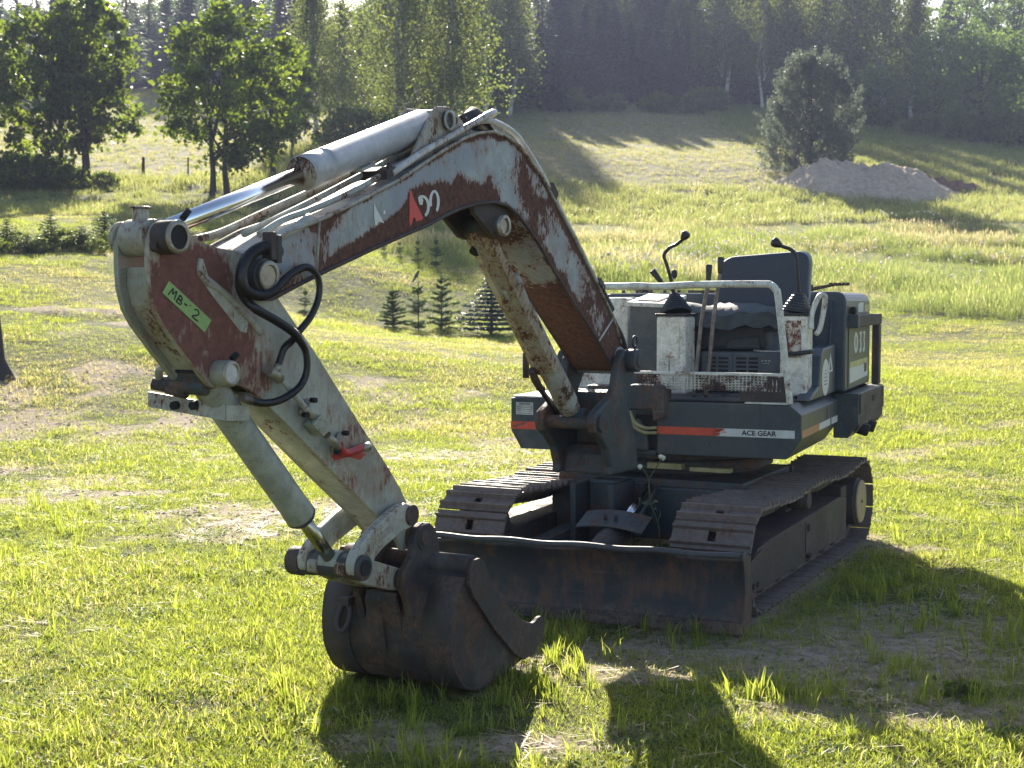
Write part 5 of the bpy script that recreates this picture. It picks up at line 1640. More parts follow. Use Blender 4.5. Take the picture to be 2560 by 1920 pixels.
def meadow(x, y):
    """tall uncut grass beyond the slanted mowing edge"""
    edge = 40.5 - .42 * x + .8 * (NZ.fbm(x, y, .3, 3) - .5)
    edge = np.where(x < -2, 41.4 + .25 * (-2 - x), edge)
    path = 1.0
    for a, b in PATHS:
        dd, _t = _line_dist(x, y, a, b)
        path = np.minimum(path, sstep(.7, 1.3, dd + .5 * (NZ.fbm(x, y, .8, 2) - .5)))
    return path * sstep(edge - 1.5, edge + 3.5, y + 2.2 * (NZ.fbm(x + 5, y, .9, 3) - .5)) * sstep(-7.5, -4.5, x + .04 * (y - 45) * 2) * sstep(74, 66, y + 3 * NZ.fbm(x, y, .15, 3))
def hayfield(x, y):
    """pale mown slope under the forest"""
    m = sstep(80, 86, y + 2 * NZ.fbm(x, y + 7, .2, 3)) * sstep(21, 15, x) 
    m2 = sstep(63, 67, y) * sstep(-10, -13, x + 2 * NZ.fbm(x, y, .2, 2))
    return np.maximum(m * sstep(-22, -18, x), m2)

ys = np.r_[np.linspace(-60, 1.5, 14), np.geomspace(2, 420, 210)]
ks = np.linspace(-1, 1, 161)
GX = np.array([[k * max(14, .62 * abs(y) + 8) * (1 + 2.0 * max(0, abs(k) - .72)) for k in ks] for y in ys])
GY = np.repeat(ys[:, None], len(ks), 1)
GZ = height(GX, GY)
nv, nk = len(ys), len(ks)
me = bpy.data.meshes.new('ground')
verts = np.stack([GX, GY, GZ], 2).reshape(-1, 3)
ii = np.arange(nv * nk).reshape(nv, nk)
faces = np.stack([ii[:-1, :-1], ii[:-1, 1:], ii[1:, 1:], ii[1:, :-1]], 2).reshape(-1, 4)
def fill(me, verts, faces, smooth=True):
    k = faces.shape[1]
    me.vertices.add(len(verts)); me.loops.add(faces.size); me.polygons.add(len(faces))
    me.vertices.foreach_set('co', np.asarray(verts, np.float32).ravel())
    me.loops.foreach_set('vertex_index', faces.astype(np.int32).ravel())
    me.polygons.foreach_set('loop_start', np.arange(0, faces.size, k, dtype=np.int32))
    me.polygons.foreach_set('loop_total', np.full(len(faces), k, np.int32))
    if smooth: me.polygons.foreach_set('use_smooth', np.ones(len(faces), bool))
    me.update(); me.validate()
fill(me, verts, faces)
for nm, fn in (('soil', soil_amount), ('meadow', meadow), ('hay', hayfield)):
    a = me.attributes.new(nm, 'FLOAT', 'POINT')
    a.data.foreach_set('value', np.asarray(fn(verts[:, 0], verts[:, 1]), np.float32))
t = NT('field_soil_and_turf')
P = t.pos()
n1, n2, n3 = t.noise(P, 1.3, 8, .65), t.noise(P, 14, 6, .7), t.noise(P, 90, 3, .6)
soil = t.mix(t.step(n2, .3, .72), (.20, .152, .112), (.42, .34, .26))
soil = t.mix(t.step(n3, .55, .72), soil, (.48, .40, .31))
turf = t.mix(t.step(n2, .32, .7), (.034, .042, .012), (.12, .125, .040))
turf = t.mix(t.math('MULTIPLY', t.step(n1, .45, .7), .5), turf, (.20, .18, .075))
sm = t.step(t.math('ADD', t.attr('soil'), t.math('MULTIPLY', t.math('SUBTRACT', n2, .5), .7)), .25, .6)
c = t.mix(sm, turf, soil)
mead = t.mix(t.step(n2, .3, .7), (.075, .10, .026), (.17, .175, .06))
c = t.mix(t.attr('meadow'), c, mead)
hay = t.mix(t.step(n1, .3, .7), (.16, .15, .075), (.26, .225, .12))
hay = t.mix(t.math('MULTIPLY', t.step(n2, .5, .7), .5), hay, (.09, .10, .04))
c = t.mix(t.attr('hay'), c, hay)
t.l.new(c, t.p.inputs['Base Color'])
t.p.inputs['Roughness'].default_value = .95
t.p.inputs['Specular IOR Level'].default_value = .15
t.bump(t.math('ADD', n2, t.math('MULTIPLY', n3, .5)), .7, .035)
me.materials.append(t.m)
ground = link(bpy.data.objects.new('ground', me))
tag(ground, kind='structure')

# ================================================================== leaves, trunks
def leaf_mat(name, c0, c1, trans=.45, rough=.5, patch=None, inst=False):
    t = NT(name)
    P = t.pos()
    rnd = t.attr('rnd')
    c = t.mix(rnd, c0, c1)
    n = t.noise(P, patch or 1.2, 3, .5)
    c = t.mix(t.math('MULTIPLY', t.step(n, .35, .7), .4), c, tuple(x * .6 for x in c0))
    t.l.new(c, t.p.inputs['Base Color'])
    t.p.inputs['Roughness'].default_value = rough
    t.p.inputs['Specular IOR Level'].default_value = .25
    tr = t.node('ShaderNodeBsdfTranslucent')
    mx = t.node('ShaderNodeMixShader')
    hs = t.node('ShaderNodeHueSaturation'); hs.inputs['Value'].default_value = 1.8; hs.inputs['Saturation'].default_value = 1.15; hs.inputs['Hue'].default_value = .49
    t.l.new(c, hs.inputs['Color']); t.l.new(hs.outputs[0], tr.inputs['Color'])
    mx.inputs[0].default_value = trans
    t.l.new(t.p.outputs[0], mx.inputs[1]); t.l.new(tr.outputs[0], mx.inputs[2])
    t.l.new(mx.outputs[0], t.out.inputs['Surface'])
    return t.m
LM = {
    'maple': leaf_mat('maple_leaves', (.050, .082, .018), (.145, .185, .036), .62),
    'birch': leaf_mat('birch_leaves', (.070, .100, .030), (.150, .175, .052), .58),
    'oak': leaf_mat('broadleaf_leaves', (.070, .118, .036), (.14, .19, .06), .6),
    'spruce': leaf_mat('spruce_needles', (.024, .036, .024), (.060, .082, .048), .28),
    'pine': leaf_mat('pine_needles', (.070, .090, .062), (.135, .160, .108), .42),
    'young': leaf_mat('young_spruce_needles', (.042, .068, .030), (.10, .14, .056), .48),
    'blue': leaf_mat('blue_spruce_needles', (.040, .062, .055), (.085, .115, .100), .22),
}
BARK = {
    'dark': simple('dark_bark', (.045, .038, .032), .9, scale=9, bump=.4),
    'birch': simple('birch_bark', (.50, .48, .44), .7, var=.5, scale=5, bump=.2),
    'pine': simple('pine_bark', (.14, .075, .045), .9, scale=7, bump=.4),
}
def leaves(cent, size, aspect=.6, dirs=None, g=None, lean=None):
    """one small four-cornered leaf per centre; returns verts, faces, rnd"""
    g = g or rng
    n = len(cent)
    a = g.normal(size=(n, 3)) if dirs is None else dirs + g.normal(size=(n, 3)) * .25
    a /= np.linalg.norm(a, axis=1)[:, None] + 1e-9
    b = g.normal(size=(n, 3))
    b -= a * (a * b).sum(1)[:, None]
    b /= np.linalg.norm(b, axis=1)[:, None] + 1e-9
    s = (np.full(n, size) if np.isscalar(size) else size) * g.uniform(.7, 1.3, n)
    A, Bv = a * s[:, None] * .5, b * s[:, None] * .5 * aspect
    v = np.stack([cent - A, cent + Bv - A * .1, cent + A, cent - Bv - A * .1], 1).reshape(-1, 3)
    f = np.arange(4 * n).reshape(n, 4)
    return v, f, np.repeat(g.random(n), 4)
def crown_mesh(name, parts, mat):
    v = np.concatenate([p[0] for p in parts]); r = np.concatenate([p[2] for p in parts])
    me = bpy.data.meshes.new(name)
    fill(me, v, np.arange(len(v)).reshape(-1, 4), smooth=False)
    a = me.attributes.new('rnd', 'FLOAT', 'POINT'); a.data.foreach_set('value', r.astype(np.float32))
    me.materials.append(mat)
    return me
def trunk_mesh(name, tubes, mat):
    m = MB()
    for path, rad in tubes: m.tube(path, rad, 7)
    me = bpy.data.meshes.new(name)
    me.from_pydata(m.v, [], m.f)
    me.polygons.foreach_set('use_smooth', m.s)
    me.materials.append(mat)
    return me
def unit(n, g):
    a = g.normal(size=(n, 3)); return a / np.linalg.norm(a, axis=1)[:, None]

def broadleaf(seed, h, w, base, leaf, ncl, per, mat, bark, squash=1.0, stems=1, topw=1.0):
    """trunk with limbs that reach clumps of leaves spread unevenly through the crown"""
    g = np.random.default_rng(seed)
    cz, rz = h * (base + 1) / 2, h * (1 - base) / 2
    cl = []
    while len(cl) < ncl:
        p = unit(1, g)[0] * g.uniform(.35, 1.0) ** .45
        k = 1.0 if p[2] < 0 else topw
        lob = 1 + .22 * math.sin(3 * math.atan2(p[1], p[0]) + seed) * math.cos(4 * p[2] + seed)
        cl.append((p[0] * w * lob * k, p[1] * w * lob * k, cz + p[2] * rz * squash))
    cl = np.array(cl)
    parts = []
    for c in cl:
        rad = w * g.uniform(.12, .26)
        n = int(per * g.uniform(.6, 1.4))
        q = c + g.normal(size=(n, 3)) * np.array([rad, rad, rad * .62]) * .62
        parts.append(leaves(q, leaf, .8, None, g))
    tubes = []
    for s in range(stems):
        ox, oy = (0, 0) if s == 0 else g.uniform(-.5, .5, 2) * w * .5
        r0 = h * (.020 if stems == 1 else .014)
        top = np.array([ox * 1.6 + g.normal() * .05 * w, oy * 1.6 + g.normal() * .05 * w, h * .9])
        path = [np.array([ox, oy, -.3])] + [np.array([ox, oy, 0]) * (1 - t) + top * t + np.array([g.normal(), g.normal(), 0]) * .03 * w for t in (.15, .35, .55, .8, 1)]
        tubes.append((path, [r0 * 1.5, r0, r0 * .85, r0 * .65, r0 * .35, r0 * .1]))
        for c in cl[g.choice(len(cl), min(16, len(cl)), replace=False)]:
            t = np.clip((c[2] - h * .1) / h * .8, .2, .8)
            st = np.array([ox, oy, 0]) * (1 - t) + top * t
            mid = (st + c) / 2 + np.array([0, 0, .06 * h])
            tubes.append(([st, mid, c], [r0 * .4, r0 * .25, r0 * .08]))
    return trunk_mesh('trunk', tubes, bark), crown_mesh('crown', parts, mat)

def weeping_birch(seed, h, w, leaf, ns, per, mat, base=.12):
    g = np.random.default_rng(seed)
    parts, tubes = [], []
    r0 = h * .012
    path = [np.array([0, 0, -.3])] + [np.array([g.normal() * .02 * h, g.normal() * .02 * h, h * t]) for t in (.1, .3, .55, .8, 1)]
    tubes.append((path, [r0 * 1.4, r0, r0 * .8, r0 * .6, r0 * .3, r0 * .08]))
    for _ in range(ns):
        z = h * g.uniform(base + .18, 1.0)
        rel = (z / h)
        a = g.uniform(0, 2 * math.pi)
        rmax = w * (1 - max(0, rel - .45) / .55 * .8) * g.uniform(.15, 1) * (.55 + .6 * abs(math.sin(a * 1.5 + rel * 7 + seed)))
        tip = np.array([math.cos(a) * rmax, math.sin(a) * rmax, z])
        L = g.uniform(.08, .24) * h
        n = int(per * g.uniform(.6, 1.4))
        tt = g.random(n)
        q = tip - np.array([0, 0, 1.0]) * (tt * L)[:, None] + g.normal(size=(n, 3)) * np.array([.028, .028, .012]) * h
        d = np.tile(np.array([0, 0, -1.0]), (n, 1)) + g.normal(size=(n, 3)) * .8
        parts.append(leaves(q, leaf, .7, d, g))
        if g.random() < .2:
            tubes.append(([np.array([0, 0, z - .12 * h]), (tip + np.array([0, 0, z - .05 * h])) / 2 + np.array([0, 0, .02 * h]), tip], [r0 * .35, r0 * .2, r0 * .06]))
    return trunk_mesh('trunk', tubes, BARK['birch']), crown_mesh('crown', parts, mat)

def conifer(seed, h, w, leaf, mat, whorls=34, nb=8, seg=7, droop=.35, base=.06, bark=None, aspect=.35, power=.85, fill_=1):
    g = np.random.default_rng(seed)
    parts, tubes = [], []
    r0 = h * .014
    tubes.append(([np.array([0, 0, -.2]), np.array([0, 0, h * .3]), np.array([0, 0, h * .7]), np.array([0, 0, h])], [r0 * 1.3, r0, r0 * .55, r0 * .12]))
    for k in range(whorls):
        rel = base + (1 - base) * (k / whorls) ** .92
        z = h * rel
        R_ = w * (1 - rel) ** power * g.uniform(.78, 1.15) + .02 * w
        for j in range(nb):
            a = 2 * math.pi * (j + g.uniform(-.35, .35)) / nb + k * 1.3
            L = R_ * g.uniform(.65, 1.12)
            e = np.array([math.cos(a), math.sin(a), 0])
            n = max(3, int(seg * (.4 + L / w) * fill_))
            t = (np.arange(n) + g.random(n)) / n
            p = e * (t * L)[:, None] + np.array([0, 0, 1.0]) * (z + L * (.12 * t - droop * t * t + .16 * t ** 4))[:, None]
            p += g.normal(size=(n, 3)) * .018 * w
            side = np.cross(e, [0, 0, 1])
            d = e * .8 + side * g.choice([-1, 1], n)[:, None] * g.uniform(.2, 1.0, n)[:, None] + np.array([0, 0, -.25])
            parts.append(leaves(p, leaf * (.55 + .6 * (1 - rel)), aspect, d, g))
    return trunk_mesh('trunk', tubes, bark or BARK['dark']), crown_mesh('crown', parts, mat)

def young_spruce(seed, h, w, mat, whorls=8, thick=1.0):
    """open young spruce: leader, whorls of rising shoots, each shoot set with needles"""
    g = np.random.default_rng(seed)
    parts, tubes = [], []
    tubes.append(([np.array([0, 0, -.05]), np.array([0, 0, h * .5]), np.array([g.normal() * .01, 0, h])], [h * .012, h * .009, h * .003]))
    def shoot(p, q, dens, nl):
        nl = nl * 1.25
        L = np.linalg.norm(q - p)
        n = max(4, int(L * dens))
        t = g.random(n)
        c = p + (q - p) * t[:, None] + g.normal(size=(n, 3)) * nl * .22
        d = (q - p) / L + unit(n, g) * 1.0
        parts.append(leaves(c, nl, .16, d, g))
    for k in range(whorls):
        rel = .05 + .74 * (k + g.uniform(-.3, .3)) / (whorls - 1); rel = max(.04, rel)
        for j in range(6):
            a = 2 * math.pi * (j + g.uniform(-.3, .3)) / 6 + k * .7
            L = w * (1 - rel) ** .7 * g.uniform(.35, 1.15)
            p = np.array([0, 0, h * rel + g.uniform(-.03, .03) * h])
            q = p + np.array([math.cos(a) * L, math.sin(a) * L, L * (.15 + .45 * rel)])
            tubes.append(([p, q], [h * .004, h * .0015]))
            shoot(p, q, 420 * thick, .045)
            for m in range(4):
                s = p + (q - p) * g.uniform(.3, .9)
                b = a + g.choice([-1, 1]) * g.uniform(.5, 1.0)
                r = s + np.array([math.cos(b), math.sin(b), .1]) * L * g.uniform(.25, .45)
                shoot(s, r, 420 * thick, .045)
    shoot(np.array([0, 0, h * .76]), np.array([0, 0, h * .99]), 160, .035)
    for a in (0, 2.1, 4.2, 5.3):
        p = np.array([0, 0, h * .86]); shoot(p, p + np.array([math.cos(a) * .06 * h, math.sin(a) * .06 * h, .05 * h]), 260, .035)
    return trunk_mesh('trunk', tubes, BARK['dark']), crown_mesh('crown', parts, mat)

def bushy_pine(seed, h, w, mat):
    g = np.random.default_rng(seed)
    parts, tubes = [], []
    tips = []
    for s in range(30):
        a = g.uniform(0, 2 * math.pi)
        k = g.uniform(.05, .95)
        zt = h * (k ** .8)
        prof = (1 - max(0, k - .25) / .75 * .72) * min(1, .65 + k * 1.8)
        r = w * prof * g.uniform(.25, 1.0)
        q = np.array([math.cos(a) * r, math.sin(a) * r, max(.3, zt)])
        p = np.array([0, 0, max(.1, zt * .45)])
        mid = (p + q) / 2 + np.array([math.cos(a) * r * .2, math.sin(a) * r * .2, -.05 * h])
        tubes.append(([p, mid, q], [h * .010, h * .006, h * .002]))
        tips.append((q, a, r))
    tubes.append(([np.array([0, 0, -.3]), np.array([.1, 0, h * .4]), np.array([0, .1, h * .92])], [h * .02, h * .014, h * .003]))
    N_ = 430
    for s in range(N_):
        a = g.uniform(0, 2 * math.pi)
        k = g.uniform(.02, 1.0)
        prof = math.sqrt(max(0, 1 - ((k - .30) / .72) ** 2)) if k > .30 else .86 + .14 * k / .3
        r = w * prof * g.uniform(.45, 1.0) * (1 + .12 * math.sin(a * 3 + k * 5))
        c = np.array([math.cos(a) * r, math.sin(a) * r, k * h])
        L = h * g.uniform(.05, .11)
        e = np.array([math.cos(a) * .55, math.sin(a) * .55, .95]); e /= np.linalg.norm(e)
        for sub in range(4):
            e2 = e + g.normal(size=3) * .35; e2 /= np.linalg.norm(e2)
            n = 30
            tt = g.random(n)
            p = c + g.normal(size=3) * .05 * h * .5 + e2 * (tt * L)[:, None] + g.normal(size=(n, 3)) * .012 * h
            d = e2 + unit(n, g) * .9
            parts.append(leaves(p, .22, .22, d, g))
    return trunk_mesh('trunk', tubes, BARK['dark']), crown_mesh('crown', parts, mat)

def plant(name, meshes, loc, label, cat, group=None, scale=1.0, rz=0.0, sx=1.0):
    root = empty(name, tuple(loc))
    root.rotation_euler.z = rz
    root.scale = (scale * sx, scale * sx, scale)
    tag(root, label, cat, group)
    for nm, me in zip(('trunk', 'crown'), meshes):
        o = link(bpy.data.objects.new(nm, me)); o.parent = root
    return root
def stand(u, y):
    x = (u - 1280) / FPX * y
    return V(x, y, float(height(np.array([x]), np.array([y]))[0]) - .05)
def tall(y, px):                                     # height in metres of something px pixels tall at distance y
    return px / FPX * y

# left row of maples along the field edge
mapA = broadleaf(11, 8.0, 2.25, .10, .23, 95, 74, LM['maple'], BARK['dark'], stems=2)
mapB = broadleaf(12, 8.0, 2.1, .12, .23, 90, 74, LM['maple'], BARK['dark'], stems=1, topw=.85)
mapC = broadleaf(13, 8.0, 2.65, .10, .23, 110, 78, LM['maple'], BARK['dark'], stems=2, topw=1.05)
mapD = broadleaf(14, 5.0, 1.5, .22, .15, 70, 80, LM['maple'], BARK['dark'])
plant('maple_tree', mapA, stand(128, 60), 'maple with two dark stems and a dark hedge at its foot, near the left edge', 'tree', 'maples along the field edge', 1.0, .4)
plant('maple_tree', mapB, stand(222, 60), 'slender single-trunk maple just left of the gap that shows the far hay slope', 'tree', 'maples along the field edge', 1.04, 1.0)
plant('maple_tree', mapA, stand(-70, 61), 'leafy maple cut off by the left edge of the picture', 'tree', 'maples along the field edge', 1.0, 2.3)
plant('maple_tree', mapB, stand(-420, 63), 'maple well outside the left edge of the picture', 'tree', 'maples along the field edge', 1.1, 3.0)
plant('maple_tree', mapC, stand(-800, 66), 'farthest maple outside the left edge of the picture', 'tree', 'maples along the field edge', 1.0, 4.0)
plant('maple_tree', mapC, stand(575, 59), 'widest round-crowned maple on two trunks, behind the front end of the arm cylinder', 'tree', 'maples along the field edge', 1.0, .2)
plant('maple_tree', mapD, stand(688, 66), 'small lower maple just right of the widest round-crowned maple', 'tree', 'maples along the field edge', 1.15, .9)
plant('maple_tree', mapD, stand(735, 78), 'thin young maple at the foot of the slim weeping birch', 'tree', 'maples along the field edge', .8, 2.0)

# birches and broadleaved trees round the clearing
birA = weeping_birch(21, 13.0, 2.6, .17, 330, 34, LM['birch'])
birB = weeping_birch(22, 13.0, 3.6, .16, 430, 34, LM['birch'], base=.02)
oakA = broadleaf(31, 10.0, 4.0, .02, .25, 190, 38, LM['oak'], BARK['dark'], squash=1.02)
oakB = broadleaf(32, 12.0, 3.0, .06, .25, 150, 38, LM['oak'], BARK['dark'])
sprA = conifer(41, 13.0, 2.5, .62, LM['spruce'], whorls=46, nb=11, seg=10)
sprB = conifer(42, 13.0, 2.1, .62, LM['spruce'], whorls=46, nb=10, seg=10, droop=.5)
sprC = conifer(43, 13.0, 2.9, .66, LM['spruce'], whorls=42, nb=11, seg=10, droop=.3, power=.7)
pinA = conifer(44, 13.0, 2.3, .55, LM['pine'], whorls=32, nb=9, droop=.05, base=.12, bark=BARK['pine'], power=.5)

for i, (u, y, m, h, lab) in enumerate([
        (790, 84, birA, 10.2, 'slim weeping birch left of the sky gap behind the arm cylinder'),
        (860, 92, birA, 8.6, 'pale green weeping birch below the sky gap over the arm cylinder'),
        (905, 98, birB, 8.4, 'shorter bushy birch on the right side of the sky gap'),
        (1010, 80, birB, 13.0, 'broad hanging birch directly above the boom bracket'),
        (1130, 82, birA, 13.6, 'hanging birch above the rag on the boom'),
        (1205, 125, birB, 15.0, 'birch on the left border of the mown hill slope, right of the boom top'),
        (1272, 127, birA, 14.0, 'slim sunlit birch at the corner of the mown hill slope')]):
    plant('birch_tree', m, stand(u, y), lab, 'tree', 'birches behind the boom', h / 13.0, i * 1.7, 1.15)
plant('birch_tree', birA, stand(1902, 139), 'birch with a white bare trunk standing out of the dark spruce wall', 'tree', None, 1.25, .5, .75)
for i, (u, y, m, h) in enumerate([(1960, 141, birA, 15), (2055, 140, birB, 14.5), (2130, 136, birA, 15), (2200, 134, birB, 14.4), (2275, 133, birA, 13.2), (1800, 143, birA, 16)]):
    plant('birch_tree', m, stand(u, y), ['tall birch above and left of the lone bushy pine', 'tall birch directly above the lone bushy pine', 'tall birch just right of the lone bushy pine crown', 'birch halfway between the lone pine and the round broadleaf tree', 'birch on the left flank of the round broadleaf tree at the right edge', 'birch in the spruce wall left of the white bare trunk'][i], 'tree', 'birches in the forest edge', h / 13.0, i * 2.1, 1.1)
for i, (u, y, m, h, lab) in enumerate([
        (2440, 117, oakA, 9.6, 'large round bright-crowned broadleaf tree at the right edge'),
        (2560, 115, oakA, 9.0, 'broadleaf tree cut off by the right edge of the picture'),
        (2330, 122, oakB, 9.0, 'narrow broadleaf tree left of the large round one on the right'),
        (2400, 158, oakB, 13.6, 'tall broadleaf tree behind the large round one, under the right sky gap'),
        (2520, 156, oakB, 14.2, 'tallest broadleaf crown in the top right corner'),
        (2260, 134, oakB, 9.4, 'mid-green broadleaf tree between birches above the sand pile'),
        (2190, 126, oakA, 5.5, 'low dark bushy tree at the forest foot above the sand pile')]):
    plant('broadleaf_tree', m, stand(u, y), lab, 'tree', 'broadleaf trees on the right', h / (10.0 if m is oakA else 12.0), i * 1.3)
# spruces: the dark wall behind the hill
k = 0
g = np.random.default_rng(5)
for row, (y0, n, u0, u1) in enumerate(((147, 17, 1335, 1950), (159, 18, 1300, 1990), (168, 17, 1260, 2150), (176, 14, 1200, 2600))):
    for i in range(n):
        u = u0 + (u1 - u0) * (i + g.uniform(.2, .8)) / n
        y = y0 + g.uniform(-1.5, 1.5)
        if row == 0 and 1880 < u < 1925: continue
        hh = g.uniform(13.5, 16.5) if row else g.uniform(7.5, 10.2)
        plant('spruce_tree', (sprA, sprB, sprC)[k % 3], stand(u, y), 'tall dark spruce in the shaded forest wall above the mown slope', 'tree', 'spruces of the forest wall', hh / 13.0, g.uniform(0, 6), 1.35)
        k += 1
for i, (u, y, m, h) in enumerate([(1460, 150, birA, 12.6), (1560, 152, birB, 12.0), (1690, 150, birA, 12.4), (1770, 151, oakB, 11.0)]):
    plant('birch_tree' if m is not oakB else 'broadleaf_tree', m, stand(u, y), ['pale birch at the left third of the dark forest wall', 'wide birch in the middle of the dark forest wall', 'pale birch in the right third of the dark forest wall', 'lone broadleaf crown in the dark forest wall left of the bare white trunk'][i], 'tree', 'light trees in the forest wall', h / (12.0 if m is oakB else 13.0), i * 1.9)
for i, (u, y, h) in enumerate([(1345, 134, 9.5), (1395, 133, 8.0)]):
    plant('spruce_tree', (sprB, sprA)[i], stand(u, y), ['lighter edge spruce at the left foot of the dark wall', 'shorter edge spruce next to the sunlit slope corner'][i], 'tree', 'edge spruces', h / 13.0, i)
# forest behind the maples and birches
for i in range(44):
    u = -140 + 1500 * (i + g.uniform(.1, .9)) / 44
    y = g.uniform(132, 160)
    top = 15 if u < 480 else -20
    if 810 < u < 930: top = 85
    base = stand(u, y)
    vb = 744 - (base[2] - EYE) / y * FPX
    hh = tall(y, max(120, vb - top + g.uniform(-15, 50)))
    kind = 'pine_tree' if i % 2 else 'spruce_tree'
    plant(kind, pinA if i % 2 else (sprA, sprC)[i % 4 // 2], base, 'dark pine in the far wood behind the maples and birches' if i % 2 else 'dark spruce in the far wood behind the maples and birches', 'tree', 'far pines behind the maples' if i % 2 else 'far spruces behind the maples', hh / 13.0, g.uniform(0, 6), 1.7)

# tall mixed trees that close the far wood at the top of the picture
for i, (u, y, vt) in enumerate([(-60, 165, 10), (60, 168, 22), (150, 170, 30), (290, 166, 26), (400, 160, 4), (500, 165, -10), (600, 160, -20), (720, 165, -10), (960, 160, -20), (1050, 165, -30), (1150, 160, -30), (1250, 168, -20), (1400, 182, -70), (1520, 184, -60), (1640, 182, -70), (1760, 184, -60), (1880, 182, -80), (1990, 180, -60), (2100, 182, -70), (2210, 180, -40), (2450, 182, -30), (2560, 180, -40), (2640, 178, -40), (0, 172, 26), (230, 172, 34), (350, 170, 12), (450, 172, 0), (660, 170, -20)]):
    b_ = stand(u, y)
    vb = 744 - (b_[2] - EYE) / y * FPX
    plant('broadleaf_tree', oakB, b_, 'tall dark broadleaf tree deep in the far wood at the top of the picture', 'tree', 'broadleaf trees deep in the far wood', tall(y, vb - vt) / 12.0, i * 1.7, 1.6)

# the lone bushy pine by the sand pile
pb = bushy_pine(51, 6.9, 2.95, LM['pine'])
plant('pine_tree', pb, stand(2020, 88), 'lone bushy grey-green pine standing behind the sand pile', 'tree', None, 1.0, .6)
# young spruces
ys1, ys2, ys3 = young_spruce(61, 1.3, .46, LM['young'], 11, 1.3), young_spruce(62, 1.3, .40, LM['young'], 7, .9), young_spruce(63, 1.3, .42, LM['young'], 8, 1.0)
bs2 = conifer(65, 1.3, .62, .13, LM['young'], whorls=12, nb=9, seg=12, droop=-.1, base=.04, aspect=.3, power=.8, fill_=1.4)
bs1 = conifer(64, 1.6, .80, .10, LM['blue'], whorls=15, nb=12, seg=34, droop=.20, base=.09, aspect=.30, power=.9, fill_=1.5)
def small(u, v, meshes, px, base_h, lab, name='young_spruce', grp=None, rz=0.0, sx=1.0):
    p = on_ground(u, v)
    return plant(name, meshes, p - V(0, 0, .02), lab, 'young tree', grp, tall(p[1], px) / base_h, rz, sx), p
small(982, 817, ys1, 106, 1.3, 'dense young spruce, leftmost of the three under the boom arch', grp='young spruces under the boom', rz=.3, sx=1.15)
_, pmid = small(1046, 828, ys2, 138, 1.3, 'thin young spruce with a bird on its tip, under the boom', grp='young spruces under the boom', rz=1.2)
small(1104, 824, ys3, 150, 1.3, 'open tall-leader young spruce between the bird tree and the blue spruce', grp='young spruces under the boom', rz=2.2, sx=1.1)
small(1229, 838, bs1, 168, 1.6, 'dense blue spruce beside the boom cylinder', name='blue_spruce', rz=.8, sx=1.2)
small(763, 788, ys2, 76, 1.3, 'small faint spruce seen through the hose loop', grp=None, rz=2.8, sx=1.3)
for i, (u, v, px) in enumerate([(18, 622, 78), (70, 634, 46), (128, 620, 88), (205, 626, 64), (262, 616, 92), (-40, 628, 70), (800, 575, 60), (745, 560, 46), (650, 580, 60), (610, 585, 44)]):
    small(u, v, bs2, px, 1.3, ['low bushy spruce at the left frame edge of the planted row', 'second low spruce from the left in the planted row', 'third low spruce from the left in the planted row', 'low spruce left of the arm in the planted row', 'smallest low spruce, touching the arm nose in view', 'low spruce cut off by the left edge', 'seedling spruce under the arm cylinder near the weld plates', 'seedling spruce below the cylinder gland', 'seedling spruce under the chrome rod', 'smallest seedling spruce under the chrome rod'][i], grp='low spruces of the planted row', rz=i * 1.1, sx=[1.3, 1.9, 1.5, 2.1, 1.4, 1.7, 1.5, 1.8, 1.4, 1.6][i])
for i, (u, v, px) in enumerate([(960, 640, 50), (1000, 650, 56), (1045, 658, 70), (1090, 668, 85), (1240, 712, 18)]):
    small(u, v, ys2, px, 1.3, ['first thin sapling on the mowing edge seen under the boom', 'second thin sapling on the mowing edge under the boom', 'third thin sapling on the mowing edge under the boom', 'tallest thin sapling on the mowing edge under the boom', 'tiny sapling beside the boom cylinder'][i], name='sapling', grp='saplings on the mowing edge', rz=i, sx=.9)

# dark hedge at the foot of the left maples
hg_ = broadleaf(71, 1.7, 1.6, -.1, .14, 60, 90, LM['maple'], BARK['dark'])
for i, (u, y) in enumerate([(30, 58), (95, 58.5), (160, 59), (265, 60.5), (-60, 58)]):
    plant('bush', hg_, stand(u, y), ['dark bush under the maples nearest the left edge', 'dark bush in front of the two-stemmed maple', 'dark bush right of the two-stemmed maple trunks', 'low bush right of the slender maple trunk', 'dark bush cut off by the left edge'][i], 'bush', 'dark bushes under the maples', [.95, .9, .7, .45, .95][i], i)
hb_ = broadleaf(72, 1.5, 1.3, -.05, .13, 40, 70, LM['birch'], BARK['dark'])
for i, (u, v, s_) in enumerate([(45, 626, .30), (105, 632, .22), (170, 624, .34), (235, 632, .24), (292, 628, .32), (-10, 634, .26)]):
    p = on_ground(u, v)
    plant('bush', hb_, p - V(0, 0, .05), ['pale leafy shrub between the first and second low spruce', 'smallest pale leafy shrub in the planted row', 'pale leafy shrub right of the third low spruce', 'pale leafy shrub left of the last low spruce', 'pale leafy shrub touching the arm nose in view', 'pale leafy shrub at the very left edge'][i], 'bush', 'pale shrubs in the planted row', s_, i * 1.9)
for i, (u, y) in enumerate([(1420, 135), (1520, 135), (1640, 135), (1760, 134), (2090, 129), (2180, 126), (2300, 121), (2420, 116), (2540, 114), (1000, 76), (900, 80), (1180, 76), (2130, 140), (2200, 138), (2250, 141), (2310, 136), (2370, 138), (2430, 134), (2490, 137), (2560, 134), (2050, 142)]):
    plant('bush', hg_, stand(u, y), 'dark undergrowth bush at the foot of the far trees', 'bush', 'undergrowth bushes', g.uniform(.9, 1.7) * (1.9 if y > 133 and u > 2040 else 1), i)

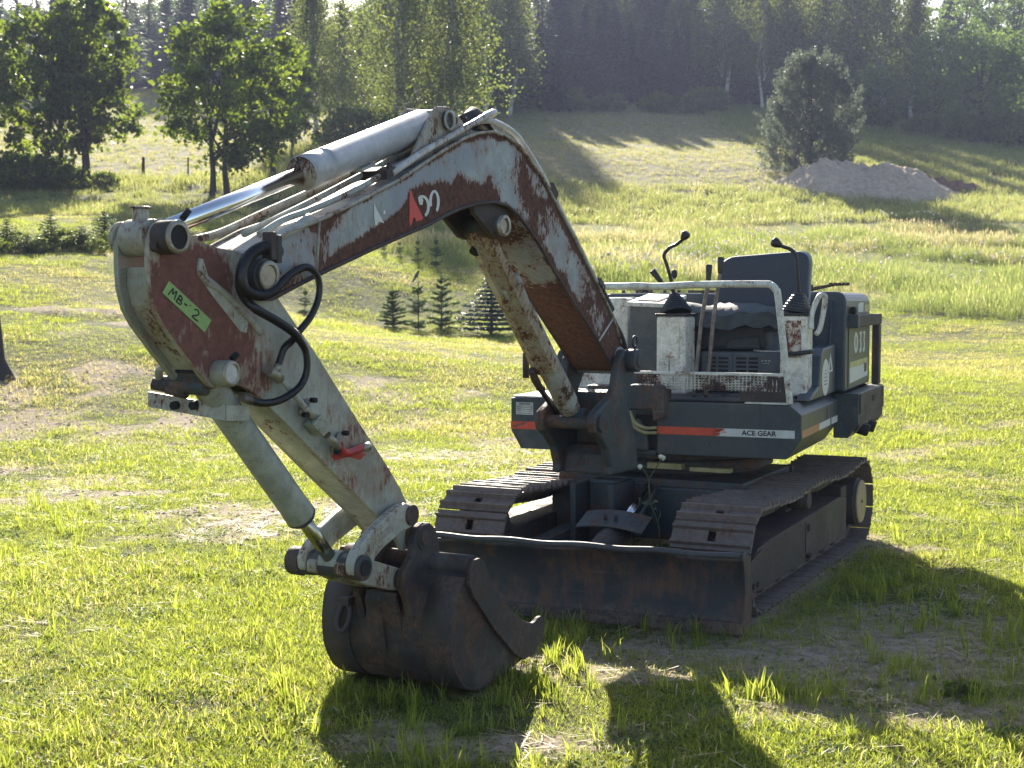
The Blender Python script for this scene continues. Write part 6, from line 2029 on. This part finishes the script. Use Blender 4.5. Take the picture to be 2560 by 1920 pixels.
# trunk at the left frame edge; its crown is above and outside the picture
lt = broadleaf(81, 15.0, 2.2, .62, .16, 60, 60, LM['maple'], BARK['dark'])
m = MB(); m.tube([V(.10, 0, -.2), V(.06, 0, .0), V(.0, 0, .22), V(-.03, 0, .6), V(-.10, 0, 1.4), V(-.40, .1, 3.2), V(-.62, .1, 6), V(-.5, .1, 9.5), V(-.3, 0, 13)], [.20, .155, .105, .095, .09, .08, .07, .05, .01], 14)
tm = bpy.data.meshes.new('trunk'); tm.from_pydata(m.v, [], m.f); tm.polygons.foreach_set('use_smooth', m.s); tm.materials.append(BARK['dark'])
p = on_ground(-6, 942)
plant('tree', (tm, lt[1]), p, 'dark leaning tree trunk at the left edge of the picture', 'tree')

# fence posts
for u, v, px, r_, lab in ((358, 441, 46, .075, 'thick wooden fence post in the gap between the maples'), (470, 447, 52, .04, 'thin fence post under the left side of the widest maple')):
    p = on_ground(u, v)
    m = MB(); h = tall(p[1], px)
    m.tube([p - V(0, 0, .2), p + V(.01, 0, h * .5), p + V(.02, 0, h)], [r_ * 1.05, r_, r_ * .9], 8)
    o = m.build('fence_post', BARK['dark'], None); tag(o, lab, 'fence post', 'fence posts')

# bird on the thin spruce
b = MB()
bp_ = pmid + V(-.06, 0, tall(pmid[1], 134))
prof = [(-.10, .006), (-.06, .012), (-.03, .028), (.02, .040), (.06, .036), (.09, .026), (.105, .028), (.13, .024), (.145, .008), (.165, .002)]
ax = V(.45, 0, .9); ax /= np.linalg.norm(ax)
b.lathe(bp_ - ax * -.02, ax, prof, 12)
b.tube([bp_ + V(.0, 0, .0), bp_ + V(-.02, 0, -.05)], .004, 4)
b.prism(lambda a, o, z: bp_ + V(a, o, z), [(-.03, -.02), (.01, .0), (-.05, -.12), (-.075, -.11)], -.012, .012)
o = b.build('bird', simple('bird_feathers', (.06, .065, .07), .7, scale=40), None)
tag(o, 'small dark bird perched on the tip of the thin young spruce', 'bird')

# ================================================================== sand pile
pk = [(1990, 428, 84.5), (2010, 414, 84), (2056, 399, 83.5), (2085, 400, 84.5), (2113, 399, 84), (2150, 405, 84.5), (2178, 409, 84), (2203, 403, 83.2), (2222, 409, 83), (2245, 414, 83.2), (2262, 414, 83.5), (2285, 432, 83.5), (2310, 452, 83), (1968, 443, 85), (2335, 474, 83)]
peaks = np.array([((u - 1280) / FPX * y, y, EYE - (v - 744) / FPX * y) for u, v, y in pk])
gx, gy = np.meshgrid(np.linspace(15, 27.5, 150), np.linspace(78.5, 90, 110), indexing='ij')
zz = np.full(gx.shape, -99.0)
for x, y, z in peaks:
    d = np.hypot(gx - x, gy - y)
    zz = np.maximum(zz, z - .62 * np.sqrt(d * d + .02) + .06 * (NZ.one(gx * 2.1, gy * 2.1) - .5))
zz += (NZ.fbm(gx, gy, 1.1, 4) - .5) * .5 + (np.abs(NZ.fbm(gx * 1.6, gy * .35, 1.5, 3) - .5) - .1) * .55
gh = height(gx, gy)
base = gh - .15
zz = np.maximum(zz, base)
keep = zz > base + .002
ii = np.arange(gx.size).reshape(gx.shape)
fc = np.stack([ii[:-1, :-1], ii[1:, :-1], ii[1:, 1:], ii[:-1, 1:]], 2).reshape(-1, 4)
kf = keep.ravel()[fc].any(1)
me = bpy.data.meshes.new('sand_pile')
used = np.unique(fc[kf]); remap = -np.ones(gx.size, int); remap[used] = np.arange(len(used))
fill(me, np.stack([gx, gy, zz], 2).reshape(-1, 3)[used], remap[fc[kf]])
t = NT('sand_and_gravel'); P = t.pos()
n = t.noise(P, 3, 8, .7)
t.l.new(t.mix(t.step(n, .3, .7), (.42, .305, .21), (.62, .50, .375)), t.p.inputs['Base Color']); t.p.inputs['Roughness'].default_value = .95
t.bump(t.noise(P, 9, 6, .75), .8, .12)
me.materials.append(t.m)
o = link(bpy.data.objects.new('sand_pile', me)); tag(o, 'long grey-brown pile of sand heaped in front of the lone pine', 'sand pile')
# the reddish cut behind its right end
eb = [on_ground(u, v) for u, v in ((2300, 492), (2345, 494), (2400, 488), (2445, 480), (2470, 474))]
m = MB()
for a_, b_, h0, h1 in zip(eb[:-1], eb[1:], (1.4, 1.15, .8, .45), (1.15, .8, .45, .05)):
    for k in range(4):
        t0, t1 = k / 4, (k + 1) / 4
        l = lambda t: a_ * (1 - t) + b_ * t
        hh_ = lambda t: (h0 * (1 - t) + h1 * t) * (1 + .15 * math.sin(t * 9 + a_[0]))
        m.add([l(t0) - V(0, 0, .1), l(t1) - V(0, 0, .1), l(t1) + V(.1, .5, hh_(t1)), l(t0) + V(.1, .5, hh_(t0))], [(0, 1, 2, 3)], True)
        m.add([l(t0) + V(.1, .5, hh_(t0)), l(t1) + V(.1, .5, hh_(t1)), l(t1) + V(.2, 3, .1), l(t0) + V(.2, 3, .1)], [(0, 1, 2, 3)], True)
o = m.build('earth_bank', simple('red_earth', (.20, .095, .062), .95, scale=3, bump=.6), None)
tag(o, 'low reddish-brown earth bank behind the right end of the sand pile', 'earth bank')
# ================================================================== grass
def tuft(seed, n, rad, h0, h1, wid, bend=.45, flat=0.0, heads=0):
    g = np.random.default_rng(seed)
    vs, fs, rn = [], [], []
    for i in range(n):
        a, r = g.uniform(0, 6.28), rad * math.sqrt(g.random())
        p = np.array([math.cos(a) * r, math.sin(a) * r, 0])
        d = g.uniform(0, 6.28)
        e = np.array([math.cos(d), math.sin(d), 0])
        s = np.array([-e[1], e[0], 0])
        q = g.uniform(0, 6.28); s = np.array([math.cos(q), math.sin(q), 0])
        h = g.uniform(h0, h1)
        b = h * bend * g.uniform(.2, 1.3) + flat * h
        w = wid * g.uniform(.6, 1.3)
        k = len(vs)
        hz = h * (1 - .5 * min(1, b / h))
        P0, P1, P2 = p, p + e * b * .35 + np.array([0, 0, hz * .6]), p + e * b + np.array([0, 0, hz])
        vs += [P0 - s * w / 2, P0 + s * w / 2, P1 + s * w * .42, P1 - s * w * .42, P2]
        fs += [(k, k + 1, k + 2, k + 3), (k + 3, k + 2, k + 4)]
        rn += [g.random()] * 5
        if i < heads:
            k = len(vs)
            t_ = np.array([0, 0, 1.0]) * h * .28
            vs += [P2 - s * w * 1.6 + t_ * .3, P2 - t_ * .2, P2 + s * w * 1.6 + t_ * .3, P2 + t_]
            fs += [(k, k + 1, k + 2, k + 3)]
            rn += [1.0] * 4
    me = bpy.data.meshes.new('tuft')
    me.from_pydata([tuple(v) for v in vs], [], fs)
    a = me.attributes.new('rnd', 'FLOAT', 'POINT'); a.data.foreach_set('value', np.array(rn, np.float32))
    return me
def blade_mat(name, c0, c1, dry, trans=.5):
    t = NT(name)
    P = t.pos()
    c = t.mix(t.attr('rnd'), c0, c1)
    ia = t.node('ShaderNodeAttribute', attribute_name='dry', attribute_type='INSTANCER')
    dm = t.math('ADD', ia.outputs['Fac'], t.math('MULTIPLY', t.math('SUBTRACT', t.attr('rnd'), .80), .8))
    c = t.mix(t.step(dm, .25, .75), c, dry)
    t.l.new(c, t.p.inputs['Base Color'])
    t.p.inputs['Roughness'].default_value = .42
    t.p.inputs['Specular IOR Level'].default_value = .35
    tr = t.node('ShaderNodeBsdfTranslucent')
    hs = t.node('ShaderNodeHueSaturation'); hs.inputs['Value'].default_value = 2.3; hs.inputs['Saturation'].default_value = 1.1; hs.inputs['Hue'].default_value = .49
    t.l.new(c, hs.inputs['Color']); t.l.new(hs.outputs[0], tr.inputs['Color'])
    mx = t.node('ShaderNodeMixShader'); mx.inputs[0].default_value = trans
    t.l.new(t.p.outputs[0], mx.inputs[1]); t.l.new(tr.outputs[0], mx.inputs[2])
    t.l.new(mx.outputs[0], t.out.inputs['Surface'])
    return t.m
GM = blade_mat('short_grass_blades', (.092, .130, .024), (.22, .245, .054), (.30, .26, .12), .63)
TM = blade_mat('meadow_grass_blades', (.078, .115, .034), (.170, .195, .064), (.30, .255, .15), .58)
HM = blade_mat('hay_stubble', (.12, .148, .045), (.21, .22, .08), (.32, .275, .15), .58)
FMt = leaf_mat('flower_heads', (.66, .63, .58), (.74, .72, .68), .35)

def scatter(name, tufts, mat, pts, sc, dry, pick=None, seed=0):
    """points -> instances of the tuft meshes, kept as geometry of this one object"""
    g = np.random.default_rng(seed)
    n = len(pts)
    me = bpy.data.meshes.new(name)
    me.vertices.add(n)
    me.vertices.foreach_set('co', np.asarray(pts, np.float32).ravel())
    for nm, val in (('size', sc), ('dry', dry), ('turn', g.uniform(0, 6.28, n))):
        a = me.attributes.new(nm, 'FLOAT', 'POINT'); a.data.foreach_set('value', np.asarray(val, np.float32))
    a = me.attributes.new('pick', 'INT', 'POINT'); a.data.foreach_set('value', (g.integers(0, len(tufts), n) if pick is None else pick).astype(np.int32))
    me.materials.append(mat)
    o = link(bpy.data.objects.new(name, me))
    ng = bpy.data.node_groups.new(name + '_spread', 'GeometryNodeTree')
    ng.interface.new_socket('Geometry', in_out='INPUT', socket_type='NodeSocketGeometry')
    ng.interface.new_socket('Geometry', in_out='OUTPUT', socket_type='NodeSocketGeometry')
    N, L = ng.nodes, ng.links
    gi, go = N.new('NodeGroupInput'), N.new('NodeGroupOutput')
    iop = N.new('GeometryNodeInstanceOnPoints')
    gti = N.new('GeometryNodeGeometryToInstance')
    for tm_ in reversed(tufts):
        if not tm_.materials: tm_.materials.append(mat)
        src = bpy.data.objects.new('tuft_source', tm_)
        oi = N.new('GeometryNodeObjectInfo'); oi.inputs['Object'].default_value = src; oi.inputs['As Instance'].default_value = False
        L.new(oi.outputs['Geometry'], gti.inputs[0])
    m2p = N.new('GeometryNodeMeshToPoints')
    L.new(gi.outputs[0], m2p.inputs['Mesh'])
    L.new(m2p.outputs[0], iop.inputs['Points'])
    L.new(gti.outputs[0], iop.inputs['Instance'])
    iop.inputs['Pick Instance'].default_value = True
    def at(nm, typ):
        x = N.new('GeometryNodeInputNamedAttribute'); x.data_type = typ; x.inputs[0].default_value = nm
        return x.outputs[0]
    L.new(at('pick', 'INT'), iop.inputs['Instance Index'])
    cx = N.new('ShaderNodeCombineXYZ'); L.new(at('turn', 'FLOAT'), cx.inputs[2])
    L.new(cx.outputs[0], iop.inputs['Rotation'])
    L.new(at('size', 'FLOAT'), iop.inputs['Scale'])
    L.new(iop.outputs[0], go.inputs[0])
    mod = o.modifiers.new('spread', 'NODES'); mod.node_group = ng
    tag(o, kind='stuff')
    return o

def field_points(y0, y1, dens, seed, half=.52, fall=0.0):
    g = np.random.default_rng(seed)
    area = half * (y1 * y1 - y0 * y0)
    n = int(area * dens)
    y = np.sqrt(g.uniform(y0 * y0, y1 * y1, n))
    if fall:                                         # thinner with distance
        k = g.random(n) < (y0 / y) ** fall
        y = y[k]
    x = g.uniform(-half, half, len(y)) * y
    return x, y, g
def clear_of_machine(x, y):
    r, t = (x - .515) * Ua[0] + (y - 7.97) * Ua[1], (x - .515) * Ub[0] + (y - 7.97) * Ub[1]
    tr = (np.abs(np.abs(r) - TG) < .24) & (t > -.12) & (t < 2.6)
    a = -(x - BO[0]) * math.sin(R(29)) - (y - BO[1]) * math.cos(R(29)); o = (x - BO[0]) * BN[0] + (y - BO[1]) * BN[1]
    bk = (np.abs(o) < .34) & (a > 1.78) & (a < 2.50)
    br, bs_ = (x - .335) * math.cos(by) - (y - 7.37) * math.sin(by), (x - .335) * math.sin(by) + (y - 7.37) * math.cos(by)
    bd = (np.abs(br) < .90) & (bs_ > -.03) & (bs_ < .06)
    return ~(tr | bk | bd)

short = [tuft(100 + i, 22, .085, .012, .036, .0029, 1.0) for i in range(4)] + [tuft(110 + i, 9, .07, .025, .055, .0038, .8) for i in range(2)]
blades = [tuft(120 + i, 9, .04, .06, .15, .0065, .45) for i in range(3)]
# near lawn
x, y, g = field_points(4.2, 13, 1500, 1, half=.52, fall=.7)
s = soil_amount(x, y)
nz = NZ.fbm(x, y, 1.6, 4)
k = (g.random(len(x)) < np.clip((1.0 - .85 * s) * sstep(.26, .52, nz + .10), .06, 1)) & clear_of_machine(x, y)
x, y, s, nz = x[k], y[k], s[k], nz[k]
r_ = (x - .515) * Ua[0] + (y - 7.97) * Ua[1]
size = g.uniform(.7, 1.35, len(x)) * (.75 + .55 * sstep(.4, .65, NZ.fbm(x + 9, y, .9, 3))) * (1 - .35 * s)
dry = np.clip(g.normal(.10, .18, len(x)) + .35 * s + .3 * sstep(.52, .66, NZ.fbm(x, y + 40, .7, 3)), 0, 1)
scatter('grass', short, GM, np.c_[x, y, height(x, y)], size, dry, seed=1)
# taller loose tufts in the near lawn and along the shaded sand
x, y, g = field_points(4.2, 12, 26, 2)
nz = NZ.fbm(x + 4, y + 4, 1.1, 3)
k = (g.random(len(x)) < .10 + .6 * sstep(.52, .64, nz)) & clear_of_machine(x, y)
x, y = x[k], y[k]
ex = []
for (cx, cy, n, rr) in ((.20, 6.95, 16, .10), (.05, 6.75, 20, .16), (.42, 6.62, 8, .12), (-.75, 6.05, 14, .16), (-.30, 5.75, 22, .30), (-.65, 5.55, 14, .3), (.10, 5.9, 20, .3), (.98, 7.03, 12, .10), (1.3, 6.05, 16, .14), (2.45, 7.2, 60, .35), (2.9, 6.6, 46, .35), (2.15, 8.1, 40, .22), (1.75, 6.35, 14, .12), (.0, 6.35, 40, .18), (-.35, 5.95, 40, .25), (.25, 7.1, 12, .10), (1.05, 5.95, 10, .08), (.0, 4.9, 10, .1), (-.35, 5.0, 14, .12)):
    ex.append(np.c_[g.normal(cx, rr, n), g.normal(cy, rr, n)])
ex = np.concatenate(ex)
ex = ex[clear_of_machine(ex[:, 0], ex[:, 1])]
x, y = np.r_[x, ex[:, 0]], np.r_[y, ex[:, 1]]
scatter('grass_tufts', blades, GM, np.c_[x, y, height(x, y)], g.uniform(.55, 1.15, len(x)), np.clip(g.normal(.12, .2, len(x)), 0, 1), seed=2)
# clover and small broad-leaved weeds, dead straw and clods between the blades
def rosette(seed, n, rad, size, lift):
    g = np.random.default_rng(seed)
    q = np.c_[g.normal(0, rad, n), g.normal(0, rad, n), g.uniform(.004, lift, n)]
    d = np.c_[g.normal(size=(n, 2)), g.normal(0, .25, n)]
    v_, f_, r_ = leaves(q, size, .75, d, g)
    me = bpy.data.meshes.new('rosette'); me.from_pydata([tuple(v) for v in v_], [], [tuple(f) for f in f_])
    a = me.attributes.new('rnd', 'FLOAT', 'POINT'); a.data.foreach_set('value', r_.astype(np.float32) * .7)
    return me
WM = blade_mat('weed_leaves', (.060, .095, .032), (.12, .155, .06), (.20, .18, .10), .45)
WM.node_tree.nodes['Principled BSDF'].inputs['Roughness'].default_value = .75
xw, yw, gw = field_points(4.2, 15, 70, 21)
kw = (gw.random(len(xw)) < .15 + .9 * sstep(.48, .62, NZ.fbm(xw + 70, yw, 1.3, 3))) & clear_of_machine(xw, yw)
xw, yw = xw[kw], yw[kw]
scatter('clover_and_weeds', [rosette(201, 16, .035, .017, .03), rosette(202, 10, .05, .024, .022), rosette(203, 26, .05, .012, .04)], WM, np.c_[xw, yw, height(xw, yw)], gw.uniform(.7, 1.4, len(xw)), np.clip(gw.normal(.05, .15, len(xw)), 0, 1), seed=21)
def straws(seed, n, rad):
    g = np.random.default_rng(seed)
    vs, fs = [], []
    for i in range(n):
        c = np.array([g.normal(0, rad), g.normal(0, rad), g.uniform(.004, .02)])
        a = g.uniform(0, 6.28); L = g.uniform(.02, .07); w_ = g.uniform(.0012, .0028)
        e = np.array([math.cos(a), math.sin(a), g.normal(0, .12)]); s_ = np.array([-e[1], e[0], 0]) * w_
        k_ = len(vs)
        vs += [c - e * L - s_, c + e * L - s_, c + e * L + s_, c - e * L + s_]
        fs.append((k_, k_ + 1, k_ + 2, k_ + 3))
    me = bpy.data.meshes.new('straws'); me.from_pydata([tuple(v) for v in vs], [], fs)
    a = me.attributes.new('rnd', 'FLOAT', 'POINT'); a.data.foreach_set('value', g.random(len(vs)).astype(np.float32))
    return me
SM = simple('dead_straw', (.40, .32, .19), .7, var=.35, scale=30, bump=0)
xs_, ys_, gs_ = field_points(4.2, 16, 60, 22)
ks_ = (gs_.random(len(xs_)) < .12 + .5 * soil_amount(xs_, ys_) + .5 * sstep(.5, .64, NZ.fbm(xs_, ys_ + 90, .9, 3))) & clear_of_machine(xs_, ys_)
xs_, ys_ = xs_[ks_], ys_[ks_]
scatter('dead_straw', [straws(211, 9, .06), straws(212, 5, .05)], SM, np.c_[xs_, ys_, height(xs_, ys_)], gs_.uniform(.6, 1.3, len(xs_)), np.zeros(len(xs_)), seed=22)
def clod(seed):
    g = np.random.default_rng(seed)
    b_ = bmesh.new(); bmesh.ops.create_icosphere(b_, subdivisions=1, radius=1.0)
    for v in b_.verts: v.co *= g.uniform(.7, 1.2); v.co.z *= .65
    me = bpy.data.meshes.new('clod'); b_.to_mesh(me); b_.free(); return me
CM = simple('earth_clods', (.26, .20, .145), .95, var=.4, scale=40, bump=.4)
xs_, ys_, gs_ = field_points(4.2, 20, 150, 23, fall=.6)
ss_ = soil_amount(xs_, ys_)
ks_ = (gs_.random(len(xs_)) < .9 * sstep(.25, .8, ss_)) & clear_of_machine(xs_, ys_)
xs_, ys_ = xs_[ks_], ys_[ks_]
scatter('earth_clods', [clod(1), clod(2), clod(3)], CM, np.c_[xs_, ys_, height(xs_, ys_)], .004 + .012 * gs_.random(len(xs_)) ** 3 + .0006 * ys_, np.zeros(len(xs_)), seed=23)
# middle field
x, y, g = field_points(12.5, 46, 270, 3, half=.56, fall=1.15)
s = soil_amount(x, y)
nz = NZ.fbm(x, y, .8, 4)
k = (g.random(len(x)) < np.clip(1.0 - .80 * s, .10, 1)) & (g.random(len(x)) > meadow(x, y)) & clear_of_machine(x, y)
x, y, s, nz = x[k], y[k], s[k], nz[k]
size = g.uniform(1.0, 1.7, len(x)) * (.7 + .5 * sstep(.38, .62, nz)) * (.9 + y / 60)
dry = np.clip(g.normal(.10, .18, len(x)) + .35 * s + .55 * sstep(.5, .68, NZ.fbm(x + 3, y * 1.6, .35, 3)), 0, 1)
scatter('field_grass', short, GM, np.c_[x, y, height(x, y)], size, dry, seed=3)
# uncut meadow
tallt = [tuft(140 + i, 22, .24, .22, .58, .0085, .45, heads=2) for i in range(4)]
x, y, g = field_points(36, 76, 20, 4, half=.54, fall=.4)
md = meadow(x, y)
k = g.random(len(x)) < md
x, y, md = x[k], y[k], md[k]
nz = NZ.fbm(x, y, .22, 4)
hh = .42 + .85 * sstep(.38, .64, NZ.fbm(x + 20, y * 1.8, .18, 3))
hh = hh * np.where(y > 62, .8, 1.0) * (.35 + .65 * md)
dry = np.clip(g.normal(.12, .2, len(x)) + .55 * sstep(.49, .60, nz), 0, 1)
scatter('meadow_grass', tallt, TM, np.c_[x, y, height(x, y)], hh * g.uniform(.75, 1.2, len(x)), dry, seed=4)
# dandelion clocks and pale seed heads above the meadow behind the seat
fl = []
g = np.random.default_rng(9)
head = MB(); head.lathe((0, 0, .46), (0, 0, 1), [(0, .004), (.02, .03), (.045, .038), (.07, .03), (.09, .004)], 7); 
hm = bpy.data.meshes.new('seed_head'); hm.from_pydata(head.v, [], head.f); hm.materials.append(FMt)
for (u0, u1, v0, v1, n) in ((1480, 1800, 620, 680, 170), (1780, 2060, 595, 650, 70), (2000, 2560, 600, 700, 80), (2030, 2400, 530, 545, 40), (1850, 1990, 575, 600, 30)):
    for _ in range(n):
        p = on_ground(g.uniform(u0, u1), np.clip(g.normal((v0 + v1) / 2, (v1 - v0) / 3), v0 - 25, v1 + 25) + 26)
        fl.append(p)
scatter('seed_heads', [hm], FMt, np.array(fl), g.uniform(.75, 1.25, len(fl)), np.zeros(len(fl)), seed=5)
# hillside: rough grass and hay stubble
x, y, g = field_points(43, 150, 5.4, 6, half=.58)
hy = hayfield(x, y)
m_ = (meadow(x, y) < .5) & ((y > 62) | (x < -3)) & (g.random(len(x)) < .9)
x, y, hy = x[m_], y[m_], hy[m_]
edge = sstep(116, 124, y)
size = np.where(hy > .5, .42, np.where(y < 60, .55, .9)) * g.uniform(.6, 1.2, len(x)) * (1 + .3 * edge)
dry = np.clip(g.normal(.15, .2, len(x)) + .35 * hy, 0, 1)
wide = [tuft(160 + i, 22, .45, .25, .6, .03, .6) for i in range(3)]
scatter('hillside_grass', wide, HM, np.c_[x, y, height(x, y)], size, dry, seed=6)

# ================================================================== single weeds
stem = simple('weed_stem', (.06, .09, .035), .6, scale=30)
stem_m = LM['young']
petal = simple('pale_petals', (.6, .62, .5), .6, bump=0)
def at_y(u, v, y):
    x_, y_ = (u - 1280) / FPX, -(v - 960) / FPX
    d = V(x_, _c + y_ * _s, -_s + y_ * _c)
    return V(0, 0, EYE) + d * (y / d[1])
W = 8.05
root = at_y(1652, 1380, W); root[2] = 0
w = MB()
w.tube(spline([root, at_y(1648, 1330, W), at_y(1628, 1262, W), at_y(1622, 1205, W), at_y(1622, 1198, W)], 4), .005, 6)
w.tube(spline([at_y(1622, 1198, W), at_y(1640, 1170, W), at_y(1655, 1145, W)], 4), .0035, 6)
w.tube(spline([at_y(1622, 1198, W), at_y(1613, 1180, W), at_y(1604, 1169, W)], 4), .0035, 6)
wo = empty('weed_plant', tuple(root)); tag(wo, 'tall thin weed with a white flower growing behind the dozer blade', 'weed')
w.build('stem', stem, wo)
f = MB()
for u, v in ((1600, 1168), (1652, 1143), (1658, 1146)):
    p = at_y(u, v, W); f.lathe(p - V(0, 0, .012), (0, 0, 1), [(0, .003), (.010, .013), (.022, .014), (.028, .004)], 8)
f.build('flower', petal, wo)
f = MB()
for u0, v0, u1, v1, u2, v2 in ((1626, 1262, 1612, 1256, 1602, 1260), (1626, 1262, 1638, 1252, 1648, 1254), (1632, 1275, 1640, 1270, 1645, 1290), (1640, 1310, 1652, 1285, 1648, 1268), (1640, 1310, 1630, 1290, 1632, 1275)):
    a_, b_, c_ = at_y(u0, v0, W), at_y(u1, v1, W + .03), at_y(u2, v2, W)
    n_ = V(0, .012, .008)
    f.add([a_, b_ + n_, c_, b_ - n_], [(0, 1, 2, 3)])
f.build('leaf', stem, wo)
# low leafy clump under the weed and dry weed at the shadow edge
def leafy(name, c, rad, h, n, mat, label, seed):
    g = np.random.default_rng(seed)
    q = np.c_[g.normal(c[0], rad, n), g.normal(c[1], rad, n), c[2] + g.random(n) * h]
    v_, f_, r_ = leaves(q, .045, .6, None, g)
    me = bpy.data.meshes.new(name); fill(me, v_, f_, False)
    a = me.attributes.new('rnd', 'FLOAT', 'POINT'); a.data.foreach_set('value', r_.astype(np.float32))
    me.materials.append(mat)
    o = link(bpy.data.objects.new(name, me)); tag(o, label, 'plant'); return o
leafy('weed_clump', at_y(1640, 1480, 8.15) * V(1, 1, 0), .10, .20, 420, LM['oak'], 'low leafy weed clump behind the middle of the dozer blade', 3)
pd = on_ground(2410, 1745)
do = empty('dry_weed', tuple(pd)); tag(do, 'dry weed with brown seed heads at the edge of the machine shadow', 'weed')
w = MB(); f = MB()
g = np.random.default_rng(12)
for k in range(9):
    a = g.uniform(0, 6.28); L = g.uniform(.06, .14)
    tip = pd + V(math.cos(a) * .06, math.sin(a) * .05, L)
    w.tube([pd, (pd + tip) / 2 + V(0, 0, .02), tip], .0016, 4)
    for j in range(4):
        f.lathe(tip + V(*(g.normal(size=3) * .008)), (0, 0, 1), [(0, .001), (.005, .004), (.010, .001)], 5)
w.build('stem', simple('dry_stem', (.24, .18, .11), .8), do)
f.build('seed_head', simple('dry_seed', (.36, .27, .17), .8), do)
leafy('leafy_weed', pd + V(.0, .02, 0), .05, .05, 90, LM['maple'], 'small green leaves at the foot of the dry weed', 6)

# ================================================================== air
hz = MB()
hz.box(lambda *q: V(*q), -170, 170, -30, 330, -6, 62)
t = bpy.data.materials.new('hazy_air'); t.use_nodes = True
for n_ in list(t.node_tree.nodes):
    if n_.type == 'BSDF_PRINCIPLED': t.node_tree.nodes.remove(n_)
vp = t.node_tree.nodes.new('ShaderNodeVolumePrincipled')
vp.inputs['Color'].default_value = (.60, .66, .95, 1)
vp.inputs['Density'].default_value = .0006
vp.inputs['Anisotropy'].default_value = .1
t.node_tree.links.new(vp.outputs[0], [n_ for n_ in t.node_tree.nodes if n_.type == 'OUTPUT_MATERIAL'][0].inputs['Volume'])
haze = hz.build('haze', t, None)
tag(haze, kind='stuff')
